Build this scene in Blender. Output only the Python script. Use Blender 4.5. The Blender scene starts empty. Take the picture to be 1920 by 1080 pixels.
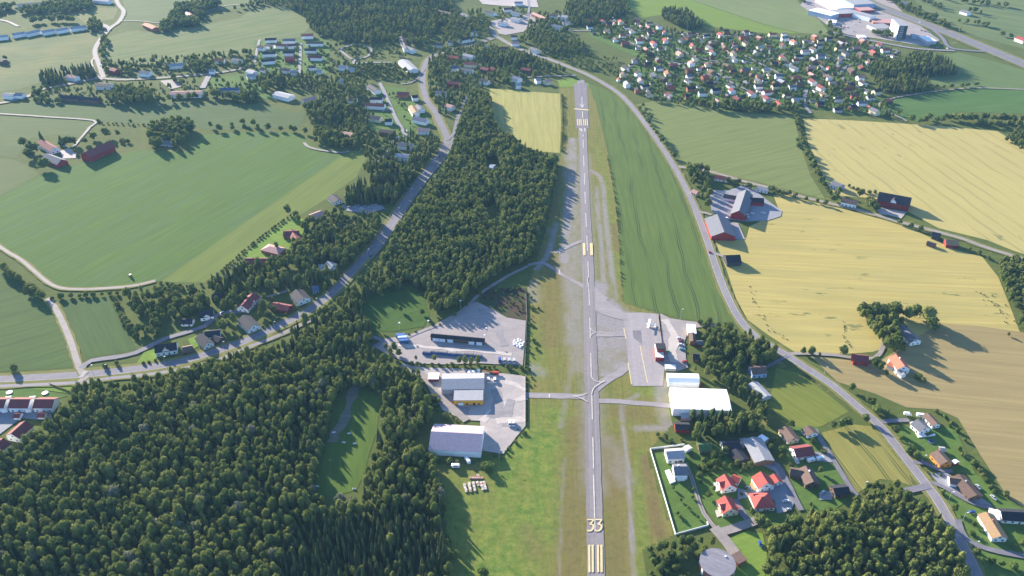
import bpy, bmesh, math, random
import numpy as np
from mathutils import Vector
from mathutils.geometry import tessellate_polygon
R = math.radians
S = bpy.context.scene
COL = S.collection
rng = random.Random(7)
nrng = np.random.default_rng(7)

# ------------------------------------------------------------------ camera, sky, sun, exposure
HC, PITCH, FPX = 400.0, R(33.0), 1550.0
cd = bpy.data.cameras.new('camera'); cam = bpy.data.objects.new('camera', cd); COL.objects.link(cam)
cam.location = (0, 0, HC); cam.rotation_euler = (R(90) - PITCH, 0, 0)
cd.sensor_width = 36; cd.lens = FPX / 1920 * 36; cd.clip_start = 1; cd.clip_end = 20000
S.camera = cam
SUN_AZ, SUN_EL = R(-38.5), R(17.5)          # azimuth measured from +Y towards +X
w = bpy.data.worlds.new('World'); S.world = w; w.use_nodes = True
nt = w.node_tree; bg = nt.nodes['Background']
sky = nt.nodes.new('ShaderNodeTexSky'); sky.sky_type = 'NISHITA'; sky.sun_disc = False
sky.sun_elevation = SUN_EL; sky.sun_rotation = SUN_AZ; sky.altitude = 300; sky.air_density = 1.0; sky.dust_density = 0.6; sky.ozone_density = 1.6
mixs = nt.nodes.new('ShaderNodeMix'); mixs.data_type = 'RGBA'; mixs.blend_type = 'MULTIPLY'; mixs.inputs[0].default_value = 1.0; mixs.inputs[7].default_value = (.80, .95, 1.16, 1)
nt.links.new(sky.outputs[0], mixs.inputs[6]); nt.links.new(mixs.outputs[2], bg.inputs[0]); bg.inputs[1].default_value = 0.09
sd = bpy.data.lights.new('sun', 'SUN'); sun = bpy.data.objects.new('sun', sd); COL.objects.link(sun)
sd.energy = 5.0; sd.angle = R(0.6); sd.color = (1.0, 0.88, 0.72)
dv = Vector((math.sin(SUN_AZ) * math.cos(SUN_EL), math.cos(SUN_AZ) * math.cos(SUN_EL), math.sin(SUN_EL)))
sun.rotation_euler = dv.to_track_quat('Z', 'Y').to_euler(); sun.location = (-300, 400, 380)
S.view_settings.view_transform = 'Standard'; S.view_settings.look = 'None'; S.view_settings.gamma = 1
S.view_settings.exposure = 1.78
S.cycles.max_bounces = 4; S.cycles.diffuse_bounces = 2; S.cycles.transmission_bounces = 2; S.cycles.transparent_max_bounces = 4; S.cycles.volume_bounces = 0

# ------------------------------------------------------------------ where a line of sight meets the land
CP, SP = math.cos(PITCH), math.sin(PITCH)
def G(px, py, z=0.0):
    u = (px - 960) / FPX; v = (py - 540) / FPX
    t = (HC - z) / (SP + v * CP)
    return (u * t, t * (CP - v * SP))
def GV(px, py, z=0.0):
    a = G(px, py, z); return Vector((a[0], a[1], z))
def to_px(x, y, z=0.0):
    d = y * CP + (HC - z) * SP
    return 960 + FPX * x / d, 540 + FPX * ((HC - z) * CP - y * SP) / d

# ------------------------------------------------------------------ materials
def lin(c): return tuple(c) + (1.0,) if len(c) == 3 else c
def new_mat(name, rough=0.9, spec=0.15):
    m = bpy.data.materials.new(name); m.use_nodes = True
    b = m.node_tree.nodes['Principled BSDF']; b.inputs['Roughness'].default_value = rough
    b.inputs['Specular IOR Level'].default_value = spec
    return m, m.node_tree, b
def N(t, kind, **kw):
    n = t.nodes.new(kind)
    for k, v in kw.items(): setattr(n, k, v)
    return n
def math_n(t, op, a, b=None, clamp=False):
    n = N(t, 'ShaderNodeMath', operation=op, use_clamp=clamp)
    for i, s in enumerate((a, b)):
        if s is None: continue
        if isinstance(s, (int, float)): n.inputs[i].default_value = s
        else: t.links.new(s, n.inputs[i])
    return n.outputs[0]
def mix_n(t, fac, a, b):
    n = N(t, 'ShaderNodeMix', data_type='RGBA')
    for i, s in ((0, fac), (6, a), (7, b)):
        if isinstance(s, (int, float)): n.inputs[i].default_value = s
        elif isinstance(s, tuple): n.inputs[i].default_value = lin(s)
        else: t.links.new(s, n.inputs[i])
    return n.outputs[2]
def coords(t, ang=0.0, scale=(1, 1, 1)):
    tc = N(t, 'ShaderNodeTexCoord'); r = N(t, 'ShaderNodeMapping'); r.inputs['Rotation'].default_value = (0, 0, -ang)
    t.links.new(tc.outputs['Object'], r.inputs['Vector'])
    if scale == (1, 1, 1): return r.outputs[0]
    s = N(t, 'ShaderNodeMapping'); s.inputs['Scale'].default_value = scale
    t.links.new(r.outputs[0], s.inputs['Vector']); return s.outputs[0]
def noise(t, vec, scale=1.0, detail=3, rough=0.55, lo=0.35, hi=0.65):
    n = N(t, 'ShaderNodeTexNoise'); n.inputs['Scale'].default_value = scale; n.inputs['Detail'].default_value = detail; n.inputs['Roughness'].default_value = rough
    t.links.new(vec, n.inputs['Vector'])
    r = N(t, 'ShaderNodeMapRange', interpolation_type='SMOOTHSTEP'); r.inputs['From Min'].default_value = lo; r.inputs['From Max'].default_value = hi
    t.links.new(n.outputs[0], r.inputs['Value']); return r.outputs[0]

def land_mat(name, c1, c2, ang=0.0, stretch=8.0, fine=None, tram=0.0, tram_c=(0.05, 0.07, 0.03), tram_k=0.6, patch=None, patch_lo=0.66, broad=None, patch_scale=0.09):
    """grown ground: broad change, grain along the rows, wheel tracks, odd patches"""
    m, t, b = new_mat(name, 0.95, 0.05)
    base = coords(t)
    f1 = noise(t, base, 0.012, 4, 0.6, 0.3, 0.7)
    col = mix_n(t, f1, c1, c2)
    if broad: col = mix_n(t, math_n(t, 'MULTIPLY', noise(t, coords(t, ang, (1 / 120., 1 / 14., 1)), 1.0, 2, 0.5, 0.38, 0.66), 0.85), col, broad)
    g = noise(t, coords(t, ang, (1 / (stretch * 5), 1 / 3.0, 1)), 1.0, 3, 0.65, 0.25, 0.75)
    fc = fine or tuple(0.72 * x for x in c1)
    col = mix_n(t, math_n(t, 'MULTIPLY', g, 0.75), col, fc)
    s = noise(t, base, 0.9, 2, 0.7, 0.3, 0.75)
    col = mix_n(t, math_n(t, 'MULTIPLY', s, 0.35), col, tuple(0.62 * x for x in c2))
    if tram:
        sx = N(t, 'ShaderNodeSeparateXYZ'); t.links.new(coords(t, ang), sx.inputs[0])
        wob = noise(t, base, 0.02, 1, 0.5, 0.0, 1.0)
        yy = math_n(t, 'ADD', sx.outputs[1], math_n(t, 'MULTIPLY', wob, 6.0))
        fr = math_n(t, 'FRACT', math_n(t, 'DIVIDE', yy, tram))
        d = math_n(t, 'ABSOLUTE', math_n(t, 'SUBTRACT', math_n(t, 'ABSOLUTE', math_n(t, 'SUBTRACT', fr, 0.5)), 0.95 / tram))
        ln = math_n(t, 'LESS_THAN', d, 0.48 / tram)
        brk = noise(t, coords(t, ang, (1 / 90., 1 / 10., 1)), 1.0, 2, 0.5, 0.35, 0.6)
        col = mix_n(t, math_n(t, 'MULTIPLY', math_n(t, 'MULTIPLY', ln, brk), tram_k), col, tram_c)
    if patch:
        p = noise(t, coords(t, ang, (0.35, 1, 1)), patch_scale, 4, 0.7, patch_lo, patch_lo + 0.05)
        big = noise(t, base, 0.008, 1, 0.5, 0.42, 0.6)
        col = mix_n(t, math_n(t, 'MULTIPLY', math_n(t, 'MULTIPLY', p, big), 0.8), col, patch)
    t.links.new(col, b.inputs['Base Color'])
    return m
def hard_mat(name, c1, c2, ang=0.0, sx=0.02, sy=0.3, rough=0.85, spot=None):
    m, t, b = new_mat(name, rough, 0.2)
    col = mix_n(t, noise(t, coords(t, ang, (sx, sy, 1)), 1.0, 4, 0.65, 0.25, 0.75), c1, c2)
    f = noise(t, coords(t), 0.35, 4, 0.7, 0.3, 0.8)
    col = mix_n(t, math_n(t, 'MULTIPLY', f, 0.4), col, tuple(0.68 * x for x in c1))
    if spot:
        col = mix_n(t, math_n(t, 'MULTIPLY', noise(t, coords(t), 0.05, 5, 0.65, 0.52, 0.68), 0.7), col, spot)
    t.links.new(col, b.inputs['Base Color']); return m
_pm = {}
def paint(name, c, rough=0.6, var=0.16, spec=0.3, metal=0.0, lines=0.0):
    if name in _pm: return _pm[name]
    m, t, b = new_mat(name, rough, spec); b.inputs['Metallic'].default_value = metal
    oi = N(t, 'ShaderNodeObjectInfo')
    f = noise(t, coords(t), 0.7, 4, 0.65, 0.25, 0.75)
    col = mix_n(t, math_n(t, 'MULTIPLY', f, 1.0), c, tuple(x * (1 - var * 1.6) for x in c))
    col = mix_n(t, math_n(t, 'MULTIPLY', noise(t, coords(t, 0, (1, 1, .25)), 2.6, 3, 0.6, 0.45, 0.8), 0.5), col, tuple(x * (1 - var * 2) for x in c))
    hv = N(t, 'ShaderNodeHueSaturation'); t.links.new(col, hv.inputs['Color'])
    t.links.new(math_n(t, 'ADD', math_n(t, 'MULTIPLY', oi.outputs['Random'], 2 * var), 1 - var), hv.inputs['Value'])
    t.links.new(hv.outputs[0], b.inputs['Base Color']); _pm[name] = m; return m

ROOF = {'red': (.40, .085, .07), 'orange': (.48, .155, .095), 'maroon': (.20, .055, .055), 'dark': (.035, .035, .045), 'brown': (.15, .10, .08), 'grey': (.15, .155, .18),
        'lightgrey': (.34, .34, .36), 'white': (.85, .85, .84), 'tan': (.30, .20, .11), 'lilac': (.44, .34, .38), 'pink': (.50, .28, .25), 'blue': (.09, .12, .2), 'green': (.09, .16, .05)}
WALL = {'white': (.86, .86, .85), 'cream': (.72, .63, .44), 'red': (.32, .035, .035), 'yellow': (.75, .38, .04), 'orange': (.70, .28, .06), 'brown': (.16, .10, .07), 'grey': (.42, .43, .45), 'dark': (.06, .06, .07), 'blue': (.35, .45, .6), 'brick': (.36, .14, .09)}
def roofm(k): return paint('roof_' + k, ROOF[k], 0.8, 0.14 if k != 'white' else 0.04, 0.2)
def wallm(k): return paint('wall_' + k, WALL[k], 0.8, 0.08, 0.2)
M_glass = paint('window_glass', (.03, .04, .06), 0.15, 0.1, 0.6)
M_white = paint('white_paint', (.82, .82, .82), 0.5, 0.05)
M_dark = paint('dark_metal', (.05, .05, .055), 0.5, 0.2)
M_steel = paint('galvanised_steel', (.45, .46, .48), 0.4, 0.1)
M_rubber = paint('tyre_rubber', (.02, .02, .02), 0.8, 0.1)
M_conc = paint('concrete', (.46, .45, .44), 0.85, 0.15)
M_timber = paint('timber', (.30, .19, .10), 0.8, 0.2)

def leaf_mat(name, c1, c2, c3, trans=0.22):
    m = bpy.data.materials.new(name); m.use_nodes = True; t = m.node_tree; t.nodes.clear()
    out = N(t, 'ShaderNodeOutputMaterial'); oi = N(t, 'ShaderNodeObjectInfo')
    at = N(t, 'ShaderNodeAttribute'); at.attribute_name = 'tint'
    mass = N(t, 'ShaderNodeAttribute'); mass.attribute_name = 'mass'
    r = math_n(t, 'ADD', at.outputs['Fac'], math_n(t, 'MULTIPLY', oi.outputs['Random'], math_n(t, 'SUBTRACT', 1.0, mass.outputs['Fac'])))
    cr = N(t, 'ShaderNodeValToRGB'); e = cr.color_ramp.elements
    e[0].color = lin(c1); e[1].color = lin(c3); e[0].position = 0.0; e[1].position = 1.0
    k = cr.color_ramp.elements.new(0.5); k.color = lin(c2)
    t.links.new(r, cr.inputs[0])
    f = noise(t, coords(t), 0.9, 2, 0.6, 0.3, 0.75)
    col = mix_n(t, math_n(t, 'MULTIPLY', f, 0.5), cr.outputs[0], tuple(0.55 * x for x in c2))
    d = N(t, 'ShaderNodeBsdfDiffuse'); tr = N(t, 'ShaderNodeBsdfTranslucent'); mx = N(t, 'ShaderNodeMixShader'); mx.inputs[0].default_value = trans
    t.links.new(col, d.inputs[0]); t.links.new(col, tr.inputs[0]); t.links.new(d.outputs[0], mx.inputs[1]); t.links.new(tr.outputs[0], mx.inputs[2]); t.links.new(mx.outputs[0], out.inputs[0])
    return m
LEAF = {'birch': leaf_mat('birch_leaves', (.120, .160, .042), (.180, .218, .058), (.255, .270, .082), .32),
        'spruce': leaf_mat('spruce_needles', (.046, .080, .033), (.080, .114, .042), (.13, .135, .052), 0.08),
        'willow': leaf_mat('willow_leaves', (.19, .205, .13), (.215, .225, .145), (.24, .245, .16), .25),
        'garden': leaf_mat('garden_leaves', (.105, .150, .044), (.150, .192, .056), (.21, .23, .072), .30),
        'bush': leaf_mat('bush_leaves', (.105, .160, .042), (.150, .195, .056), (.205, .22, .072), .30),
        }
M_bark = paint('bark', (.12, .09, .07), 0.9, 0.2)

# ------------------------------------------------------------------ mesh helpers
def mesh_obj(name, verts, faces, mats, parent=None, midx=None, smooth=False, loc=None):
    me = bpy.data.meshes.new(name); me.from_pydata([tuple(v) for v in verts], [], faces)
    for m in (mats if isinstance(mats, (list, tuple)) else [mats]): me.materials.append(m)
    if midx:
        for p, i in zip(me.polygons, midx): p.material_index = i
    if smooth:
        for p in me.polygons: p.use_smooth = True
    o = bpy.data.objects.new(name, me); COL.objects.link(o)
    if loc is not None: o.location = loc
    if parent is not None: o.parent = parent
    return o
def tag(o, label, cat, group=None, kind=None):
    o['label'] = label; o['category'] = cat
    if group: o['group'] = group
    if kind: o['kind'] = kind
    return o
def thing(name, label, cat, loc, group=None, rz=0.0):
    o = bpy.data.objects.new(name, None); COL.objects.link(o); o.location = loc; o.rotation_euler = (0, 0, rz); o.empty_display_size = 1
    return tag(o, label, cat, group)
class MB:
    def __init__(s): s.v = []; s.f = []
    def box(s, c, d, rz=0.0):
        n = len(s.v); ca, sa = math.cos(rz), math.sin(rz)
        for z in (-.5, .5):
            for x, y in ((-.5, -.5), (.5, -.5), (.5, .5), (-.5, .5)):
                X, Y = x * d[0], y * d[1]
                s.v.append((c[0] + X * ca - Y * sa, c[1] + X * sa + Y * ca, c[2] + z * d[2]))
        for q in ((3, 2, 1, 0), (4, 5, 6, 7), (0, 1, 5, 4), (1, 2, 6, 5), (2, 3, 7, 6), (3, 0, 4, 7)): s.f.append(tuple(n + i for i in q))
        return s
    def prism(s, pts, z0, z1):
        n = len(s.v); k = len(pts)
        s.v += [(p[0], p[1], z0) for p in pts] + [(p[0], p[1], z1) for p in pts]
        s.f.append(tuple(n + i for i in range(k - 1, -1, -1))); s.f.append(tuple(n + k + i for i in range(k)))
        for i in range(k): j = (i + 1) % k; s.f.append((n + i, n + j, n + k + j, n + k + i))
        return s
    def tube(s, a, b, r0, r1=None, seg=6):
        r1 = r0 if r1 is None else r1
        a, b = Vector(a), Vector(b); d = (b - a).normalized(); p = d.orthogonal().normalized(); q = d.cross(p); n = len(s.v)
        for c, r in ((a, r0), (b, r1)):
            for i in range(seg):
                t = 2 * math.pi * i / seg; w_ = c + p * r * math.cos(t) + q * r * math.sin(t); s.v.append(tuple(w_))
        for i in range(seg): j = (i + 1) % seg; s.f.append((n + i, n + j, n + seg + j, n + seg + i))
        s.f.append(tuple(n + i for i in range(seg - 1, -1, -1))); s.f.append(tuple(n + seg + i for i in range(seg)))
        return s
    def loft(s, secs, cap=True):
        n = len(s.v); k = len(secs[0])
        for sec in secs: s.v += [tuple(p) for p in sec]
        for a in range(len(secs) - 1):
            for i in range(k):
                j = (i + 1) % k; s.f.append((n + a * k + i, n + a * k + j, n + (a + 1) * k + j, n + (a + 1) * k + i))
        if cap: s.f.append(tuple(n + i for i in range(k - 1, -1, -1))); s.f.append(tuple(n + (len(secs) - 1) * k + i for i in range(k)))
        return s
    def build(s, name, mat, parent=None, smooth=False, loc=None):
        o = mesh_obj(name, s.v, s.f, mat, parent, smooth=smooth, loc=loc)
        bm = bmesh.new(); bm.from_mesh(o.data); bmesh.ops.recalc_face_normals(bm, faces=bm.faces); bm.to_mesh(o.data); bm.free()
        return o

_z = [0.03]
def nz(): _z[0] += 0.005; return _z[0]
def sheet(name, px, mat, label=None, cat='ground', parent=None, kind='structure', z=None, ground=False):
    pts = [Vector((p[0], p[1], 0)) if ground else Vector(G(*p) + (0,)) for p in px]
    z = nz() if z is None else z
    tris = tessellate_polygon([pts])
    fs = []
    for t in tris:
        a, b, c = (pts[i] for i in t)
        fs.append(tuple(t) if (b - a).cross(c - a).z > 0 else (t[0], t[2], t[1]))
    o = mesh_obj(name, [(p.x, p.y, z) for p in pts], fs, mat, parent)
    if parent is None: tag(o, label or ('ground sheet ' + name), cat, None, kind)
    return o
def smooth_line(px, ground=False, step=6.0):
    P = [np.array(p if ground else G(*p)) for p in px]
    P = [2 * P[0] - P[1]] + P + [2 * P[-1] - P[-2]]; out = []
    for i in range(1, len(P) - 2):
        n = max(2, int(np.linalg.norm(P[i + 1] - P[i]) / step))
        for k in range(n):
            t = k / n; a, b, c, d = P[i - 1], P[i], P[i + 1], P[i + 2]
            out.append(.5 * ((2 * b) + (c - a) * t + (2 * a - 5 * b + 4 * c - d) * t * t + (3 * b - a - 3 * c + d) * t ** 3))
    out.append(P[-2]); return np.array(out)
ROADPTS = []
def ribbon(name, px, width, mat, label, cat='road', ground=False, kind='structure', z=None, keep=True, parent=None, ragged=0.0, off=0.0):
    L = smooth_line(px, ground); T = np.gradient(L, axis=0); T /= np.linalg.norm(T, axis=1)[:, None] + 1e-9; Nn = np.stack([-T[:, 1], T[:, 0]], 1)
    z = nz() if z is None else z; v = []; f = []
    for i, (p, n) in enumerate(zip(L, Nn)):
        p = p + n * off
        wl = width / 2 + ragged * rng.uniform(-1, 1); wr = width / 2 + ragged * rng.uniform(-1, 1)
        a = p + n * wl; b = p - n * wr; v += [(a[0], a[1], z), (b[0], b[1], z)]
        if i: k = 2 * i; f.append((k - 2, k - 1, k + 1, k))
        if keep: ROADPTS.append((p[0], p[1], width / 2))
    o = mesh_obj(name, v, f, mat, parent)
    if parent is None: tag(o, label, cat, None, kind)
    return o
def ang(p, q):
    a, b = G(*p), G(*q); return math.atan2(b[1] - a[1], b[0] - a[0])

# ------------------------------------------------------------------ the land
M_grass = land_mat('rough_grass', (.085, .115, .030), (.125, .145, .042), 0.4, 2, patch=(.20, .17, .06), patch_lo=.6)
sheet('ground', [(-3000, -600), (3000, -600), (3000, 5000), (-3000, 5000)], M_grass, 'rough green grass land under and between the fields', 'ground', z=0.0, ground=True)
TR = dict(tram=15.0)
def field(name, px, c1, c2, row, label, **kw):
    if c1[1] > c1[0]: c1, c2 = tuple(x * k for x, k in zip(c1, (1.0, 1.0, .86))), tuple(x * k for x, k in zip(c2, (1.0, 1.0, .86)))
    a = ang(*row); m = land_mat('crop_' + str(len(bpy.data.materials)), c1, c2, a, **kw)
    return sheet(name, px, m, label, 'field')
GR, GR2 = (.086, .148, .038), (.100, .163, .042)
field('field', [(-80, 395), (0, 368), (76, 328), (115, 317), (160, 303), (215, 292), (262, 282), (330, 284), (352, 288), (380, 252), (470, 246), (560, 251), (590, 275), (640, 284), (632, 300), (300, 527), (240, 535), (110, 541), (62, 513), (0, 465), (-80, 400)], GR, GR2, ((240, 480), (480, 350)), 'large deep green crop field below the red barn', broad=(.092, .15, .058), stretch=14)
field('field', [(632, 298), (640, 284), (688, 282), (690, 292), (668, 332), (612, 372), (560, 405), (480, 455), (402, 518), (380, 530), (300, 528)], (.145, .185, .050), (.165, .200, .058), ((300, 528), (632, 298)), 'yellow green strip field beside the large green field', broad=(.12, .165, .045), stretch=14)
field('field', [(-80, 300), (0, 296), (28, 300), (76, 326), (0, 366), (-80, 396)], (.115, .150, .062), (.13, .155, .07), ((0, 340), (70, 320)), 'small grey green field at the left edge', stretch=10)
field('field', [(-80, 219), (0, 218), (176, 227), (155, 258), (110, 252), (60, 258), (30, 296), (0, 292), (-80, 296)], (.105, .140, .062), (.12, .15, .065), ((0, 240), (176, 232)), 'green field along the pale track left', stretch=10)
field('field', [(-80, 200), (0, 200), (60, 193), (190, 192), (330, 191), (480, 196), (575, 214), (560, 240), (400, 244), (320, 236), (185, 228), (0, 213), (-80, 212)], (.085, .125, .055), (.10, .14, .058), ((0, 205), (480, 215)), 'long dark green field below the far road', stretch=10)
field('field', [(-80, 88), (0, 82), (165, 62), (196, 64), (176, 98), (180, 128), (140, 138), (75, 155), (40, 165), (0, 172), (-80, 180)], (.10, .145, .070), (.21, .20, .085), ((0, 90), (165, 70)), 'far left field green with a straw brown corner', stretch=10)
field('field', [(202, 70), (240, 58), (310, 60), (450, 33), (480, 12), (545, 14), (590, 45), (560, 70), (490, 76), (470, 98), (340, 122), (216, 122), (192, 105)], (.105, .150, .065), (.155, .185, .075), ((210, 110), (560, 45)), 'far green field with a pale crest', broad=(.19, .20, .085), stretch=14)
field('field', [(228, -30), (520, -30), (476, 12), (385, 22), (330, 40), (225, 40), (234, 20)], (.115, .155, .075), (.14, .175, .08), ((230, 30), (470, 5)), 'pale green field at the top edge', stretch=10)
field('field', [(120, 12), (222, 16), (212, 36), (160, 44), (140, 28)], (.15, .17, .07), (.18, .185, .08), ((130, 20), (220, 24)), 'small yellowish field at the road bend', stretch=6)
field('field', [(-120, 520), (0, 508), (40, 528), (85, 556), (96, 566), (115, 602), (146, 688), (0, 698), (-120, 708)], (.080, .125, .045), (.092, .135, .048), ((0, 640), (110, 610)), 'green field with straight rows left of the gravel lane', stretch=12, **TR)
field('field', [(112, 563), (160, 558), (210, 560), (222, 590), (242, 628), (256, 655), (225, 662), (160, 672), (140, 625)], (.075, .120, .045), (.085, .128, .048), ((110, 563), (160, 672)), 'small green field right of the gravel lane', stretch=12, **TR)
# right of the runway
field('field', [(1104, 158), (1128, 164), (1160, 184), (1182, 206), (1206, 240), (1234, 280), (1256, 314), (1280, 358), (1299, 398), (1319, 452), (1338, 512), (1358, 562), (1383, 603), (1335, 606), (1272, 596), (1235, 585), (1171, 568), (1167, 540), (1164, 470), (1155, 370), (1137, 270), (1121, 200)], (.100, .148, .046), (.116, .162, .048), ((1190, 270), (1260, 560)), 'long green cereal field between the runway and the road', stretch=14, tram=17.0, tram_k=1.0)
field('field', [(1192, 196), (1230, 189), (1330, 203), (1400, 212), (1490, 217), (1500, 270), (1520, 330), (1548, 374), (1480, 357), (1400, 336), (1284, 311), (1262, 290), (1246, 268), (1218, 230)], (.165, .20, .078), (.18, .21, .082), ((1260, 290), (1480, 240)), 'grey green field right of the country road', stretch=12, tram=18, tram_k=.3)
GO, GO2 = (.42, .345, .118), (.45, .37, .13)
field('field', [(1506, 222), (1600, 226), (1680, 231), (1760, 236), (1870, 246), (1990, 318), (1990, 500), (1900, 470), (1850, 450), (1760, 428), (1705, 398), (1640, 372), (1562, 366), (1534, 310), (1516, 270)], (.385, .325, .122), (.425, .355, .135), ((1620, 240), (1900, 440)), 'golden cereal field beyond the farm lane', stretch=16, tram=16, tram_c=(.20, .19, .08), tram_k=.75, patch=(.15, .16, .07), patch_lo=.62, fine=(.34, .30, .12))
field('field', [(1405, 425), (1440, 408), (1462, 398), (1450, 366), (1480, 366), (1560, 386), (1700, 424), (1790, 468), (1842, 482), (1872, 520), (1896, 580), (1912, 622), (1840, 612), (1762, 606), (1742, 630), (1700, 640), (1636, 660), (1580, 664), (1490, 660), (1440, 628), (1402, 600), (1380, 560), (1362, 505), (1340, 450), (1375, 452), (1400, 445)], GO, GO2, ((1420, 520), (1880, 540)), 'bright golden cereal field around the farm', stretch=16, tram=18, tram_c=(.26, .24, .09), tram_k=.5, patch=(.11, .13, .05), patch_lo=.61, broad=(.34, .30, .115), patch_scale=.07)
field('field', [(1520, 668), (1600, 676), (1640, 684), (1706, 640), (1764, 606), (1840, 612), (1912, 622), (1990, 640), (1990, 975), (1920, 952), (1888, 930), (1840, 856), (1796, 784), (1760, 768), (1700, 764), (1640, 738), (1570, 716)], (.305, .245, .112), (.335, .265, .12), ((1700, 700), (1920, 722)), 'tan brown field of ripe stubble right of the road', stretch=18, tram=14, tram_c=(.20, .16, .08), tram_k=.5, broad=(.26, .205, .095), patch=(.14, .13, .06), patch_lo=.68)
field('field', [(1455, 690), (1500, 700), (1550, 738), (1592, 772), (1540, 800), (1480, 800), (1440, 760), (1450, 720)], (.155, .185, .045), (.185, .20, .05), ((1460, 700), (1580, 780)), 'bright meadow between the houses and the road', stretch=5)
field('field', [(1538, 812), (1600, 796), (1640, 800), (1672, 846), (1704, 888), (1714, 912), (1690, 905), (1650, 898), (1606, 926), (1572, 880)], (.235, .225, .060), (.26, .235, .07), ((1560, 810), (1640, 910)), 'yellow green field between the road and the lane', stretch=12, tram=12, tram_k=.7)
field('field', [(1160, -30), (1280, -30), (1300, 2), (1430, 46), (1500, 63), (1440, 63), (1310, 47), (1240, 28), (1200, 34), (1180, 20)], (.15, .22, .045), (.165, .235, .05), ((1200, 10), (1450, 60)), 'bright green field beyond the estate', stretch=12)
field('field', [(1280, -30), (1480, -30), (1500, 8), (1536, 38), (1560, 66), (1500, 62), (1430, 45), (1300, 1)], (.165, .205, .09), (.18, .215, .095), ((1310, 5), (1500, 62)), 'pale green field beside the retail park', stretch=12)
field('field', [(1652, 186), (1700, 178), (1840, 165), (1990, 178), (1990, 215), (1880, 212), (1800, 210), (1720, 228), (1690, 222), (1664, 205)], (.075, .145, .048), (.085, .155, .05), ((1680, 200), (1900, 180)), 'deep green field below the dark wood', broad=(.10, .165, .055), stretch=12)
field('field', [(1766, 104), (1800, 98), (1990, 150), (1990, 178), (1840, 165), (1742, 160), (1750, 140), (1790, 132)], (.115, .165, .07), (.13, .18, .075), ((1780, 110), (1920, 160)), 'green field between the wood and the motorway', stretch=12)
field('field', [(1690, -30), (1990, -30), (1990, 118), (1920, 92), (1830, 68), (1740, 30)], (.14, .175, .08), (.16, .19, .085), ((1760, 30), (1920, 60)), 'pale green fields with painted rolling shade beyond the motorway', broad=(.095, .14, .06), stretch=20)  # dark bands paint rolling land's shading into the colour; the sheet is flat
field('field', [(918, 166), (1050, 176), (1052, 230), (1050, 287), (1000, 284), (960, 262), (918, 232)], (.335, .315, .105), (.37, .34, .12), ((1000, 175), (1010, 284)), 'pale yellow cereal field left of the runway end', stretch=14, tram=11, tram_c=(.22, .22, .08), tram_k=.6)
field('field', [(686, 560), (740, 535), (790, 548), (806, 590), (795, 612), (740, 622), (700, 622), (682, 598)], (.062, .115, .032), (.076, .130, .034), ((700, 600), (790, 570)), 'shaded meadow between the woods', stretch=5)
field('field', [(640, 735), (672, 722), (714, 748), (706, 812), (694, 846), (682, 890), (668, 920), (600, 936), (594, 900), (606, 860), (622, 800), (628, 760)], (.085, .140, .032), (.105, .155, .036), ((650, 740), (630, 920)), 'grass clearing inside the near wood', stretch=5)
field('scrub_ground', [(893, 548), (930, 540), (986, 540), (989, 602), (950, 594), (905, 572)], (.085, .055, .040), (.10, .07, .05), ((900, 550), (980, 600)), 'brown scrub ground at the yard corner', stretch=2, patch=(.05, .08, .03), patch_lo=.5)
LAWN = land_mat('lawn', (.085, .150, .035), (.115, .180, .042), 0.3, 2)
LAWNB = land_mat('bright_lawn', (.15, .24, .04), (.18, .26, .05), 0.3, 2)
sheet('lawn', [(1224, 850), (1290, 842), (1300, 890), (1318, 958), (1326, 986), (1268, 1002)], LAWN, 'mown lawn inside the white garden wall', 'lawn')
sheet('lawn', [(1300, 835), (1400, 830), (1440, 880), (1480, 985), (1400, 990), (1350, 990), (1320, 950), (1300, 890)], LAWN, 'gardens around the red roofed houses', 'lawn')
sheet('lawn', [(1466, 800), (1535, 800), (1600, 930), (1560, 960), (1500, 955), (1480, 900)], LAWN, 'gardens between the two lanes', 'lawn')
sheet('lawn', [(1362, 1012), (1400, 996), (1430, 1000), (1450, 1100), (1360, 1110)], LAWNB, 'bright lawn beside the round tank', 'lawn')
sheet('lawn', [(1665, 800), (1790, 800), (1812, 850), (1830, 890), (1740, 880), (1700, 840)], LAWN, 'gardens of the white and orange houses', 'lawn')
sheet('lawn', [(1740, 910), (1830, 890), (1905, 950), (1990, 970), (1990, 1110), (1860, 1110), (1800, 1000)], LAWN, 'gardens at the lower right corner', 'lawn')
sheet('lawn', [(455, 480), (520, 428), (560, 405), (580, 420), (545, 470), (480, 500)], LAWNB, 'bright back gardens behind the red roofed bungalows', 'lawn')
sheet('lawn', [(52, 728), (92, 722), (146, 720), (146, 736), (132, 738)], LAWNB, 'bright grass triangle by the crossing', 'lawn')
sheet('lawn', [(-80, 726), (50, 726), (128, 742), (110, 748), (-80, 748)], LAWN, 'back gardens of the terraced houses', 'lawn')
sheet('lawn', [(270, 660), (300, 652), (290, 682), (256, 682)], LAWNB, 'small bright lawn by the white house', 'lawn')
sheet('lawn', [(352, 636), (372, 628), (380, 645), (362, 655)], LAWNB, 'small bright lawn between two garages', 'lawn')
sheet('lawn', [(1045, 150), (1075, 147), (1104, 157), (1106, 162), (1050, 164)], LAWNB, 'bright grass beyond the runway end', 'lawn')
sheet('lawn', [(780, 196), (800, 214), (812, 232), (790, 240), (760, 220)], LAWN, 'gardens beside the main road', 'lawn')
sheet('lawn', [(1096, 42), (1190, 44), (1290, 66), (1440, 68), (1560, 80), (1680, 100), (1640, 118), (1600, 142), (1640, 172), (1686, 216), (1610, 216), (1500, 200), (1330, 196), (1240, 186), (1165, 158), (1200, 110), (1108, 70)], LAWN, 'bright lawns between the houses of the far right estate', 'lawn')
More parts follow.
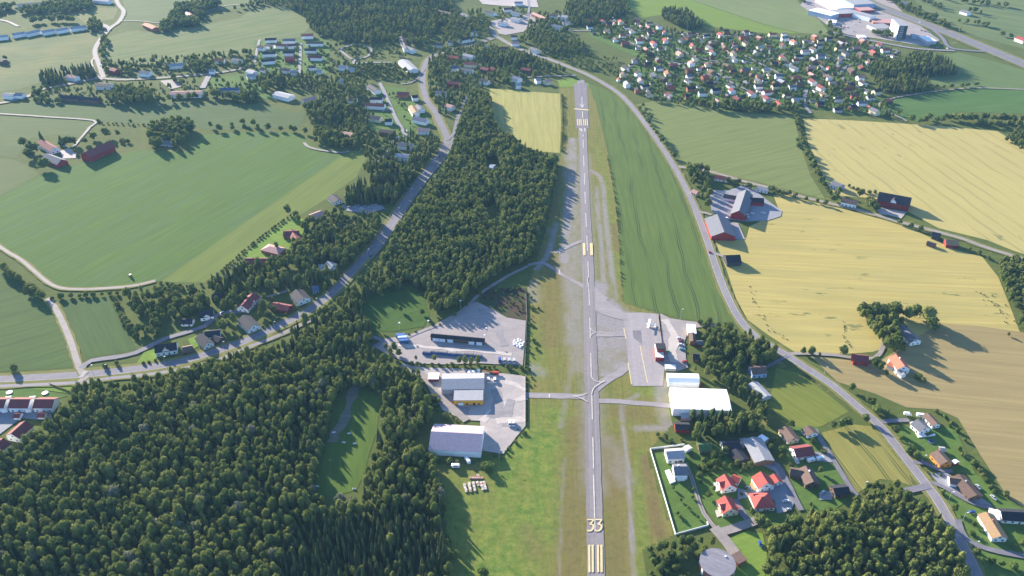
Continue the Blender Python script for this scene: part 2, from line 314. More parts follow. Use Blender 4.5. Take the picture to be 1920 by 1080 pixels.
sheet('lawn', [(476, 76), (620, 74), (616, 138), (484, 140)], LAWN, 'bright lawns of the upper left estate', 'lawn')
sheet('lawn', [(388, 146), (470, 138), (500, 170), (520, 190), (450, 178), (396, 172)], LAWN, 'bright lawns by the far low hall', 'lawn')
sheet('lawn', [(700, 160), (760, 165), (790, 215), (770, 270), (735, 250), (690, 245)], LAWN, 'gardens of the left estate', 'lawn')

# ------------------------------------------------------------------ airfield grass with worn gravel, on a fine mesh
def seg_dist(P, line):
    L = smooth_line(line, step=10); d = np.full(len(P), 1e9)
    for a, b in zip(L[:-1], L[1:]):
        ab = b - a; t = np.clip(((P - a) @ ab) / (ab @ ab + 1e-9), 0, 1); q = a + t[:, None] * ab
        d = np.minimum(d, np.hypot(*(P - q).T))
    return d
def inside(P, poly):
    x, y = P[:, 0], P[:, 1]; c = np.zeros(len(P), bool); n = len(poly)
    for i in range(n):
        x1, y1 = poly[i]; x2, y2 = poly[(i + 1) % n]
        k = (y1 > y) != (y2 > y)
        c ^= k & (x < (x2 - x1) * (y - y1) / (y2 - y1 + 1e-12) + x1)
    return c
CL = [(1089, 150), (1090.5, 180), (1094, 292), (1098, 400), (1102.5, 500), (1107, 650), (1111.5, 830), (1113.6, 920), (1116, 1010), (1118, 1100)]
AIR = [(1046, 163), (1106, 160), (1121, 200), (1137, 270), (1155, 370), (1164, 470), (1167, 540), (1171, 566), (1235, 587), (1246, 690), (1258, 740), (1262, 800), (1216, 850), (1225, 880), (1266, 1006), (1210, 1030), (1214, 1110), (840, 1110), (838, 1010), (822, 930), (808, 870), (905, 866), (945, 850), (986, 790), (986, 690), (988, 600), (986, 545), (1000, 500), (1020, 440), (1040, 340), (1050, 288), (1052, 230)]
AG = [G(*p) for p in AIR]; ax = np.array(AG); step = 2.0
gx = np.arange(ax[:, 0].min(), ax[:, 0].max(), step); gy = np.arange(ax[:, 1].min(), ax[:, 1].max(), step)
XX, YY = np.meshgrid(gx, gy); PP = np.stack([XX.ravel(), YY.ravel()], 1); ins = inside(PP, AG)
nx = len(gx); idx = np.arange(len(PP)).reshape(XX.shape)
q = np.stack([idx[:-1, :-1], idx[:-1, 1:], idx[1:, 1:], idx[1:, :-1]], -1).reshape(-1, 4)
q = q[ins[q].all(1)]
used = np.unique(q); remap = np.full(len(PP), -1); remap[used] = np.arange(len(used)); q = remap[q]; PA = PP[used]
def vnoise(P, sx, sy, seed):
    r = np.random.default_rng(seed); g = r.random((64, 64)); x = P[:, 0] / sx + 100; y = P[:, 1] / sy + 100
    i, j = np.floor(x).astype(int), np.floor(y).astype(int); fx, fy = x - i, y - j; fx = fx * fx * (3 - 2 * fx); fy = fy * fy * (3 - 2 * fy)
    f = lambda a, b: g[a % 64, b % 64]
    return (f(i, j) * (1 - fx) + f(i + 1, j) * fx) * (1 - fy) + (f(i, j + 1) * (1 - fx) + f(i + 1, j + 1) * fx) * fy
gravel = np.zeros(len(PA)); lush = np.zeros(len(PA)); brown = np.zeros(len(PA))
fb = lambda s: .5 * vnoise(PA, 6, 14, s) + .3 * vnoise(PA, 3, 7, s + 1) + .2 * vnoise(PA, 16, 40, s + 2)
for line, wd, amp in [
    ([(1074, 262), (1072, 330), (1066, 400), (1060, 470), (1058, 490)], 5.5, 1.0), ([(1082, 330), (1078, 400), (1076, 470), (1076, 530)], 3.0, .75),
    ([(1068, 282), (1070, 300), (1066, 330)], 7, .7), ([(1104, 318), (1124, 330), (1131, 352), (1133, 380), (1138, 430), (1146, 500), (1153, 560)], 3.0, .85),
    ([(1119, 350), (1121, 400), (1127, 450), (1132, 530), (1136, 570)], 2.6, .85), ([(1070, 500), (1074, 560), (1078, 640)], 9, .75), ([(1052, 505), (1070, 520), (1090, 540)], 7, .7),
    ([(1112, 545), (1128, 560), (1150, 578), (1166, 590)], 9, 1.2), ([(1120, 540), (1130, 600), (1155, 608)], 13, 1.1), ([(1122, 600), (1126, 660), (1150, 668), (1170, 660), (1166, 605), (1140, 605)], 10, .85), (CL[2:8], 9, .62), ([(1136, 640), (1146, 670), (1168, 685)], 11, .75),
    ([(1078, 670), (1068, 700), (1062, 740), (1052, 800)], 2.2, .6), ([(1168, 800), (1174, 850), (1180, 920), (1184, 1000), (1189, 1100)], 1.7, .9), ([(1136, 830), (1150, 860), (1172, 900)], 8, .5),
    ([(1168, 790), (1166, 760), (1190, 745), (1196, 740)], 2.5, .6), ([(1195, 803), (1250, 802)], 3.5, .8), ([(1240, 720), (1246, 780), (1258, 800)], 6, .8),
    ([(1042, 420), (1030, 470), (1018, 490), (1005, 505)], 3.2, .9), ([(1036, 430), (1010, 440), (1000, 455)], 5, .6), ([(1000, 690), (1012, 700)], 6, .6), ([(995, 530), (1000, 560)], 8, .5),
    ([(1058, 860), (1053, 950), (1048, 1090)], 1.1, .5), ([(1081, 640), (1086, 690)], 8, .6), ([(1100, 165), (1104, 240)], 4, .15), ([(1238, 590), (1242, 660)], 4, .8)]:
    d = seg_dist(PA, line); gravel = np.maximum(gravel, amp * np.clip(1.5 - d / wd, 0, 1) * np.clip(.25 + 1.5 * fb(11), 0, 1))
shoulder = inside(PA, [G(*p) for p in [(1108, 580), (1170, 598), (1180, 690), (1140, 708), (1112, 702)]]) * .88 + inside(PA, [G(*p) for p in [(1058, 290), (1092, 290), (1104, 640), (1076, 660), (1054, 500)]]) * .55
gravel = np.maximum(gravel, shoulder * np.clip(.3 + 1.3 * fb(51), 0, 1.2))
for line, wd, amp in [([(1000, 830), (985, 900), (960, 1000), (930, 1090)], 22, 1.0), ([(1030, 780), (1025, 900), (1010, 1000)], 12, .8), ([(1120, 270), (1134, 330), (1146, 420), (1158, 520)], 4, .5), ([(1000, 620), (1005, 700)], 8, .6), ([(1240, 870), (1258, 960)], 5, .8), ([(1202, 850), (1204, 1080)], 3.5, .7), ([(860, 920), (880, 1000)], 15, .7), ([(1200, 730), (1235, 735)], 6, .7)]:
    d = seg_dist(PA, line); lush = np.maximum(lush, amp * np.clip(1.6 - d / wd, 0, 1) * np.clip(.3 + 1.2 * fb(23), 0, 1))
for line, wd, amp in [([(1212, 860), (1220, 920), (1236, 1000)], 4.5, 1.0), ([(1080, 800), (1076, 950), (1070, 1090)], 9, .7), ([(1148, 830), (1150, 950), (1152, 1090)], 8, .75), ([(1030, 470), (1040, 540), (1030, 640)], 9, .6), ([(1150, 770), (1210, 780)], 7, .6), ([(1044, 300), (1036, 400)], 5, .6), ([(1150, 420), (1158, 470)], 2.5, .9), ([(990, 1000), (1000, 1030)], 7, .5)]:
    d = seg_dist(PA, line); brown = np.maximum(brown, amp * np.clip(1.5 - d / wd, 0, 1) * np.clip(.35 + 1.1 * fb(37), 0, 1))
air = mesh_obj('airfield_grass', [(x, y, 0.02) for x, y in PA], [], [])
me = air.data; me.clear_geometry(); me.from_pydata([(x, y, 0.026) for x, y in PA], [], q.tolist())
for nm, arr in (('gravel', gravel), ('lush', lush), ('brown', brown)):
    a = me.attributes.new(nm, 'FLOAT', 'POINT'); a.data.foreach_set('value', arr.astype(np.float32))
m, t, b = new_mat('airfield_turf', .95, .05)
RW = ang((1113, 900), (1094, 292))
def att(n): a = N(t, 'ShaderNodeAttribute'); a.attribute_name = n; return a.outputs['Fac']
c = mix_n(t, noise(t, coords(t, RW, (.012, .09, 1)), 1, 5, .65, .3, .7), (.165, .148, .038), (.118, .138, .032))
c = mix_n(t, math_n(t, 'MULTIPLY', noise(t, coords(t, RW, (.03, .55, 1)), 1, 4, .75, .36, .66), .7), c, (.205, .180, .058))
c = mix_n(t, att('lush'), c, mix_n(t, noise(t, coords(t), .16, 6, .75, .36, .64), (.080, .150, .024), (.185, .215, .045)))
c = mix_n(t, math_n(t, 'MULTIPLY', att('brown'), .85), c, (.155, .112, .052))
c = mix_n(t, math_n(t, 'MULTIPLY', noise(t, coords(t), .25, 4, .75, .45, .7), .5), c, (.075, .088, .026))
gn = math_n(t, 'ADD', att('gravel'), math_n(t, 'MULTIPLY', math_n(t, 'SUBTRACT', noise(t, coords(t), .22, 5, .7, .2, .8), .5), .34), True)
gn = math_n(t, 'MULTIPLY', gn, 1.0, True)
c = mix_n(t, math_n(t, 'MULTIPLY', math_n(t, 'POWER', gn, 1.4), .9), c, mix_n(t, noise(t, coords(t), .5, 3, .7, .3, .7), (.215, .195, .205), (.285, .26, .265)))
t.links.new(c, b.inputs['Base Color']); me.materials.append(m)
tag(air, 'mottled green and brown airfield grass with worn grey gravel bands', 'grass', None, 'structure')

# ------------------------------------------------------------------ paved ground
M_run = hard_mat('runway_asphalt', (.175, .155, .160), (.265, .238, .240), RW, .006, .45, spot=(.225, .205, .205))
M_old = hard_mat('old_asphalt', (.155, .140, .155), (.20, .18, .195), RW, .01, .3, spot=(.22, .2, .21))
M_apron = hard_mat('apron_asphalt', (.275, .245, .25), (.33, .30, .30), RW, .008, .25, spot=(.235, .215, .225))
M_road = hard_mat('road_asphalt', (.155, .147, .170), (.20, .19, .212), 0.5, .05, .2)
M_road2 = hard_mat('country_road', (.20, .186, .205), (.25, .232, .245), 1.2, .05, .2)
M_track = hard_mat('gravel_track', (.24, .212, .198), (.30, .265, .245), 0, .1, .2)
M_yard = hard_mat('yard_gravel', (.27, .236, .232), (.325, .286, .275), 0.2, .03, .1, spot=(.25, .225, .23))
M_yard2 = hard_mat('pale_yard_gravel', (.34, .30, .285), (.41, .36, .335), 0.4, .04, .1, spot=(.27, .25, .25))
M_lot = hard_mat('asphalt_lot', (.22, .22, .25), (.28, .28, .30), 0.2, .03, .1)
M_verge = land_mat('verge_grass', (.18, .18, .06), (.21, .20, .075), 0, 2)
M_hay = land_mat('verge_dark', (.085, .11, .032), (.11, .13, .04), 0, 2)
rw = ribbon('runway', CL, 10.2, M_run, 'long straight asphalt runway with worn white and yellow markings', 'runway', ragged=.3)
sheet('runway_end', [(1076, 156.5), (1101, 156.5), (1104.5, 241), (1080, 241)], M_old, None, parent=rw).name = 'widened_end'
def cl(y):
    for (x0, y0), (x1, y1) in zip(CL[:-1], CL[1:]):
        if y0 <= y <= y1: return x0 + (x1 - x0) * (y - y0) / (y1 - y0)
    return CL[-1][0]
M_wline = hard_mat('worn_white_paint', (.40, .375, .34), (.62, .58, .52), RW, .3, 2)
M_yline = hard_mat('yellowed_paint', (.52, .42, .22), (.68, .56, .30), RW, .3, 2)
MZ = 0.5
def ribz(name, px, wd, mat, parent, ground=False):
    return ribbon(name, px, wd, mat, '', parent=parent, z=None, keep=False, ground=ground)
_z[0] += 0.12
for a_, b_ in [(292.5, 312), (325.5, 347), (360, 382.5), (400, 426), (443, 471), (490, 520.5), (531, 573.5), (596.5, 635), (663, 704), (740, 787), (821, 879.5), (891, 997), (262, 278), (252, 257)]:
    dx = 0.0 if a_ > 860 else 0.3
    ribz('centre_line_dash', [(cl(a_) + dx, a_), (cl(b_) + dx, b_)], .78, M_wline, rw)
ribz('displaced_threshold_bar', [(1076, 204.5), (1104, 207)], 3.2, M_yline, rw)
ribz('arrow_shaft', [(1091, 182), (1091.6, 200)], .9, M_wline, rw)
ribz('arrow_head', [(1088.2, 196), (1091.9, 202.2)], 1.1, M_wline, rw); ribz('arrow_head', [(1095, 196), (1091.9, 202.2)], 1.1, M_wline, rw)
ribz('centre_line_dash', [(1092, 209.5), (1092.6, 222)], 1.0, M_wline, rw)
for x in (1082.5, 1086, 1089.2, 1094, 1097.3, 1100.8): ribz('threshold_bar', [(x, 224), (x + .9, 236)], 1.25, M_yline, rw)
for pts in ([(1096.2, 240.5), (1097.2, 247.2)],): ribz('runway_numeral', pts, 1.4, M_wline, rw)
ribz('runway_numeral', [(1086.2, 241.4), (1088.6, 244), (1091.6, 246.6)], 1.4, M_wline, rw); ribz('runway_numeral', [(1089.6, 241.4), (1091.8, 247)], 1.2, M_wline, rw)
for x0, x1 in ((1092.3, 1097.2), (1105.9, 1111)):
    sheet('touchdown_block', [(x0, 456.5), (x1 + .2, 456.5), (x1 + 1, 479.5), (x0 + .8, 479.5)], M_yline, parent=rw)
for k, (x0, x1) in enumerate(((1102.6, 1106.6), (1109, 1113), (1119, 1123), (1125.2, 1129.6))):
    sheet('threshold_bar', [(x0, 1022.5), (x1, 1022.5), (x1 + .5, 1074), (x0 + .3, 1074)], M_yline, parent=rw)
for ox in (1100.4, 1115.6):     # the two threes: flat top, slanting neck, round bowl
    w_ = 13.0
    ribz('runway_numeral', [(ox, 975.4), (ox + w_, 975.4)], 1.0, M_yline, rw)
    ribz('runway_numeral', [(ox + w_ - .6, 975.8), (ox + w_ * .45, 984.2)], 1.0, M_yline, rw)
    ribz('runway_numeral', [(ox + w_ * .4, 983.6), (ox + w_ * .75, 984.6), (ox + w_ * .95, 988.6), (ox + w_ * .8, 993.6), (ox + w_ * .45, 996.4), (ox + .6, 995.6)], 1.15, M_yline, rw)
ribz('taxi_lead_line', [(1107, 616), (1110, 620), (1116, 623.5), (1130, 623.5)], .55, M_wline, rw); ribz('taxi_lead_line', [(1107, 631), (1110, 627), (1116, 624.2)], .55, M_wline, rw)
ribz('taxi_lead_line', [(1108, 704), (1111, 711), (1118, 716), (1128, 717.5)], .7, M_wline, rw); ribz('taxi_lead_line', [(1133.5, 714.5), (1121, 722), (1112, 730), (1109.4, 740)], .8, M_wline, rw)
ribz('taxi_lead_line', [(1073, 743), (1085, 743), (1101, 738)], .55, M_wline, rw); ribz('taxi_lead_line', [(1077, 743.5), (1090, 748), (1102, 754.5)], .6, M_wline, rw)
ribz('taxi_lead_line', [(1103, 541), (1101, 520)], .5, M_wline, rw)
_z[0] = 0.55
M_taxi = hard_mat('taxiway_asphalt', (.25, .222, .227), (.30, .27, .27), 0, .05, .2, spot=(.22, .195, .20))
_zz = _z[0]; _z[0] = 0.19      # taxiways lie under the runway
apron = sheet('apron', [(1167, 587), (1200, 586), (1235, 589), (1240, 640), (1246, 690), (1243, 724), (1186, 724), (1179, 690), (1174, 640)], M_apron, 'pale patched asphalt apron by the terminal', 'apron')
for L_, wd in (([(985, 741), (1030, 742), (1070, 743), (1108, 745)], 6), ([(1108, 752), (1160, 753), (1210, 757), (1258, 761)], 5), ([(1108, 748), (1113, 733), (1135, 714), (1160, 700), (1180, 685)], 7), ([(1108, 627), (1140, 627), (1176, 626)], 7), ([(990, 497), (1018, 493), (1036, 503), (1060, 519), (1085, 532), (1106, 545)], 4), ([(1108, 540), (1118, 552), (1132, 564)], 10), ([(1040, 474), (1060, 465), (1080, 456), (1099, 450)], 4.5)):
    ribbon('taxiway', L_, wd, M_taxi, 'worn grey taxiway joining the runway', 'taxiway', ragged=.35)
sheet('taxiway', [(1103, 533), (1112, 541), (1128, 556), (1150, 573), (1170, 586), (1174, 602), (1150, 596), (1130, 590), (1118, 584), (1107, 583)], M_taxi, 'broad worn paving joining apron and runway', 'taxiway')
tl = apron
for L_ in ([(1169.5, 615), (1173.5, 636)], [(1177.5, 680), (1184, 721)], [(1200, 648), (1214, 718)]): ribz('apron_line', L_, .7, M_yline, tl)
for L_ in ([(1049.8, 466), (1049.8, 475)], [(1049.3, 506), (1049.3, 515)], [(1030, 739), (1030, 746)]): ribz('hold_line', L_, .8, M_wline, tl)
sheet('patched_asphalt', [(1186, 620), (1202, 620), (1203, 645), (1188, 634)], M_old, parent=tl)
_z[0] = 0.45
sheet('gravel_lot', [(1238, 588), (1255, 597), (1285, 602), (1335, 607), (1348, 612), (1292, 616), (1284, 640), (1286, 672), (1290, 690), (1270, 697), (1246, 690), (1241, 640)], M_yard, 'gravel car park behind the terminal', 'parking lot')
sheet('yard', [(700, 650), (722, 636), (760, 630), (800, 618), (850, 590), (893, 566), (910, 574), (950, 596), (986, 602), (984, 640), (980, 686), (900, 682), (830, 684), (770, 682), (730, 668)], M_yard, 'grey gravel yard with blue containers', 'yard')
sheet('yard', [(752, 684), (800, 690), (870, 692), (985, 706), (986, 742), (985, 800), (968, 820), (944, 852), (905, 846), (900, 790), (870, 788), (830, 770), (814, 740), (800, 712), (770, 700)], M_yard2, 'pale gravel yard around the yellow building', 'yard')
ribbon('path', [(666, 722), (660, 745), (652, 768), (642, 792), (628, 814), (622, 830)], 6.5, hard_mat('bare_earth', (.13, .13, .085), (.19, .175, .14)), 'bare earth strip along the clearing', 'path', ragged=1.6, keep=False)
sheet('farm_yard', [(1328, 357), (1365, 358), (1400, 345), (1436, 374), (1466, 396), (1464, 406), (1440, 414), (1400, 416), (1366, 412), (1334, 398)], M_lot, 'asphalt farm yard around the grey roofed barn', 'yard')
sheet('farm_yard', [(1364, 416), (1384, 419), (1397, 449), (1374, 450)], M_apron, 'concrete apron beside the wide barn', 'yard')
sheet('farm_yard', [(1635, 385), (1660, 392), (1700, 398), (1690, 410), (1665, 404), (1650, 402)], M_yard2, 'gravel yard of the red barn farm', 'yard')
sheet('farm_yard', [(112, 284), (128, 278), (145, 286), (142, 297), (118, 298)], M_yard2, 'gravel yard of the left farm', 'yard')
sheet('driveway', [(1426, 872), (1457, 870), (1470, 890), (1481, 912), (1490, 937), (1484, 958), (1457, 964), (1452, 940), (1432, 924), (1384, 938), (1381, 916), (1400, 920), (1446, 908), (1462, 900), (1452, 884)], M_lot, 'asphalt court between the red roofed houses', 'driveway')
sheet('driveway', [(1742, 888), (1776, 886), (1800, 905), (1836, 932), (1860, 948), (1830, 945), (1790, 926), (1762, 910)], M_lot, 'asphalt drive beside the long brown house', 'driveway')
sheet('driveway', [(1525, 848), (1560, 852), (1566, 868), (1530, 866)], M_lot, 'asphalt drive with a parked white camper', 'driveway')
sheet('driveway', [(1535, 925), (1562, 920), (1560, 938), (1536, 938)], M_lot, 'asphalt drive by the dark garage', 'driveway')
sheet('driveway', [(-80, 770), (100, 765), (96, 790), (40, 785), (0, 815), (-80, 850)], M_lot, 'asphalt court of the terraced houses', 'driveway')
sheet('parking_lot', [(1500, 10), (1536, -30), (1640, -30), (1700, 30), (1762, 76), (1740, 88), (1640, 72), (1590, 66), (1555, 50)], M_yard, 'pale tarmac and paving of the retail park', 'parking lot')
sheet('parking_lot', [(300, 152), (322, 150), (345, 162), (320, 168)], M_track, 'pale gravel pitch by the far white building', 'parking lot')
sheet('parking_lot', [(640, 385), (712, 382), (722, 392), (690, 402), (650, 396)], M_lot, 'small parking place beside the main road', 'parking lot')
sheet('parking_lot', [(920, 40), (1000, 25), (1010, 55), (948, 66), (926, 62)], M_yard, 'paved square in the far village', 'parking lot')
sheet('parking_lot', [(880, -20), (1000, -20), (1010, 14), (950, 12), (905, 8)], M_yard2, 'bare gravel ground at the top edge', 'parking lot')
M_dust = hard_mat('packed_dust', (.42, .375, .34), (.50, .44, .40), .6, .06, .2); M_mud = hard_mat('damp_gravel', (.22, .205, .21), (.29, .27, .27), .3, .05, .15)
for L_, wd, mt in (([(985, 733), (965, 722), (940, 712), (915, 700)], 5, M_dust), ([(986, 745), (950, 758), (920, 775), (905, 792)], 6, M_dust), ([(960, 750), (950, 775), (948, 800)], 7, M_mud), ([(815, 735), (850, 764), (880, 772)], 9, M_mud), ([(930, 730), (935, 760), (925, 785)], 8, M_mud), ([(985, 790), (960, 786), (930, 790)], 5, M_dust), ([(740, 648), (800, 652), (880, 658), (960, 665)], 4, M_dust), ([(900, 580), (930, 610), (945, 650)], 7, M_mud), ([(1246, 600), (1262, 630), (1262, 680)], 6, M_dust)):
    ribbon('wear_track', L_, wd, mt, 'irregular worn track pressed into yard gravel', 'track', ragged=1.5, keep=False)
def road(px, wd, mat=M_road, label='grey road', name='road', verge=0):
    if verge: ribbon('verge', px, wd + verge, M_verge, 'dry grass verge along the ' + label, 'verge', keep=False, ragged=.8)
    return ribbon(name, px, wd, mat, label, name, ragged=.16)
MAIN = [(916, 50), (928, 67), (905, 78), (858, 91), (831, 98), (806, 109), (795, 128), (793, 158), (800, 188), (816, 210), (824, 228), (834, 247), (838, 264), (828, 287), (808, 313), (780, 348), (756, 383), (734, 418), (708, 455), (683, 484), (656, 514), (628, 545), (580, 582), (520, 613), (460, 640), (400, 661), (330, 681), (260, 692), (155, 703), (0, 712), (-100, 718)]
CYC = [(858, 215), (852, 243), (846, 270), (834, 296), (812, 322), (792, 348), (768, 382), (742, 422), (712, 466), (694, 486)]
CYC2 = [(585, 600), (520, 631), (470, 650), (416, 673), (380, 684), (300, 700), (200, 711), (150, 718), (0, 725), (-100, 729)]
RD = [(928, 67), (952, 81), (975, 92), (990, 99), (1030, 112), (1069, 127), (1100, 140), (1130, 156), (1162, 177), (1186, 202), (1211, 234), (1240, 275), (1262, 310), (1285, 352), (1305, 396), (1325, 450), (1345, 510), (1365, 560), (1390, 604), (1425, 638), (1470, 664), (1510, 690), (1560, 723), (1610, 765), (1650, 800), (1690, 850), (1725, 895), (1755, 935), (1785, 985), (1808, 1030), (1830, 1075), (1850, 1120)]
main = road(MAIN, 8.0, M_road, 'main road winding down the left side', verge=7)
ribbon('edge_line', [(p[0], p[1]) for p in MAIN[14:]], .18, M_wline, '', parent=main, keep=False, off=3.6)
road(CYC, 3.2, M_road, 'cycle path beside the wood', 'path'); road(CYC2, 3.4, M_road2, 'cycle path below the main road', 'path', verge=3)
rr = road(RD, 6.6, M_road2, 'country road winding down the right side', verge=5)
for o_ in (-3.0, 3.0): ribbon('edge_line', RD[14:], .22, M_wline, '', parent=rr, keep=False, off=o_)
road([(1272, 313), (1330, 322), (1400, 342), (1440, 352), (1505, 370), (1600, 392), (1647, 405), (1680, 415), (1725, 427), (1800, 447), (1865, 470), (1990, 506)], 4.2, M_track, 'pale farm lane across the golden fields', 'lane', verge=5)
road([(1476, 664), (1520, 664), (1570, 667), (1605, 673), (1640, 672), (1654, 655), (1660, 638)], 3.6, M_track, 'gravel lane to the orange roofed house', 'lane')
road([(156, 702), (148, 688), (136, 650), (120, 610), (104, 578), (90, 560)], 4.6, M_track, 'straight gravel lane between two green fields', 'lane', verge=3)
road([(-80, 400), (0, 463), (40, 488), (75, 518), (105, 538), (150, 543), (240, 538), (292, 527)], 3.2, M_track, 'curved farm track round the large green field', 'track', verge=3)
road([(152, 692), (172, 677), (215, 671), (255, 662), (305, 638), (343, 626), (384, 612), (407, 592), (435, 586), (462, 585), (478, 572), (490, 556)], 5, M_road, 'side street of the small white houses')
road([(165, 705), (150, 717)], 5, M_track, 'crossing to the cycle path', 'path')
road([(500, 558), (520, 552), (540, 546)], 3, M_track, 'garden path to the white bungalow', 'path')
road([(700, 652), (718, 640), (690, 632), (665, 640)], 4, M_road, 'yard entrance road')
road([(752, 686), (775, 694), (800, 710), (815, 735), (845, 762), (875, 790)], 6, M_track, 'sandy track through the pale yard', 'track')
road([(720, 652), (790, 622), (840, 602), (880, 572), (900, 552), (950, 520), (990, 500)], 3.4, M_track, 'grassy track along the yard fence', 'track')
for L_ in ([(1284, 870), (1296, 897), (1306, 928), (1319, 964), (1342, 994)],):
    road([(x - 1.6, y) for x, y in L_], 1.1, M_track, 'left wheel track of the garden drive', 'track'); road([(x + 2.6, y - .8) for x, y in L_], 1.1, M_track, 'right wheel track of the garden drive', 'track')
road([(1338, 990), (1350, 1003), (1366, 1022), (1380, 1042)], 7, M_track, 'gravel drive to the round tank', 'track'); road([(1346, 1000), (1375, 992), (1405, 982), (1420, 975)], 6, M_track, 'gravel lane below the red roofed houses', 'track')
road([(1376, 938), (1390, 960), (1402, 975)], 5, M_road, 'short drive between red roofed houses')
road([(1432, 866), (1455, 872), (1468, 891), (1481, 917), (1490, 936), (1502, 958)], 4.2, M_road, 'lane below the long pale roof')
road([(1528, 806), (1540, 828), (1556, 852), (1575, 885), (1592, 912), (1606, 930)], 3.4, M_road, 'narrow lane beside the yellow green field')
road([(1652, 792), (1690, 789), (1704, 789)], 4, M_road, 'drive to the white house'); road([(1712, 868), (1735, 870), (1760, 882), (1785, 884)], 3.5, M_road, 'drive to the orange house'); road([(1742, 912), (1715, 918), (1695, 922)], 5, M_road, 'lane into the lower right wood')
road([(1745, 905), (1770, 915), (1810, 938), (1840, 950), (1860, 952)], 3.4, M_road, 'drive to the long brown house'); road([(1795, 975), (1810, 1010), (1850, 1030), (1920, 1044), (1990, 1056)], 4, M_road, 'side lane at the lower right corner')
road([(1476, 668), (1452, 682), (1435, 690)], 3, M_road, 'drive to the pale blue house'); road([(1310, 398), (1322, 400), (1334, 404)], 4, M_track, 'farm entrance', 'lane'); road([(1340, 476), (1352, 480), (1362, 485)], 4, M_track, 'entrance of the dark barn', 'lane')
road([(-80, 210), (0, 214), (90, 220), (176, 227), (168, 240), (150, 262), (138, 276)], 3.4, M_track, 'pale track to the left farm', 'track')
road([(570, 268), (578, 276), (600, 282), (640, 287), (655, 284)], 3.5, M_track, 'earth track at the field corner', 'track')
road([(-80, 200), (0, 194), (50, 182), (80, 168), (130, 158), (185, 148), (230, 150), (310, 146), (380, 140), (440, 132), (480, 120)], 5.5, M_road, 'far road past the white building', verge=4)
road([(210, -20), (222, 8), (232, 22), (224, 40), (206, 54), (190, 72), (178, 96), (186, 122), (194, 146)], 6.5, M_road2, 'pale far road at the upper left', verge=3)
road([(178, 108), (172, 118), (182, 142), (192, 150)], 3, M_track, 'path beside the far road', 'path')
road([(206, 54), (196, 48), (190, 46)], 8, M_road2, 'far junction at the upper left'); road([(-80, 38), (0, 38), (35, 50)], 5, M_road2, 'far road at the upper left corner'); road([(225, 40), (260, 40), (330, 42), (420, 12), (480, 10)], 3, M_track, 'field track at the upper left', 'track')
road([(380, 166), (390, 146), (396, 138)], 8, M_road2, 'wide drive by the far building')
road([(487, 75), (482, 95), (478, 118)], 4, M_road2, 'short street of white houses'); road([(564, 82), (563, 110), (562, 138)], 4.5, M_road2, 'straight street between white houses')
road([(712, 156), (720, 172), (730, 195), (742, 222), (756, 246), (764, 258)], 5, M_road2, 'estate street left of the main road'); road([(735, 205), (722, 208), (716, 210)], 4, M_road2, 'short estate side street')
road([(760, 256), (742, 262), (728, 285), (714, 300), (700, 312)], 3.5, M_road, 'lane below the left estate'); road([(796, 130), (785, 146), (770, 156), (752, 158)], 3.6, M_road, 'side lane off the main road')
road([(838, 264), (850, 252), (858, 226), (866, 206), (875, 180)], 4, M_road, 'side road behind the wood'); road([(660, 112), (650, 105), (640, 92), (670, 84), (695, 92), (690, 106), (668, 112), (664, 120), (690, 118), (735, 118)], 4, M_road2, 'looping gravel drive in the far gardens')
road([(985, -20), (992, 12), (990, 38), (1005, 50)], 4, M_road2, 'far village street'); road([(1045, 30), (1060, 50), (1075, 58), (1180, 58), (1290, 63), (1440, 72), (1500, 70)], 4, M_road2, 'far estate road along the upper edge')
for L_ in ([(1220, 95), (1245, 108), (1270, 120), (1310, 138), (1400, 150)], [(1255, 84), (1300, 106), (1350, 116), (1420, 118), (1470, 102), (1505, 94)], [(1395, 104), (1440, 128), (1470, 142), (1500, 150)], [(1345, 138), (1380, 160), (1410, 174), (1460, 190)], [(1550, 99), (1575, 107), (1600, 116)], [(1612, 120), (1590, 124), (1578, 136), (1582, 150), (1600, 160), (1630, 172)], [(1512, 168), (1508, 195), (1520, 213)], [(1660, 92), (1684, 96), (1668, 104), (1650, 108)], [(1148, 70), (1180, 80), (1210, 94)], [(1250, 120), (1300, 120), (1345, 118)]):
    road(L_, 4.4, M_road2, 'narrow street of the far right estate')
road([(1080, 142), (1060, 143), (1020, 144), (985, 146)], 4, M_road2, 'short lane beyond the runway end')
MW = [(1580, -30), (1620, 0), (1660, 18), (1720, 40), (1790, 67), (1850, 92), (1920, 121), (2000, 156)]
road(MW, 24, M_road, 'motorway at the upper right', 'motorway', verge=10); ribbon('median_strip', MW, 2.6, M_verge, 'grass strip between the motorway lanes', 'verge', keep=False)
road([(1740, 50), (1765, 70), (1778, 88), (1800, 94), (1835, 97), (1850, 96)], 6, M_road, 'slip road of the motorway'); road([(1560, 62), (1600, 70), (1660, 82), (1720, 92), (1790, 96)], 7, M_road2, 'road below the retail park')
road([(1652, 190), (1700, 180), (1790, 168), (1850, 166), (1990, 172)], 3, M_track, 'pale track above the deep green field', 'track'); road([(1652, 190), (1650, 200), (1680, 218), (1700, 228)], 3, M_track, 'track at the deep green field corner', 'track')
zb = thing('crosswalk', 'white painted zebra crossing where the lane meets the main road', 'crosswalk', GV(158, 703))
zc = GV(158, 703); za = ang((150, 717), (165, 700))
for i in range(7):
    mb = MB().box((zc.x + math.cos(za + math.pi/2) * 0 + math.cos(za) * (i - 3) * 1.2, zc.y + math.sin(za) * (i - 3) * 1.2, 0), (.65, 3.2, .01), za)
    o = mb.build('stripe', M_wline, zb); o.location = (-zc.x, -zc.y, _z[0] + .03)
tag(zb, 'white painted zebra crossing where the lane meets the main road', 'crosswalk', None, 'structure')

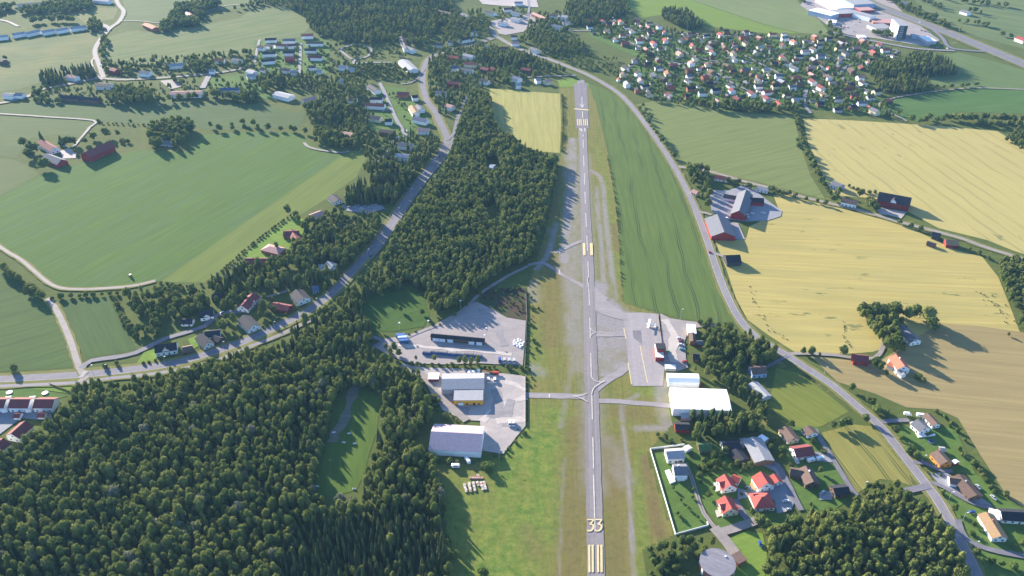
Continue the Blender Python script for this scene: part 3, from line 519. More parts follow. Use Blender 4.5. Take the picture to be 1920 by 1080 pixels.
# ------------------------------------------------------------------ buildings
BLD = []          # (x, y, radius) kept free of trees
def profile(W, wh, rise, kind, over=0.5, th=0.28):
    hw = W / 2
    if kind == 'barrel':
        n = 9; out = [(-(hw + .2) * math.cos(math.pi * i / (n - 1)), wh + rise * math.sin(math.pi * i / (n - 1))) for i in range(n)]
        inn = [(-(hw - .15) * math.cos(math.pi * i / (n - 1)), wh - .25 + rise * math.sin(math.pi * i / (n - 1))) for i in range(n)]
        return out + inn[::-1]
    k = rise / hw
    return [(-hw - over, wh - over * k + .02), (0, wh + rise + .02), (hw + over, wh - over * k + .02), (hw + over, wh - over * k + .02 + th), (0, wh + rise + .02 + th * 1.1), (-hw - over, wh - over * k + .02 + th)]
def gable(root, base, A, B, W, wh, rise, roof, wall, kind='gable', names=('wall', 'roof'), over=0.5, detail=1, chimney=False, dormer=None, doors=()):
    """one roofed volume: walls, roof, openings; A, B are the ridge ends in plan"""
    A, B = np.array(A[:2]), np.array(B[:2]); d = B - A; Ln = np.linalg.norm(d); d /= Ln; n = np.array([-d[1], d[0]])
    def Pt(x, y, z): p = A + d * x + n * y; return (p[0] - base[0], p[1] - base[1], z)
    hw = W / 2; r_ = rise
    if kind == 'barrel':
        sec = [(-hw, 0), (hw, 0)] + [(hw * math.cos(math.pi * i / 8), wh - .3 + rise * math.sin(math.pi * i / 8)) for i in range(9)]
    elif kind in ('flat', 'hip'): sec = [(-hw, 0), (hw, 0), (hw, wh), (-hw, wh)]
    else: sec = [(-hw, 0), (hw, 0), (hw, wh), (0, wh + r_), (-hw, wh)]
    wo = MB().loft([[Pt(0, *s) for s in sec], [Pt(Ln, *s) for s in sec]]).build(names[0], wallm(wall), root)
    if kind == 'flat':
        mb = MB().loft([[Pt(-.25, y, z) for y, z in ((-hw - .25, wh), (hw + .25, wh), (hw + .25, wh + .35), (-hw - .25, wh + .35))], [Pt(Ln + .25, y, z) for y, z in ((-hw - .25, wh), (hw + .25, wh), (hw + .25, wh + .35), (-hw - .25, wh + .35))]])
    elif kind == 'hip':
        o = .5; e = [Pt(-o, -hw - o, wh), Pt(Ln + o, -hw - o, wh), Pt(Ln + o, hw + o, wh), Pt(-o, hw + o, wh)]
        ins = min(hw, Ln * .45); mb = MB(); mb.v = e + [Pt(ins, 0, wh + rise), Pt(Ln - ins, 0, wh + rise)]
        mb.f = [(0, 3, 2, 1), (0, 1, 5, 4), (1, 2, 5), (2, 3, 4, 5), (3, 0, 4)]
    else:
        pr = profile(W, wh, rise, kind, over)
        mb = MB().loft([[Pt(-over * .8, *s) for s in pr], [Pt(Ln + over * .8, *s) for s in pr]])
    rf = mb.build(names[1], roofm(roof), root)
    if chimney:
        x = Ln * .35; zz = wh + rise
        MB().box(Pt(x, .6, zz + .1), (.9, .7, 2.0), math.atan2(d[1], d[0])).build('chimney', wallm(rng.choice(['white', 'brick', 'grey'])), rf)
    yaw = math.atan2(d[1], d[0])
    if dormer and kind == 'gable':      # small cross gable in the slope that faces us
        s = -1 if n[1] > 0 else 1; y0 = s * hw * .30; y1 = s * (hw + .25); x = Ln * .5; dw = min(2.6, Ln * .22); zt = wh + rise * .72; ze = wh + rise * .28
        MB().loft([[Pt(x - dw, y0, ze - 1), Pt(x + dw, y0, ze - 1), Pt(x + dw, y0, ze), Pt(x, y0, zt), Pt(x - dw, y0, ze)], [Pt(x - dw, y1, ze - 1.4), Pt(x + dw, y1, ze - 1.4), Pt(x + dw, y1, ze), Pt(x, y1, zt), Pt(x - dw, y1, ze)]]).build('dormer', wallm(dormer), root)
        MB().loft([[Pt(x - dw - .3, yy, ze - .1), Pt(x, yy, zt + .05), Pt(x + dw + .3, yy, ze - .1), Pt(x + dw + .3, yy, ze + .12), Pt(x, yy, zt + .3), Pt(x - dw - .3, yy, ze + .12)] for yy in (y0, y1 + s * .4)]).build('dormer_roof', roofm(roof), root)
    if detail:
        def win(x, y, z, wx, wy, hz, nm='window', m=M_glass):
            p = MB().box(Pt(x, y, z), (wx, wy, hz), yaw).build(nm, m, root); return p
        side = -1 if n[1] > 0 else 1         # long side turned to the camera
        k = max(2, int(Ln / 3.6))
        for i in range(k):
            x = Ln * (i + .5) / k
            for fl in range(max(1, int(wh / 2.7))):
                if fl == 0 and i == k // 2 and 'door' not in doors: win(x, side * (hw + .03), 1.1, 1.1, .12, 2.1, 'door', wallm('brown')); continue
                win(x, side * (hw + .03), 1.6 + 2.6 * fl, 1.3, .10, 1.2)
        e = Ln if d[1] < 0 else 0; sg = 1 if e else -1
        if kind == 'gable':
            for y in ((-hw * .45), hw * .45): win(e + sg * .03, y, 1.6, .10, 1.2, 1.2)
            if wh + rise > 5: win(e + sg * .03, 0, wh + .5, .10, 1.3, 1.1)
    c = (A + B) / 2; BLD.append((c[0], c[1], max(Ln, W) * .5 + 1.5, A, B, hw + 1.5))
    return rf
def house(a, b, W, wh, rise, roof, wall, label, cat='house', name=None, wings=(), group=None, **kw):
    zr = wh + rise; A, B = G(*a, zr), G(*b, zr); base = ((A[0] + B[0]) / 2, (A[1] + B[1]) / 2, 0)
    root = thing(name or 'house', label, cat, base, group)
    det = kw.get('detail', 1)
    if kw.get('kind') in (None, 'gable') and det and kw.get('trim', True):
        pass
    kw.pop('trim', None)
    rf = gable(root, base, A, B, W, wh, rise, roof, wall, **kw)
    for w_ in wings:
        (wa, wb, wW, wwh, wr, wroof, wwall) = w_[:7]; kk = w_[7] if len(w_) > 7 else 'gable'
        gable(root, base, G(*wa, wwh + wr), G(*wb, wwh + wr), wW, wwh, wr, wroof, wwall, kind=kk, names=('wing_wall', 'wing_roof'), detail=0, over=.4)
    return root, base
def slab(root, base, px, z0, z1, mat, name):
    pts = [G(*p, z1) for p in px]; pts = [(p[0] - base[0], p[1] - base[1]) for p in pts]
    return MB().prism(pts, z0, z1).build(name, mat, root)
M_deck = paint('deck_boards', (.55, .50, .45), .8, .1); M_odeck = paint('orange_deck', (.60, .33, .12), .8, .1)

# --- lower right: red roofed houses and neighbours
r, bs = house((1358.5, 890), (1369.5, 909), 10, 3.6, 3.6, 'red', 'white', 'white house with red gable roof and dormer, upper left of the four red roofed', dormer='white', chimney=False, wings=[((1374, 891), (1388, 897), 6, 2.6, 2, 'red', 'white')])
slab(r, bs, [(1338, 905), (1346, 902), (1351, 919), (1342, 922)], 0, .5, M_deck, 'terrace')
r, bs = house((1426.5, 885), (1439, 905), 11, 4, 3.8, 'red', 'white', 'white house with plain bright red roof and orange timber terrace')
slab(r, bs, [(1406, 906), (1416, 904), (1424, 918), (1412, 920)], 0, .6, M_odeck, 'terrace')
house((1451, 889), (1460, 902), 6.5, 2.6, 2, 'red', 'white', 'small red roofed garage beside the house with the orange terrace', 'garage', 'garage')
r, bs = house((1359.5, 930), (1372, 953), 10, 3.6, 3.6, 'red', 'cream', 'cream walled house with red roof, nearest the white garden wall', dormer='white', wings=[((1372, 945), (1385, 952), 5, 2.6, 1.8, 'red', 'white')])
slab(r, bs, [(1341, 957), (1349, 955), (1354, 966), (1345, 970)], 0, .5, M_deck, 'terrace')
house((1412, 932), (1449, 930), 12, 3.2, 3.6, 'red', 'white', 'broad red hipped roof house in the asphalt court', kind='hip', wings=[((1413, 927), (1421, 926), 5, 3, 2, 'red', 'white')])
house((1355, 830), (1387, 828), 10, 3, 2.6, 'dark', 'white', 'dark slate roofed bungalow with a rear wing under the dark wood', wings=[((1379, 842), (1395, 861), 9, 3, 1.6, 'dark', 'brown')])
r, bs = house((1411, 820), (1434, 862), 13, 4, 1.6, 'lightgrey', 'brown', 'long workshop with pale grey low roof between brown houses', 'workshop', 'workshop', detail=0)
house((1425, 817), (1436, 824), 7, 3, 1.4, 'white', 'grey', 'small shed with curved white roof behind the pale workshop', 'shed', 'shed', kind='barrel', detail=0)
house((1395, 822), (1400, 834), 5, 2.6, .6, 'lightgrey', 'grey', 'lean shed with light roof against the pale workshop', 'shed', 'shed', detail=0)
house((1472, 800), (1489, 821), 9, 3.2, 2.2, 'brown', 'cream', 'yellowish gabled house with brown roof behind the red white one')
house((1514, 799), (1525, 811), 8.5, 2.8, 1.9, 'brown', 'white', 'brown roofed garage with white gable at the lane head', 'garage', 'garage')
r, bs = house((1489, 842), (1522, 837), 10, 3.4, 2.8, 'maroon', 'white', 'white house with dark red roof and a white camper outside')
slab(r, bs, [(1480, 846), (1487, 844), (1500, 868), (1494, 870)], 0, .6, M_deck, 'terrace')
house((1511, 874), (1525, 903), 9, 3.4, 2.6, 'brown', 'brown', 'brown timber house with brown roof beside the narrow lane', wings=[((1483, 879), (1506, 884), 7, 3, 2, 'brown', 'brown')], chimney=True)
house((1563, 916), (1590, 913), 8, 2.8, 2, 'dark', 'brown', 'dark garage with white gable edge at the wood corner', 'garage', 'garage')
house((1250, 847), (1281, 845), 9, 4.5, 2.2, 'lightgrey', 'white', 'white flat fronted house under the top garden wall')
r, bs = house((1264, 875), (1288, 875), 9.5, 4.6, 2.6, 'grey', 'white', 'white house with grey roof and big white terrace inside the garden wall', chimney=True)
slab(r, bs, [(1247, 882), (1255, 880), (1267, 902), (1257, 906)], 0, 1.0, M_white, 'terrace'); slab(r, bs, [(1270, 889), (1284, 889), (1285, 897), (1270, 898)], 0, 2.4, M_white, 'balcony')
house((1286, 836), (1292, 841), 5, 2.4, .8, 'white', 'white', 'tiny white shed at the corner of the garden wall', 'shed', 'shed', detail=0)
house((1310, 834), (1333, 833), 9, 2.8, 2, 'green', 'brown', 'turf roofed cabin with an orange gable under the trees', 'cabin', 'cabin')
r, bs = house((1720, 787), (1736, 801), 9.5, 3.6, 2.4, 'grey', 'white', 'white house with grey roof and wide white terrace at the brown field')
slab(r, bs, [(1706, 792), (1712, 790), (1738, 818), (1753, 812), (1754, 816), (1722, 820)], 0, .7, M_white, 'terrace')
house((1739, 775), (1757, 794), 6, 3, 1.6, 'brown', 'white', 'narrow white outbuilding with brown roof beside the grey roofed house', 'outbuilding', 'outbuilding')
house((1758, 845), (1776, 865), 9, 3.8, 2.2, 'brown', 'orange', 'bright orange house with brown roof at the edge of the brown field')
house((1763, 840), (1772, 841), 4, 2.4, .8, 'lightgrey', 'brown', 'little shed with pale roof behind the orange house', 'shed', 'shed', detail=0)
house((1790, 862), (1795, 866), 4, 2.4, .9, 'white', 'red', 'tiny red shed with white roof beside the orange house', 'shed', 'shed', detail=0)
house((1798, 890), (1831, 928), 9.5, 3, 1.8, 'brown', 'brown', 'long brown bungalow with two chimneys at the brown field corner', chimney=True, wings=[((1781, 896), (1801, 899), 7, 3, 1.6, 'brown', 'white')])
house((1850, 961), (1877, 1005), 9, 3.4, 2, 'tan', 'white', 'long white house with tan roof at the lower right corner', chimney=True)
house((1856, 961), (1874, 966), 8, 2.8, .4, 'white', 'grey', 'carport with flat white roof behind the tan roofed house', 'carport', 'carport', kind='flat', detail=0)
house((1877, 959), (1930, 962), 9, 3.2, 2.4, 'dark', 'white', 'dark roofed white house at the right edge of the lower corner')
# --- airfield right side
def quadhouse(qd, h, rise, axis, roof, wall, label, cat, name, **kw):
    p = [np.array(G(*q_, h)) for q_ in qd]          # back-left, back-right, front-right, front-left at the eaves
    if axis == 'x': A, B = (p[0] + p[3]) / 2, (p[1] + p[2]) / 2; W = (np.linalg.norm(p[0] - p[3]) + np.linalg.norm(p[1] - p[2])) / 2
    else: A, B = (p[0] + p[1]) / 2, (p[2] + p[3]) / 2; W = (np.linalg.norm(p[0] - p[1]) + np.linalg.norm(p[3] - p[2])) / 2
    base = ((A[0] + B[0]) / 2, (A[1] + B[1]) / 2, 0); root = thing(name, label, cat, base, kw.pop('group', None))
    gable(root, base, A, B, W, h, rise, roof, wall, detail=kw.pop('detail', 0), **kw); return root, base
def wallbox(root, base, px, z, size, yaw, mat, name):
    p = G(*px, z); return MB().box((p[0] - base[0], p[1] - base[1], z), size, yaw).build(name, mat, root)
r, bs = quadhouse([(1257, 727), (1362, 731), (1371, 770), (1261, 767)], 6.5, 1.4, 'x', 'white', 'white', 'large white roofed hangar with red end trim beside the trees', 'hangar', 'hangar', over=.15)
slab(r, bs, [(1362.5, 731), (1364, 731), (1373, 770), (1371.2, 770)], 5.2, 6.7, wallm('red'), 'end_trim')
slab(r, bs, [(1278, 774), (1297, 774), (1297, 783), (1277, 783)], 0, 3.2, wallm('grey'), 'porch')
for i in range(5): wallbox(r, bs, (1303 + i * 13, 775), 2.4, (4.0, .5, 3.4), ang((1257, 770), (1371, 773)), wallm('grey'), 'door')
r, bs = quadhouse([(1250, 701), (1308, 703), (1310, 720), (1254, 719)], 3.6, 3.0, 'x', 'white', 'white', 'smaller hangar with barrel curved white roof and red end', 'hangar', 'hangar', kind='barrel')
wallbox(r, bs, (1310.6, 716), 3, (.3, 8, 4.5), ang((1257, 770), (1371, 773)), wallm('red'), 'end_wall')
wallbox(r, bs, (1272, 722), 1.4, (7, .3, 1.4), ang((1257, 770), (1371, 773)), M_glass, 'window')
quadhouse([(1247, 684), (1266, 685), (1267, 691), (1248, 691)], 2.6, .3, 'x', 'white', 'grey', 'white site container between terminal and curved hangar', 'container', 'container', kind='flat')
r, bs = quadhouse([(1227.5, 645), (1242, 647), (1244, 670), (1230, 670)], 4.2, .5, 'y', 'white', 'red', 'red terminal building with a dark control tower cab on the apron', 'terminal', 'terminal', kind='flat')
wallbox(r, bs, (1239, 654), 5.6, (6.5, 6.0, 4.6), ang((1230, 668), (1244, 668)), wallm('red'), 'tower')
wallbox(r, bs, (1239, 650.5), 8.7, (6.9, 6.4, 1.8), ang((1230, 668), (1244, 668)), M_glass, 'tower_glazing'); wallbox(r, bs, (1239, 649), 9.9, (7.6, 7.2, .5), ang((1230, 668), (1244, 668)), roofm('dark'), 'tower_roof')
for i in range(3): wallbox(r, bs, (1228.5 + i * .9, 652 + i * 7), 2.4, (.3, 2.2, 1.4), ang((1230, 668), (1244, 668)), M_glass, 'window')
quadhouse([(1288, 608), (1303, 609), (1305.5, 625), (1290, 625)], 3.4, .6, 'y', 'white', 'cream', 'flat white roofed clubhouse at the gravel car park', 'clubhouse', 'clubhouse', kind='flat')
quadhouse([(1292, 626), (1304, 626), (1305, 641), (1294, 641)], 3, 1.2, 'y', 'brown', 'brick', 'brick red annex behind the flat white clubhouse', 'annex', 'annex')
house((1307, 640), (1318, 640), 5, 2.6, 1.4, 'grey', 'red', 'small red cabin beside the clubhouse annex', 'cabin', 'cabin')
house((1300, 664), (1311, 665), 7, 2.8, 2, 'dark', 'brown', 'dark maroon shed on the grass behind the car park', 'shed', 'shed')
quadhouse([(1266, 792), (1291, 793), (1293, 806), (1266, 805)], 3, 1.4, 'x', 'dark', 'red', 'dark roofed shed with a red end below the large hangar', 'shed', 'shed')
house((1408, 690), (1435, 688), 9.5, 4.2, 2.2, 'brown', 'blue', 'pale blue house with grey brown roof above the meadow', chimney=True)
house((1412, 716), (1438, 742), 8, 2.8, 1.4, 'lightgrey', 'grey', 'long grey roofed shed at the meadow edge', 'shed', 'shed', detail=0)
# --- right farms
house((1399, 356), (1386, 395), 15, 5.5, 5, 'grey', 'red', 'big red barn with dark grey roof in the asphalt farm yard', 'barn', 'barn', wings=[((1402, 370), (1432, 372), 10, 4, 3, 'dark', 'red'), ((1358, 364), (1386, 369), 9, 3.4, 2, 'dark', 'white')])
house((1345, 402), (1358, 435), 23, 4.6, 5, 'grey', 'red', 'wide red barn with light grey roof by the road', 'barn', 'barn')
house((1361, 479), (1387, 478), 13, 4, 4, 'dark', 'dark', 'dark lone barn at the golden field edge', 'barn', 'barn', detail=0)
house((1341, 328), (1370, 333), 8, 3, 2, 'maroon', 'white', 'low house with red roof behind the hedge by the farm', )
house((1300, 355), (1309, 359), 6, 3, 2.2, 'pink', 'cream', 'tiny pinkish cottage among trees beside the road', 'cottage', 'cottage')
house((1420, 350), (1441, 354), 6, 3, 1.6, 'lightgrey', 'white', 'low white outbuilding along the farm lane', 'outbuilding', 'outbuilding')
house((1649, 360), (1709, 371), 17, 6.5, 5.5, 'dark', 'red', 'long red farmhouse barn with dark roof and white end', 'barn', 'barn', dormer='white')
house((1580, 371), (1608, 377), 9, 4.4, 2.6, 'brown', 'white', 'white farmhouse with brown roof along the lane')
house((1564, 339), (1580, 346), 10, 4, 2.6, 'grey', 'blue', 'pale blue grey house at the hedgerow end')
house((1749, 435), (1764, 438), 8, 3.4, 2.4, 'dark', 'dark', 'dark shed on the lane beside the tan roofed house', 'shed', 'shed')
house((1774, 449), (1797, 451), 9, 3.4, 3, 'tan', 'red', 'red house with tan roof beside the farm lane')
house((1740, 452), (1755, 457), 5, 2.6, 1.4, 'dark', 'brown', 'low dark lean shed below the farm lane', 'shed', 'shed', detail=0)
house((1600, 665), (1628, 668), 9, 3.8, 2.6, 'maroon', 'red', 'small red barn with dark roof on the gravel lane', 'barn', 'barn')
house((1680, 665), (1696, 686), 10, 5, 3, 'orange', 'white', 'white house with bright orange tile roof above the brown field', chimney=True, wings=[((1668, 678), (1680, 684), 6, 3, 1.6, 'orange', 'white'), ((1688, 694), (1696, 700), 4.5, 3, 1.5, 'lightgrey', 'white')])
house((1692, 611), (1719, 636), 9.5, 3.6, 2.4, 'grey', 'white', 'white house with blue grey roof in the field grove', wings=[((1686, 610), (1700, 612), 7, 3, 2, 'dark', 'white')])
# --- yards left of the runway
r, bs = quadhouse([(828.5, 699), (909.5, 702), (906, 727), (829, 733)], 5.0, 2.4, 'x', 'lightgrey', 'grey', 'grey roofed workshop with bright yellow front in the pale yard', 'workshop', 'workshop', over=.2)
p = [np.array(G(*q_, 4.6)) for q_ in [(852, 732), (906, 730), (905, 752), (851, 751)]]
gable(r, bs, (p[0] + p[3]) / 2, (p[1] + p[2]) / 2, float(np.linalg.norm(p[0] - p[3])), 4.6, .35, 'lightgrey', 'yellow', kind='flat', names=('annex_wall', 'annex_roof'), detail=0)
ya = ang((851, 752), (905, 753))
wallbox(r, bs, (864, 757.8), 1.6, (3.6, .4, 2.6), ya, M_white, 'door'); wallbox(r, bs, (889, 758.2), 1.4, (1.5, .4, 2.3), ya, M_glass, 'window'); wallbox(r, bs, (876, 758), 2.4, (1.5, .4, 1.0), ya, M_glass, 'window'); wallbox(r, bs, (898, 758), 2.4, (1.5, .4, 1.0), ya, M_glass, 'window')
quadhouse([(804, 700), (823, 700), (822, 711), (803, 711)], 2.8, .3, 'x', 'white', 'red', 'small red shed with flat white roof beside the yellow workshop', 'shed', 'shed', kind='flat')
quadhouse([(813, 796), (908, 799), (902, 849), (805, 842)], 5.0, 4.6, 'x', 'lilac', 'white', 'large hall with lilac pink roof at the wood edge', 'hall', 'hall', over=.2)
r, bs = quadhouse([(809, 625), (909, 635), (908, 640), (808, 632)], 3.8, 1.2, 'x', 'dark', 'brown', 'long dark garage row with white doors in the gravel yard', 'garage', 'garage', over=.3)
wa = ang((808, 632), (908, 640))
for x, y in ((814.5, 637.3), (820.5, 637.8), (829.5, 638.6), (844, 639.8), (884, 643.6), (898.5, 645)): wallbox(r, bs, (x, y), 1.7, (2.8 if x in (814.5, 820.5) else 4.6, .5, 3.0), wa, M_white, 'door')
M_blue = paint('blue_steel', (.045, .13, .38), .5, .15); M_skip = paint('skip_tarpaulin', (.24, .22, .21), .9, .2); M_bluew = paint('pale_blue_steel', (.45, .60, .80), .5, .08)
skip = None
for i, (x, y) in enumerate(((800.5, 664), (816, 663), (832, 664), (848.5, 666), (864.5, 667), (880.5, 668), (896.5, 669.5))):
    p = GV(x, y); lab = ['blue waste container with white load, left end of the container row', 'blue waste container with grey cover, second in the row', 'blue waste container with grey cover, third in the row', 'blue waste container with grey cover, middle of the row', 'blue waste container with grey cover behind the young trees', 'blue waste container with grey cover, next to the row end', 'blue waste container with grey cover, right end of the row'][i]
    t_ = thing('waste_container', lab, 'container', p, 'blue waste containers in the gravel yard', wa)
    if skip is None:
        mb = MB(); mb.loft([[(-3.2, -1.6, 0), (3.0, -1.6, 0), (3.0, 1.6, 0), (-3.2, 1.6, 0)], [(-3.4, -1.7, 2.4), (3.2, -1.7, 2.4), (3.2, 1.7, 2.4), (-3.4, 1.7, 2.4)]])
        for xx in (-2, 0, 2): mb.box((xx, -1.72, 1.2), (.15, .12, 2.3))
        o1 = mb.build('body', M_blue, t_)
        mb = MB(); mb.loft([[(-3.3, -1.6, 2.42), (3.1, -1.6, 2.42), (3.1, 1.6, 2.42), (-3.3, 1.6, 2.42)], [(-3.0, -.9, 2.75), (2.9, -.8, 2.7), (2.9, .9, 2.72), (-3.0, .8, 2.8)]]); o2 = mb.build('cover', M_skip, t_)
        skip = (o1, o2)
    else:
        for o in skip: c_ = o.copy(); COL.objects.link(c_); c_.parent = t_
for i, (x, y, mt, lb) in enumerate(((750.5, 633, M_blue, 'blue lorry box at the back of the three by the fence'), (754, 637.5, M_bluew, 'pale blue lorry box, middle of the three by the fence'), (757, 643.5, M_blue, 'blue lorry box nearest of the three by the fence'))):
    t_ = thing('box_trailer', lb, 'trailer', GV(x, y), 'blue boxes parked by the fence', wa + .25)
    MB().box((.3, 0, 2.2), (7.4, 2.5, 2.7)).build('box', mt, t_); MB().box((.3, 0, .7), (7.0, 1.6, .25)).build('chassis', M_dark, t_)
    for xx in (-2.2, -1.0, 2.6):
        MB().tube((xx, -1.2, .5), (xx, 1.2, .5), .5, seg=10).build('wheel', M_rubber, t_)
bale = None
pos = []
for i in range(34):
    a_ = rng.uniform(0, 6.28); rr_ = math.sqrt(rng.random()); pos.append((973 + 9.5 * rr_ * math.cos(a_), 645 + 9 * rr_ * math.sin(a_)))
keepb = []
for p_ in pos:
    g_ = G(*p_)
    if all(math.hypot(g_[0] - h[0], g_[1] - h[1]) > 1.75 for h in keepb): keepb.append(g_)
for i, g_ in enumerate(keepb):
    if bale is None:
        mb = MB(); n_ = 12; mb.loft([[(r_ * math.cos(2 * math.pi * k / n_), r_ * math.sin(2 * math.pi * k / n_), z_) for k in range(n_)] for r_, z_ in ((.72, 0), (.85, .15), (.86, 1.15), (.72, 1.3))]); o = mb.build('wrapped_bale', M_white, None, True)
        bale = o
    else: o = bale.copy(); COL.objects.link(o)
    o.location = (g_[0], g_[1], 0); tag(o, 'white wrapped bale in the heap at the yard fence', 'bale', 'white bales heaped at the yard fence')
# --- left: small white houses by the main road
house((290, 648), (330, 642), 10, 4, 3.4, 'dark', 'white', 'white house with dark roof and central gable nearest the wood', dormer='white')
house((342, 652), (360, 648.5), 8, 2.6, 2, 'brown', 'brown', 'brownish roofed garage right of the gabled white house', 'garage', 'garage')
house((374, 626), (390, 642), 8.5, 3.4, 2.8, 'dark', 'white', 'dark roofed house with white front gable and cross roof', wings=[((384, 622), (412, 619), 8.5, 3.4, 2.4, 'dark', 'white')])
house((402, 629), (414, 634), 7, 2.6, 1.8, 'dark', 'brown', 'dark garage at the hedge beside the cross roofed house', 'garage', 'garage')
house((341, 599), (361, 599.5), 7, 2.6, 1.8, 'dark', 'white', 'small white garage with dark roof on the lawn', 'garage', 'garage')
house((374, 585), (399, 581), 9, 3.6, 3, 'dark', 'white', 'dark roofed white house north of the side street', dormer='white')
house((475, 549), (453, 573), 10, 3.8, 3.2, 'maroon', 'white', 'long white house with dark red roof and white dormer', dormer='white', chimney=True)
house((456, 591), (475, 609), 11, 3.8, 3.4, 'dark', 'white', 'dark roofed house with broad white gable beside the hedge')
house((511, 568), (543, 574), 9, 3, 2.2, 'maroon', 'red', 'red bungalow with red roof beside the bright lawn', chimney=True)
house((555, 543), (569, 558), 12, 3.8, 2.8, 'dark', 'white', 'white house with dark blue roof and long balcony by the road')
house((398, 552), (414, 551), 8, 3.2, 2.4, 'dark', 'dark', 'dark house under the trees above the side street')
house((585, 538), (596, 536), 7, 3, 2, 'blue', 'blue', 'small blue grey house in the shade near the road')
for a_, b_, W, rf, wl, lb, kw in (((622, 364), (634, 374), 10, 'dark', 'white', 'white house with dark roof at the yellow green strip', {}), ((582, 403), (603, 395), 10, 'pink', 'cream', 'house with faded red roof by the tall spruce', {}),
    ((532, 434), (559, 433), 10, 'maroon', 'brick', 'brick house with dark red cross roof on a bright lawn', dict(wings=[((545, 430), (556, 446), 8, 3, 2.2, 'maroon', 'brick')])), ((496, 459), (528, 467), 12, 'pink', 'brick', 'brick bungalow with broad red hipped roof', dict(kind='hip')),
    ((461, 485), (499, 485), 10, 'maroon', 'brick', 'long dark red roofed bungalow by the hedge', dict(chimney=True)), ((614, 490), (626, 496), 9, 'lightgrey', 'white', 'pale grey roofed house among the roadside trees', dict(wings=[((598, 498), (606, 496), 7, 2.8, 1.4, 'lightgrey', 'white')])),
    ((643, 420), (659, 421), 9, 'dark', 'dark', 'dark roofed house hidden among the garden trees', {}), ((605, 457), (618, 457), 9, 'dark', 'brick', 'small dark roofed house below the brick bungalows', {}), ((724, 325), (740, 327), 9, 'brown', 'brown', 'brown house in the spruces above the junction', {}), ((712, 346), (722, 346), 8, 'brown', 'brown', 'small brown cabin under the roadside spruces', {})):
    house(a_, b_, W, 3.2, 2.4, rf, wl, lb, **kw)
# terraced houses, lower left
for (a_, b_, lb) in (((66, 749), (101, 749), 'white terraced house with red roof, right end of the row'), ((20, 749), (56, 749), 'white terraced house with red roof, second in the row'), ((-30, 749), (11, 749), 'white terraced house with red roof, cut by the left edge'), ((47, 790), (21, 813), 'white house with red roof standing aslant below the row'), ((6, 822), (-20, 842), 'white house with red roof at the lower end by the wood')):
    house(a_, b_, 11, 4.6, 3.0, 'maroon', 'white', lb, group='terraced houses by the wood')
for q_, lb in (([(57, 744), (65, 743), (57, 768), (46, 768)], 'flat white roofed link between the two right terraced houses'), ([(12, 744), (20, 743), (12, 768), (1, 768)], 'flat white roofed link between the two left terraced houses')):
    quadhouse(q_, 3.4, .3, 'y', 'white', 'white', lb, 'annex', 'annex', kind='flat')
house((27, 776), (38, 776), 5, 2.4, 1.3, 'maroon', 'white', 'small red roofed garage before the second terraced house', 'garage', 'garage', detail=0)
house((72, 775), (84, 775), 5, 2.4, 1.3, 'maroon', 'white', 'small red roofed garage before the end terraced house', 'garage', 'garage', detail=0)
# left farm
house((158, 286), (204, 265), 15, 6.5, 4.5, 'maroon', 'red', 'long red barn with dark roof on the large green field', 'barn', 'barn')
house((76, 262), (101, 276), 11, 4.5, 3.4, 'maroon', 'white', 'white farmhouse with dark maroon roof under trees')
house((86, 288), (115, 299), 13, 4, 4, 'grey', 'red', 'grey roofed red barn beside the farm gravel', 'barn', 'barn')
house((302, 262), (325, 265), 9, 3.4, 2.4, 'grey', 'grey', 'grey house inside the field grove')
house((919, 309), (927, 310), 8, 4, 1.6, 'white', 'white', 'small white house alone inside the middle wood')
# round tank
p = GV(1345.6, 1055, 5.5); root = thing('tank', 'round brick tank building with flat grey roof and white pilasters', 'tank', (p.x, p.y, 0)); Rk = 10.4; n_ = 48
circ = lambda r_: [(r_ * math.cos(2 * math.pi * k / n_), r_ * math.sin(2 * math.pi * k / n_)) for k in range(n_)]
MB().prism(circ(Rk - .4), 0, 5.2).build('wall', wallm('brick'), root)
M_felt = hard_mat('roof_felt', (.16, .155, .18), (.27, .255, .285), R(-30), .03, .5, spot=(.19, .185, .21))
MB().prism(circ(Rk), 5.21, 5.6).build('roof', M_felt, root); MB().tube((5.5, 4.2, 5.6), (5.5, 4.2, 6.2), .5, seg=10).build('vent', M_white, root)
for k in range(8):
    a_ = 2 * math.pi * (k + .5) / 8; MB().box(((Rk - .3) * math.cos(a_), (Rk - .3) * math.sin(a_), 2.6), (.5, 1.6, 5.1), a_).build('pilaster', M_white, root)
an = GV(1385, 1052); MB().box((an.x - p.x - .5, an.y - p.y, 1.5), (6.5, 6.5, 3.0), .5).build('annex_wall', wallm('brick'), root); MB().box((an.x - p.x - .5, an.y - p.y, 3.15), (7.2, 7.2, .3), .5).build('annex_roof', roofm('brown'), root)
BLD.append((p.x, p.y, 13, np.array((p.x - 6, p.y)), np.array((p.x + 16, p.y)), 11))
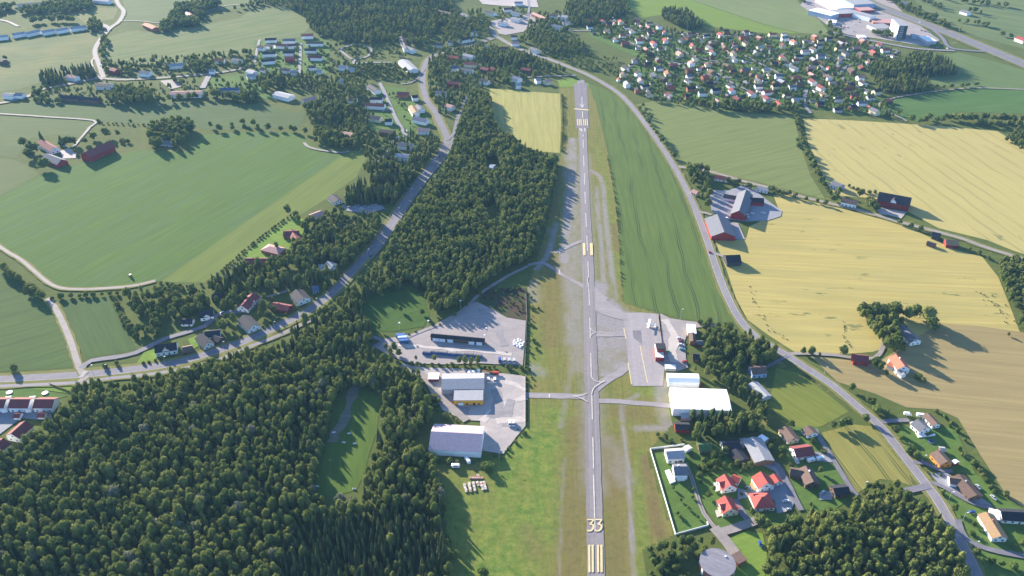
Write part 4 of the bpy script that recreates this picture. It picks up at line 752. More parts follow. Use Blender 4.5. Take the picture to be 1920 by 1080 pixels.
# white garden wall
def wall_line(name, px, h, th, mat, label, cat, posts=0, part='panel'):
    L = [GV(*q_) for q_ in px]; root = thing(name, label, cat, L[0])
    for a_, b_ in zip(L[:-1], L[1:]):
        d = b_ - a_; c_ = (a_ + b_) / 2 - L[0]; MB().box((c_.x, c_.y, h / 2), (d.length, th, h), math.atan2(d.y, d.x)).build(part, mat, root)
        if posts:
            k = int(d.length / posts)
            for i in range(k + 1):
                q_ = a_ + d * (i / max(k, 1)) - L[0]; MB().box((q_.x, q_.y, h / 2 + .1), (.18, .18, h + .2)).build('post', mat, root)
    return root
wall_line('garden_wall', [(1283, 834.5), (1219, 843), (1266.5, 1003.5), (1327.5, 986.5), (1325.5, 980)], 1.4, .32, M_white, 'long white garden wall round the lawn beside the runway', 'wall')
wall_line('fence', [(986, 548), (988, 602), (984, 690)], 1.6, .08, M_steel, 'grey wire fence between gravel yard and airfield', 'fence', 12)
wall_line('fence', [(985, 706), (985, 800)], 1.6, .08, M_steel, 'grey wire fence at the pale yard edge', 'fence', 12)
wall_line('fence', [(1234, 592), (1241, 645)], 1.2, .1, M_timber, 'low fence along the apron by the car park', 'fence', 6)
wall_line('fence', [(93, 721), (140, 738)], 1.4, .1, M_timber, 'wooden garden fence by the bright grass triangle', 'fence', 8)
# --- far village and estates: one house each
def farh(a, b, W, rf, wl, lab, grp, wh=5.0, rise=2.0, **kw): return house(a, b, W, wh, rise, rf, wl, lab, group=grp, detail=0, **kw)
DESC = {'red': 'red', 'orange': 'orange', 'maroon': 'dark red', 'dark': 'dark', 'brown': 'brown', 'grey': 'grey', 'lightgrey': 'pale grey', 'white': 'white', 'tan': 'tan', 'pink': 'pinkish', 'blue': 'blue grey', 'lilac': 'pale'}
g = 'semi detached white houses of the upper left estate'
for a, b, rf in (((497, 72), (518, 71), 'dark'), ((531, 73), (554, 73), 'grey'), ((575, 78), (606, 78), 'brown'), ((520, 82), (537, 83), 'maroon'), ((539, 83), (554, 82), 'maroon'), ((484, 85), (496, 87), 'dark'), ((572, 91), (593, 91), 'dark'), ((492, 98), (517, 97), 'dark'), ((531, 96), (553, 96), 'dark'), ((535, 107), (551, 107), 'red'), ((578, 104), (604, 105), 'maroon'), ((490, 112), (515, 110), 'dark'), ((526, 127), (545, 129), 'dark'), ((545, 132), (557, 132), 'lightgrey'), ((489, 127), (500, 128), 'dark'), ((578, 123), (592, 123), 'brown'), ((594, 131), (603, 131), 'lightgrey'), ((500, 82), (512, 84), 'dark')):
    farh(a, b, 9, rf, 'white' if rf != 'red' else 'red', f'small white house with {DESC[rf]} roof in the upper left estate' if rf != 'red' else 'small red walled house with red roof in the upper left estate', g)
for a, b, W, rf, wl, lb in (((565, 64), (587, 63), 13, 'maroon', 'white', 'tall white house with dark red roof above the upper left estate'), ((636, 122), (651, 124), 9, 'blue', 'white', 'blue grey house at the far garden edge'), ((653, 127), (664, 127), 7, 'lightgrey', 'white', 'small pale roofed house beside the far gravel lane'), ((755, 111), (775, 129), 15, 'lightgrey', 'white', 'big white building with a pale roof beside the main road'), ((517, 172), (546, 179), 14, 'lightgrey', 'white', 'large white hall with pale roof between lawns and wood'), ((567, 186), (590, 180), 10, 'pink', 'cream', 'pinkish roofed house beside the far lawn'), ((636, 149), (646, 148), 7, 'lightgrey', 'white', 'small white house among the shrubs of the far gardens'), ((462, 140), (478, 138), 10, 'lightgrey', 'white', 'grey roofed house at the end of the far street'), ((752, 68), (762, 90), 8, 'dark', 'white', 'white house at the wood edge above the big white building'),
    ((762, 86), (776, 92), 9, 'grey', 'white', 'white house with grey roof under the far wood')):
    farh(a, b, W, rf, wl, lb, 'single houses of the left gardens')
g = 'houses of the estate left of the main road'
for a, b, rf, wl, lb in (((693, 158), (708, 168), 'dark', 'white', 'dark roofed house with white gable at the street head'), ((694, 182), (717, 182), 'dark', 'white', 'white house with dark roof left of the estate street'), ((686, 193), (721, 195), 'maroon', 'white', 'long white house with red roof left of the estate street'), ((695, 216), (714, 219), 'dark', 'cream', 'dark roofed house left of the estate street bend'), ((722, 223), (735, 223), 'dark', 'white', 'white double gabled house at the estate street'), ((713, 242), (739, 245), 'brown', 'brown', 'low brown house at the foot of the estate street'), ((745, 172), (766, 173), 'maroon', 'brick', 'long dark red house right of the estate street'), ((772, 179), (783, 178), 'dark', 'white', 'small white house beside the main road curve'), ((772, 197), (780, 210), 'tan', 'white', 'white house with tan striped roof right of the street'), ((783, 196), (790, 203), 'grey', 'white', 'small grey roofed house behind the tan roofed one'), ((777, 219), (801, 224), 'blue', 'white', 'dark blue roofed house close to the main road'), ((785, 240), (804, 241), 'pink', 'white', 'pinkish roofed house at the lower street end'), ((748, 267), (773, 270), 'grey', 'white', 'grey roofed double house below the street end'), ((742, 288), (767, 290), 'lightgrey', 'white', 'pale flat looking house above the spruces'), ((655, 183), (668, 184), 'dark', 'white', 'white gabled house alone in the left gardens'), ((818, 170), (838, 172), 'grey', 'white', 'white house with grey roof right of the main road'), ((840, 152), (863, 154), 'maroon', 'red', 'maroon roofed house right of the main road'), ((838, 195), (849, 198), 'pink', 'white', 'small white and red house near the side road'), ((645, 247), (661, 251), 'pink', 'cream', 'pinkish house by the field corner')):
    farh(a, b, 9.5, rf, wl, lb, g)
g = 'houses of the far village beyond the wood'
for a, b, rf, wl in (((822, 18), (846, 24), 'brown', 'brick'), ((866, 24), (878, 29), 'grey', 'white'), ((913, 18), (928, 23), 'dark', 'white'), ((944, 15), (966, 14), 'maroon', 'white'), ((960, 21), (976, 24), 'grey', 'white'), ((960, 32), (976, 35), 'lightgrey', 'white'), ((935, 40), (950, 42), 'lightgrey', 'white'), ((1000, 23), (1023, 33), 'pink', 'brick'), ((1033, 26), (1047, 28), 'dark', 'white'), ((1036, 45), (1054, 49), 'blue', 'white'), ((1054, 28), (1065, 30), 'lightgrey', 'white'), ((1060, 39), (1068, 40), 'grey', 'white'), ((815, 80), (832, 81), 'dark', 'grey'), ((841, 76), (851, 76), 'grey', 'white'), ((861, 73), (886, 68), 'dark', 'white'), ((905, 86), (923, 86), 'lightgrey', 'white'), ((936, 88), (956, 88), 'maroon', 'white'), ((842, 104), (860, 106), 'red', 'brick'), ((869, 100), (888, 104), 'lightgrey', 'white'), ((869, 116), (894, 118), 'maroon', 'cream'), ((846, 124), (860, 124), 'blue', 'white'), ((864, 127), (886, 130), 'grey', 'white'), ((902, 147), (916, 150), 'dark', 'white'), ((996, 88), (1009, 93), 'grey', 'white'), ((963, 142), (975, 146), 'blue', 'white'), ((967, 156), (977, 156), 'lightgrey', 'white'), ((960, 78), (974, 78), 'pink', 'white'), ((1004, 147), (1013, 146), 'lightgrey', 'white'), ((958, 66), (970, 66), 'brown', 'white'), ((903, 125), (917, 128), 'maroon', 'brown'), ((920, 127), (928, 128), 'red', 'brick'), ((1022, 150), (1030, 148), 'pink', 'cream'), ((965, 3), (980, 3), 'lightgrey', 'white'), ((978, 126), (996, 129), 'maroon', 'brown'), ((886, 60), (894, 58), 'grey', 'white')):
    farh(a, b, 9.5, rf, wl, f'small {wl if wl != "brick" else "brick"} house with {DESC[rf]} roof in the far village', g)
g = 'white row houses in the upper left corner'
for a, b in (((-6, 67), (14, 65)), ((22, 63), (45, 59)), ((47, 61), (73, 55)), ((78, 58), (100, 54)), ((104, 55), (126, 51)), ((131, 51), (160, 47))):
    farh(a, b, 11, 'lightgrey', 'white', 'white row house with pale roof above the far left field', g)
for a, b, W, rf, wl, lb in (((32, 7), (74, 4), 14, 'grey', 'white', 'large white block at the upper left corner'), ((172, -3), (206, 0), 12, 'lightgrey', 'white', 'white block cut by the top edge beside the pale road'), ((272, 43), (291, 51), 11, 'orange', 'brick', 'orange roofed farmhouse on the far green field'), ((350, 22), (361, 31), 10, 'pink', 'white', 'pinkish house in the far tree clump'), ((208, 127), (219, 130), 9, 'maroon', 'red', 'red house with white gable by the far road'), ((262, 133), (281, 134), 11, 'grey', 'white', 'white house with many windows beside the far road'), ((313, 120), (346, 118), 10, 'lightgrey', 'white', 'low white house above the far road'), ((404, 110), (420, 110), 9, 'orange', 'white', 'small orange roofed house under the far field'), ((436, 109), (451, 111), 10, 'grey', 'white', 'white house at the lower edge of the far field'), ((320, 172), (378, 171), 14, 'pink', 'white', 'long white building with pinkish roof and window rows'), ((413, 165), (449, 164), 10, 'blue', 'white', 'low blue roofed hall on the far lawn'), ((182, 156), (207, 157), 14, 'dark', 'white', 'white round fronted house beside the far junction'), ((112, 178), (150, 181), 8, 'dark', 'brown', 'long dark roofed low building, left one of two'), ((152, 181), (186, 184), 8, 'dark', 'brown', 'long dark roofed low building, right one of two'), ((8, 174), (25, 176), 10, 'lightgrey', 'white', 'pale roofed house at the left edge by the far road'), ((30, 174), (43, 175), 9, 'blue', 'white', 'blue grey roofed house near the left edge road'), ((126, 140), (144, 143), 9, 'pink', 'white', 'pinkish house in the far spruce row'), ((465, 130), (478, 134), 10, 'lightgrey', 'white', 'pale house at the far street end'), ((0, 110), (8, 112), 9, 'dark', 'brown', 'dark hut at the left edge of the far field'), ((392, 130), (402, 130), 7, 'lightgrey', 'white', 'tiny white kiosk by the wide drive'),
    ((1804, 18), (1818, 22), 10, 'grey', 'white', 'white farmhouse in the far upper right fields'), ((1910, 68), (1926, 74), 14, 'red', 'white', 'red farm building at the upper right edge'), ((1690, 3), (1704, 4), 10, 'lightgrey', 'white', 'white house in the trees beside the motorway')):
    farh(a, b, W, rf, wl, lb, 'scattered far houses')
# far right estate: rows of detached houses, loosely following the streets
EST = [(1096, 36), (1190, 38), (1240, 52), (1290, 66), (1340, 60), (1440, 66), (1560, 76), (1640, 84), (1680, 98), (1690, 108), (1640, 116), (1600, 142), (1640, 172), (1692, 212), (1680, 222), (1610, 216), (1560, 208), (1500, 196), (1440, 202), (1330, 196), (1240, 186), (1200, 180), (1165, 158), (1140, 138), (1180, 122), (1200, 104), (1160, 84), (1108, 64)]
EG = [G(*p) for p in EST]; ea = np.array(EG); placed = []
roadarr = np.array(ROADPTS)
def road_clear(x, y, m): return np.all(np.hypot(roadarr[:, 0] - x, roadarr[:, 1] - y) > roadarr[:, 2] + m)
pick = ['orange', 'red', 'red', 'pink', 'pink', 'maroon', 'dark', 'dark', 'grey', 'lightgrey', 'brown', 'brown', 'maroon', 'dark', 'grey', 'dark']
sd_ = math.radians(-52)
tries = 0
er = random.Random(21)
while len(placed) < 165 and tries < 12000:
    tries += 1; x = er.uniform(ea[:, 0].min(), ea[:, 0].max()); y = er.uniform(ea[:, 1].min(), ea[:, 1].max())
    if not inside(np.array([[x, y]]), EG)[0] or not road_clear(x, y, 6.5): continue
    if any(math.hypot(x - p[0], y - p[1]) < 19.5 for p in placed) or any(math.hypot(x - p[0], y - p[1]) < p[2] + 9 for p in BLD[-40:]): continue
    placed.append((x, y))
for x, y in placed:
    px, py = to_px(x, y); a = R(er.choice([-82, -78, 6, 10, 12, -70])) + er.uniform(-.16, .16); Ln = er.uniform(8.5, 13); W = er.uniform(7, 8.6)
    rf = er.choice(pick); wl = er.choice(['white', 'white', 'white', 'cream', 'grey', 'brick', 'brown', 'brown', 'cream'])
    A = (x - math.cos(a) * Ln / 2, y - math.sin(a) * Ln / 2); B = (x + math.cos(a) * Ln / 2, y + math.sin(a) * Ln / 2)
    zone = 'near the retail park' if py < 95 and px > 1480 else ('along the lower tree line' if py > 168 else ('beside the far bushes' if px < 1300 else ('in the middle of the estate' if py > 112 else 'below the bright field')))
    root = thing('house', f'{wl} house, {DESC[rf]} roof, in the far right estate {zone}', 'house', (x, y, 0), 'detached houses of the far right estate')
    gable(root, (x, y), A, B, W, er.choice([3.6, 4.6, 5.4]), er.uniform(1.6, 2.4), rf, wl, detail=0, chimney=er.random() < .3)
for i in range(420):
    x = er.uniform(ea[:, 0].min(), ea[:, 0].max()); y = er.uniform(ea[:, 1].min(), ea[:, 1].max())
    if len(placed) >= 255 or not inside(np.array([[x, y]]), EG)[0] or not road_clear(x, y, 4.5) or any(math.hypot(x - p[0], y - p[1]) < 10.5 for p in placed): continue
    placed.append((x, y)); a = R(er.choice([-82, 8])) + er.uniform(-.16, .16); Ln = er.uniform(5.5, 7); c_ = er.choice(pick); wl = er.choice(['white', 'white', 'cream', 'brown'])
    root = thing('garage', f'small {wl} garage with {DESC[c_]} roof between houses of the far right estate', 'garage', (x, y, 0), 'garages of the far right estate')
    gable(root, (x, y), (x - math.cos(a) * Ln / 2, y - math.sin(a) * Ln / 2), (x + math.cos(a) * Ln / 2, y + math.sin(a) * Ln / 2), 4.6, 2.6, 1.3, c_, wl, detail=0, over=.3)
# retail park
for q_, h, rf, wl, lb, cat in (([(1526, 19), (1541, 13), (1567, 27), (1547, 30)], 8, 'white', 'blue', 'white roofed warehouse at the field edge of the retail park', 'warehouse'), ([(1560, 18), (1598, 17), (1600, 24), (1567, 27)], 7, 'lightgrey', 'red', 'shop with red fascia in the retail park', 'shop'), ([(1600, 20), (1611, 18), (1632, 31), (1620, 34)], 8, 'lightgrey', 'white', 'white walled shop with grey roof in the retail park', 'shop'), ([(1538, -4), (1566, -6), (1594, 15), (1562, 16)], 8, 'white', 'white', 'large pale roofed store at the top edge of the retail park', 'warehouse'), ([(1568, -6), (1618, -8), (1632, 7), (1604, 9)], 8, 'lightgrey', 'blue', 'store with pale roof and teal front near the motorway', 'warehouse'), ([(1604, 14), (1632, 13), (1636, 19), (1612, 20)], 5, 'pink', 'red', 'low store with reddish roof in the retail park', 'shop'), ([(1628, 46), (1655, 44), (1674, 52), (1640, 54)], 6, 'lightgrey', 'grey', 'low teal grey building beside the tower block', 'shop'), ([(1630, 34), (1668, 36), (1672, 44), (1640, 42)], 4, 'pink', 'brick', 'long low building with reddish roof behind the tower block', 'shop'), ([(1725, 68), (1744, 68), (1752, 77), (1736, 78)], 5, 'white', 'grey', 'petrol station canopy with white roof by the slip road', 'canopy'), ([(1550, 36), (1566, 38), (1570, 43), (1556, 42)], 4, 'white', 'white', 'small white roofed depot below the warehouse', 'shop'), ([(1706, 63), (1722, 65), (1726, 70), (1712, 70)], 4, 'lightgrey', 'blue', 'petrol station shop beside the canopy', 'shop'), ([(1608, 66), (1622, 66), (1623, 70), (1609, 70)], 3, 'white', 'white', 'white trailer like kiosk on the pale tarmac', 'kiosk')):
    quadhouse(q_, h, .4, 'x', rf, wl, lb, cat, cat, kind='flat')
r, bs = quadhouse([(1674, 36), (1690, 37), (1702, 48), (1687, 49)], 22, 1, 'y', 'lightgrey', 'dark', 'tall tower block with white end wall and dark window side', 'tower block', 'tower_block', kind='flat')
p0, p1 = G(1674, 36, 22), G(1687, 49, 22); ty = math.atan2(p1[1] - p0[1], p1[0] - p0[0]); mx_, my_ = (p0[0] + p1[0]) / 2, (p0[1] + p1[1]) / 2
MB().box((mx_ - bs[0] - .9, my_ - bs[1], 11.2), (math.hypot(p1[0] - p0[0], p1[1] - p0[1]) + .8, .8, 22.6), ty).build('end_wall', M_white, r)
p2 = G(1702, 48, 22); wy_ = math.atan2(p2[1] - p1[1], p2[0] - p1[0])
for i in range(7): MB().box(((p1[0] + p2[0]) / 2 - bs[0], (p1[1] + p2[1]) / 2 - bs[1] - .3, 2.5 + 3 * i), (math.hypot(p2[0] - p1[0], p2[1] - p1[1]) * .8, .5, 1.3), wy_).build('window', wallm('grey'), r)

# ------------------------------------------------------------------ vehicles and small things
CAR = {}
def carpaint(c): return paint('car_' + c, {'white': (.8, .8, .8), 'silver': (.5, .52, .55), 'red': (.42, .03, .03), 'blue': (.03, .09, .35), 'dark': (.03, .03, .04), 'teal': (.05, .30, .33), 'green': (.15, .40, .12), 'maroon': (.2, .03, .05), 'orange': (.7, .22, .04)}[c], .3, .08, .5)
def car_proto(kind, c):
    k = (kind, c)
    if k in CAR: return CAR[k]
    P = []
    if kind == 'car':
        sec = [(-2.2, .35, .55), (-2.15, .35, .85), (-1.9, .35, .95)]
        prof = [(-2.2, .3), (-2.25, .75), (-1.9, .92), (.8, .95), (2.0, .82), (2.2, .6), (2.15, .3)]
        body = MB().loft([[(x, -.85, z) for x, z in prof], [(x, .85, z) for x, z in prof]]); cabp = [(-1.75, .93), (-1.35, 1.42), (.35, 1.42), (1.0, .95)]
        glass = MB().loft([[(x, -.74 + (.1 if z > 1 else 0), z) for x, z in cabp], [(x, .74 - (.1 if z > 1 else 0), z) for x, z in cabp]]); roof = MB().box((-.5, 0, 1.45), (1.75, 1.25, .07)); wx = (-1.35, 1.35); wy = .8; wr = .32
    elif kind == 'van':
        prof = [(-2.6, .35), (-2.65, 2.15), (1.2, 2.2), (1.9, 1.25), (2.6, 1.1), (2.65, .35)]
        body = MB().loft([[(x, -.98, z) for x, z in prof], [(x, .98, z) for x, z in prof]]); cabp = [(1.26, 2.1), (1.3, 2.16), (1.96, 1.3), (1.9, 1.24)]
        glass = MB().loft([[(x, -.9, z + .03) for x, z in cabp], [(x, .9, z + .03) for x, z in cabp]]); roof = MB().box((-.7, 0, 2.24), (3.4, 1.8, .08)); wx = (-1.7, 1.75); wy = .9; wr = .36
    else:      # caravan
        prof = [(-2.8, .5), (-2.85, 2.3), (-2.3, 2.6), (2.2, 2.6), (2.7, 1.9), (2.6, .5)]
        body = MB().loft([[(x, -1.1, z) for x, z in prof], [(x, 1.1, z) for x, z in prof]]); glass = MB().box((0, 0, 1.75), (2.2, 2.24, .6)); roof = MB().box((-.1, 0, 2.63), (3.6, 1.9, .06)); wx = (-.1,); wy = 1.0; wr = .34
    a = body.build('body', carpaint(c)); b_ = glass.build('window', M_glass); c_ = roof.build('roof', carpaint(c)); P = [a, b_, c_]
    for x in wx:
        for s in (-1, 1): P.append(MB().tube((x, s * (wy - .12), wr), (x, s * (wy + .1), wr), wr, seg=10).build('wheel', M_rubber))
    for o in P: COL.objects.unlink(o)
    CAR[k] = P; return P
def car(px, to, c, label, kind='car', group=None, cat=None):
    yaw = ang(px, to); p = GV(*px, 0); t_ = thing({'car': 'parked_car', 'van': 'van', 'caravan': 'caravan'}[kind], label, cat or kind, (p.x, p.y, 0.55), group, yaw)
    for o in car_proto(kind, c): n_ = o.copy(); COL.objects.link(n_); n_.parent = t_
    return t_
for a in [((1274, 636), (1282, 637), 'white', 'white car at the far end of the row by the clubhouse'), ((1277, 641), (1285, 642), 'maroon', 'dark red car second in the row by the clubhouse'), ((1277, 648), (1285, 649), 'white', 'white car third in the row by the clubhouse'), ((1279, 657), (1287, 659), 'teal', 'teal car nearest in the row by the clubhouse'), ((1283, 680), (1290, 677), 'red', 'red and white car alone at the grass edge of the car park'), ((1251, 661), (1257, 658), 'green', 'light green car in the shade of the terminal'),
          ((1272, 867), (1280, 867), 'red', 'red car between the two white houses inside the garden wall'), ((1473, 941), (1481, 940), 'white', 'white car in the asphalt court'), ((1477, 957), (1486, 953), 'silver', 'silver car at the wood edge of the asphalt court'), ((1542, 925), (1547, 921), 'silver', 'pale blue car outside the dark garage'), ((1404, 917), (1409, 919), 'silver', 'silver car behind the orange terrace'),
          ((419, 588), (427, 587), 'blue', 'blue car on the side street'), ((1425, 1022), (1427, 1030), 'blue', 'blue car on the bright lawn near the round tank'), ((824, 294), (818, 302), 'dark', 'dark car on the main road beside the wood'), ((695, 481), (702, 472), 'dark', 'dark car at the main road junction'), ((1330, 474), (1326, 460), 'red', 'red car on the country road by the dark barn'), ((694, 391), (702, 390), 'silver', 'silver car in the roadside parking place'), ((665, 390), (673, 389), 'silver', 'silver car at the left of the roadside parking place'), ((678, 393), (686, 391), 'white', 'white car in the middle of the roadside parking place'),
          ((1377, 405), (1383, 402), 'silver', 'silver car by the grey roofed barn'), ((1410, 402), (1416, 403), 'white', 'white car at the yard edge behind the barn'), ((1431, 401), (1437, 402), 'white', 'white car far right in the asphalt farm yard'), ((1642, 388), (1648, 391), 'white', 'white car in the gravel yard of the red barn farm'), ((104, 283), (110, 281), 'white', 'white car under the left farm trees'), ((122, 276), (128, 275), 'silver', 'silver car on the left farm gravel'), ((1862, 935), (1868, 940), 'silver', 'silver car beside the long brown bungalow'), ((1833, 915), (1838, 920), 'silver', 'silver car at the field side of the brown bungalow'), ((1822, 962), (1830, 962), 'blue', 'blue car before the tan roofed house'), ((1436, 955), (1440, 960), 'dark', 'dark car below the red hipped house'), ((1700, 972), (1708, 978), 'dark', 'dark car in the lower right wood lane'), ((599, 806), (607, 806), 'blue', 'blue grey car in the wood at the clearing edge'), ((745, 259), (750, 258), 'white', 'white car at the end of the estate street'), ((763, 247), (767, 252), 'white', 'white car on the estate street'), ((188, 124), (190, 130), 'white', 'white car on the pale far road'), ((207, 57), (203, 60), 'white', 'white car at the far junction')]:
    car(a[0], a[1], a[2], a[3], group='cars' if 'row by' in a[3] else None)
for a in [((1724, 43), (1730, 45)), ((1652, 26), (1658, 28)), ((1600, 60), (1605, 62)), ((1602, 46), (1608, 48)), ((1610, 38), (1612, 40)), ((1595, 40), (1600, 41)), ((1588, 38), (1592, 39)), ((1582, 46), (1586, 47)), ((1648, 40), (1650, 44)), ((1660, 41), (1662, 45)), ((1594, 32), (1597, 33)), ((1715, 74), (1720, 75)), ((1756, 91), (1761, 92)), ((1776, 92), (1779, 95)), ((1589, 52), (1594, 52)), ((1583, 52), (1587, 52)), ((1577, 51), (1581, 52)), ((1600, 34), (1604, 35)), ((1612, 43), (1616, 44)), ((1668, 60), (1672, 62)), ((1742, 62), (1746, 63)), ((1735, 60), (1739, 61)), ((1728, 58), (1732, 59))]:
    car(a[0], a[1], er.choice(['white', 'white', 'silver', 'red', 'dark']), 'tiny car parked in the far retail park', group='cars of the far retail park')
for i, (x, y) in enumerate(((937, 678), (946, 679), (955, 679.5), (964, 680))):
    car((x, y), (x + .3, y + 8), 'silver' if i else 'blue', ['small blue white van, left end of four by the hedge', 'small van, second of four by the yard hedge', 'small van, third of four by the yard hedge', 'small van, right end of four by the fence'][i], 'van', 'vans lined up along the yard hedge')
car((916, 716), (916.5, 724), 'white', 'white van right beside the grey roofed workshop', 'van'); car((928, 716), (928.5, 724), 'white', 'white van second from the grey roofed workshop', 'van'); car((956, 797), (956.5, 807), 'white', 'left white van at the pale yard corner', 'van'); car((963, 797), (963.5, 807), 'white', 'right white van at the pale yard corner', 'van')
car((1537, 863), (1547, 861), 'white', 'white camper van outside the dark red roofed house', 'caravan'); car((1520, 866), (1528, 864), 'white', 'white trailer beside the camper van', 'caravan'); car((1701, 779), (1709, 780), 'white', 'white van left behind the grey roofed white house', 'van'); car((1725, 782), (1733, 783), 'white', 'white caravan behind the grey roofed white house', 'caravan')
car((855, 877), (863, 877), 'white', 'white caravan on the grass below the lilac hall', 'caravan'); car((885, 702), (893, 702), 'white', 'white caravan behind the workshop roof', 'caravan'); car((1404, 848), (1407, 856), 'white', 'white van between dark bungalow and pale workshop', 'van'); car((1362, 412), (1368, 410), 'white', 'white van before the red barn gable', 'van'); car((1402, 407), (1404, 413), 'white', 'white van beside the red barn', 'van'); car((877, 867), (881, 873), 'white', 'pale boat like trailer near the hall corner', 'caravan', cat='trailer')
# lorry with red boom
p = GV(915, 701); t_ = thing('lorry', 'lorry with white cab and long red orange boom behind the workshop', 'lorry', p, None, ang((900, 699), (935, 703)) + math.pi)
MB().box((7.4, 0, 1.8), (2.2, 2.4, 2.5)).build('cab', M_white, t_); MB().box((7.9, 0, 2.3), (1.3, 2.44, .8)).build('windscreen', M_glass, t_); MB().box((0, 0, .95), (14, 1.8, .4)).build('chassis', M_dark, t_)
MB().tube((4.5, 0, 2.2), (-8.5, 0, 2.6), .75, .6, 8).build('boom', carpaint('orange'), t_); MB().box((-6.5, 0, 2.2), (4.6, 2.2, 1.4)).build('bucket', carpaint('red'), t_); MB().box((1.5, 0, 1.7), (6, 2.3, 1.2)).build('bed', wallm('cream'), t_)
for x in (7.2, 1, -4, -5.4):
    for s in (-1, 1): MB().tube((x, s * .85, .5), (x, s * 1.2, .5), .5, seg=10).build('wheel', M_rubber, t_)
# tractor
p = GV(245, 519); t_ = thing('tractor', 'small white and blue tractor at the foot of the large green field', 'tractor', p, None, 2.2)
MB().loft([[(.2, -.5, .8), (.2, .5, .8), (.2, .5, 1.6), (.2, -.5, 1.6)], [(2.4, -.4, .8), (2.4, .4, .8), (2.4, .4, 1.4), (2.4, -.4, 1.4)]]).build('bonnet', M_blue, t_); MB().box((-.6, 0, 1.9), (1.6, 1.6, 1.5)).build('cab', M_glass, t_); MB().box((-.6, 0, 2.75), (1.9, 1.9, .2)).build('roof', M_white, t_)
for x, r_, s in ((-.7, .9, 1), (-.7, .9, -1), (1.8, .55, 1), (1.8, .55, -1)): MB().tube((x, s * .75, r_), (x, s * 1.25, r_), r_, seg=12).build('wheel', M_rubber, t_)
# light aircraft, nose to the runway
p = GV(1217.5, 612); t_ = thing('light_aircraft', 'white high winged light aircraft parked on the apron', 'aircraft', (p.x, p.y, 0.3), None, ang((1225, 609.3), (1208, 606.5)))
def ring(x, w_, z0, z1): return [(x, w_ * math.cos(2 * math.pi * k / 10), (z0 + z1) / 2 + (z1 - z0) / 2 * math.sin(2 * math.pi * k / 10)) for k in range(10)]
MB().loft([ring(3.3, .25, 1.0, 1.5), ring(2.9, .5, .8, 1.75), ring(1.6, .6, .65, 2.0), ring(.8, .62, .6, 2.5), ring(-.8, .6, .65, 2.45), ring(-2.6, .35, 1.0, 1.9), ring(-5.2, .12, 1.35, 1.7)]).build('fuselage', M_white, t_, True)
MB().loft([[(1.5, y, z), (1.2, y, z + .14), (-.4, y, z + .08), (-.5, y, z)] for y, z in ((-6.6, 2.62), (0, 2.5), (6.6, 2.62))]).build('wing', M_white, t_)
MB().loft([[(-4.3, y, 1.62), (-4.5, y, 1.7), (-5.4, y, 1.66), (-5.4, y, 1.6)] for y in (-2.1, 2.1)]).build('tailplane', M_white, t_)
MB().loft([[(-3.9, -.06, 1.7), (-3.9, .06, 1.7), (-5.5, .06, 1.7), (-5.5, -.06, 1.7)], [(-5.0, -.04, 3.1), (-5.0, .04, 3.1), (-5.7, .04, 3.1), (-5.7, -.04, 3.1)]]).build('fin', M_white, t_)
MB().loft([[(1.9, -.5, 1.95), (1.9, .5, 1.95), (1.2, .5, 2.45), (1.2, -.5, 2.45)], [(2.0, -.52, 1.9), (2.0, .52, 1.9), (1.25, .55, 2.52), (1.25, -.55, 2.52)]]).build('windscreen', M_glass, t_)
MB().box((3.4, 0, 1.25), (.06, .14, 1.9)).build('propeller', M_dark, t_)
for s in (-1, 1):
    MB().tube((.4, s * .5, .9), (.4, s * 3.0, 2.5), .06).build('strut', M_steel, t_); MB().tube((0, s * 1.1, .25), (0, s * 1.3, .25), .25, seg=10).build('wheel', M_rubber, t_)
MB().tube((2.6, -.1, .22), (2.6, .1, .22), .22, seg=10).build('wheel', M_rubber, t_)
# street lamps and floodlight masts
LP = None
def lamp(px, label, group, h=8.0, flood=False, z0=.0):
    global LP
    p = GV(*px, 0)
    t_ = thing('street_lamp' if not flood else 'floodlight_mast', label, 'street lamp' if not flood else 'floodlight', (p.x, p.y, 0), group, 0.0)
    MB().tube((0, 0, 0), (0, 0, h), .12, .08).build('pole', M_steel, t_)
    if flood:
        for a_ in range(4): MB().box((.55 * math.cos(a_ * 1.57), .55 * math.sin(a_ * 1.57), h), (.6, .6, .45), a_ * 1.57).build('floodlight', M_white, t_)
    else:
        MB().tube((0, 0, h), (.9, 0, h + .15), .06).build('arm', M_steel, t_); MB().box((1.2, 0, h + .16), (1.0, .45, .22)).build('lamp_head', M_white, t_)
for i, (x, y) in enumerate(((815, 309), (793, 336), (771, 367), (747, 403), (690, 481), (593, 574), (515, 618), (420, 656), (310, 684), (200, 699), (174, 700))):
    lamp((x, y), ['beside the wood top', 'by the upper crossing', 'left of the main road bend', 'at the parking place junction', 'near the yard path junction', 'below the long balcony house', 'by the red bungalow hedge', 'beside the cross roofed house', 'in front of the gabled white house', 'on the dry grass island', 'next to the zebra crossing'][i].join(('grey street lamp ', '')), 'street lamps along the main road')
for x, y, lb in ((750, 622, 'floodlight mast behind the blue lorry boxes'), (804, 618, 'floodlight mast at the yard fence corner'), (912, 632, 'floodlight mast at the end of the garage row'), (909, 645, 'floodlight mast before the garage row end'), (864, 580, 'floodlight mast at the wood end of the yard fence')): lamp((x, y), lb, 'yard floodlights', 9, True)
for x, y, lb in ((1618, 918, 'street lamp at the end of the narrow lane'), (1779, 937, 'street lamp by the brown bungalow drive'), (1805, 976, 'street lamp near the lower right corner lane'), (1728, 868, 'street lamp by the orange house drive'), (1825, 1030, 'street lamp at the lower right side lane'), (1545, 702, 'lone pole beside the road on the tan field')): lamp((x, y), 'grey ' + lb, 'street lamps along the country road', 7)
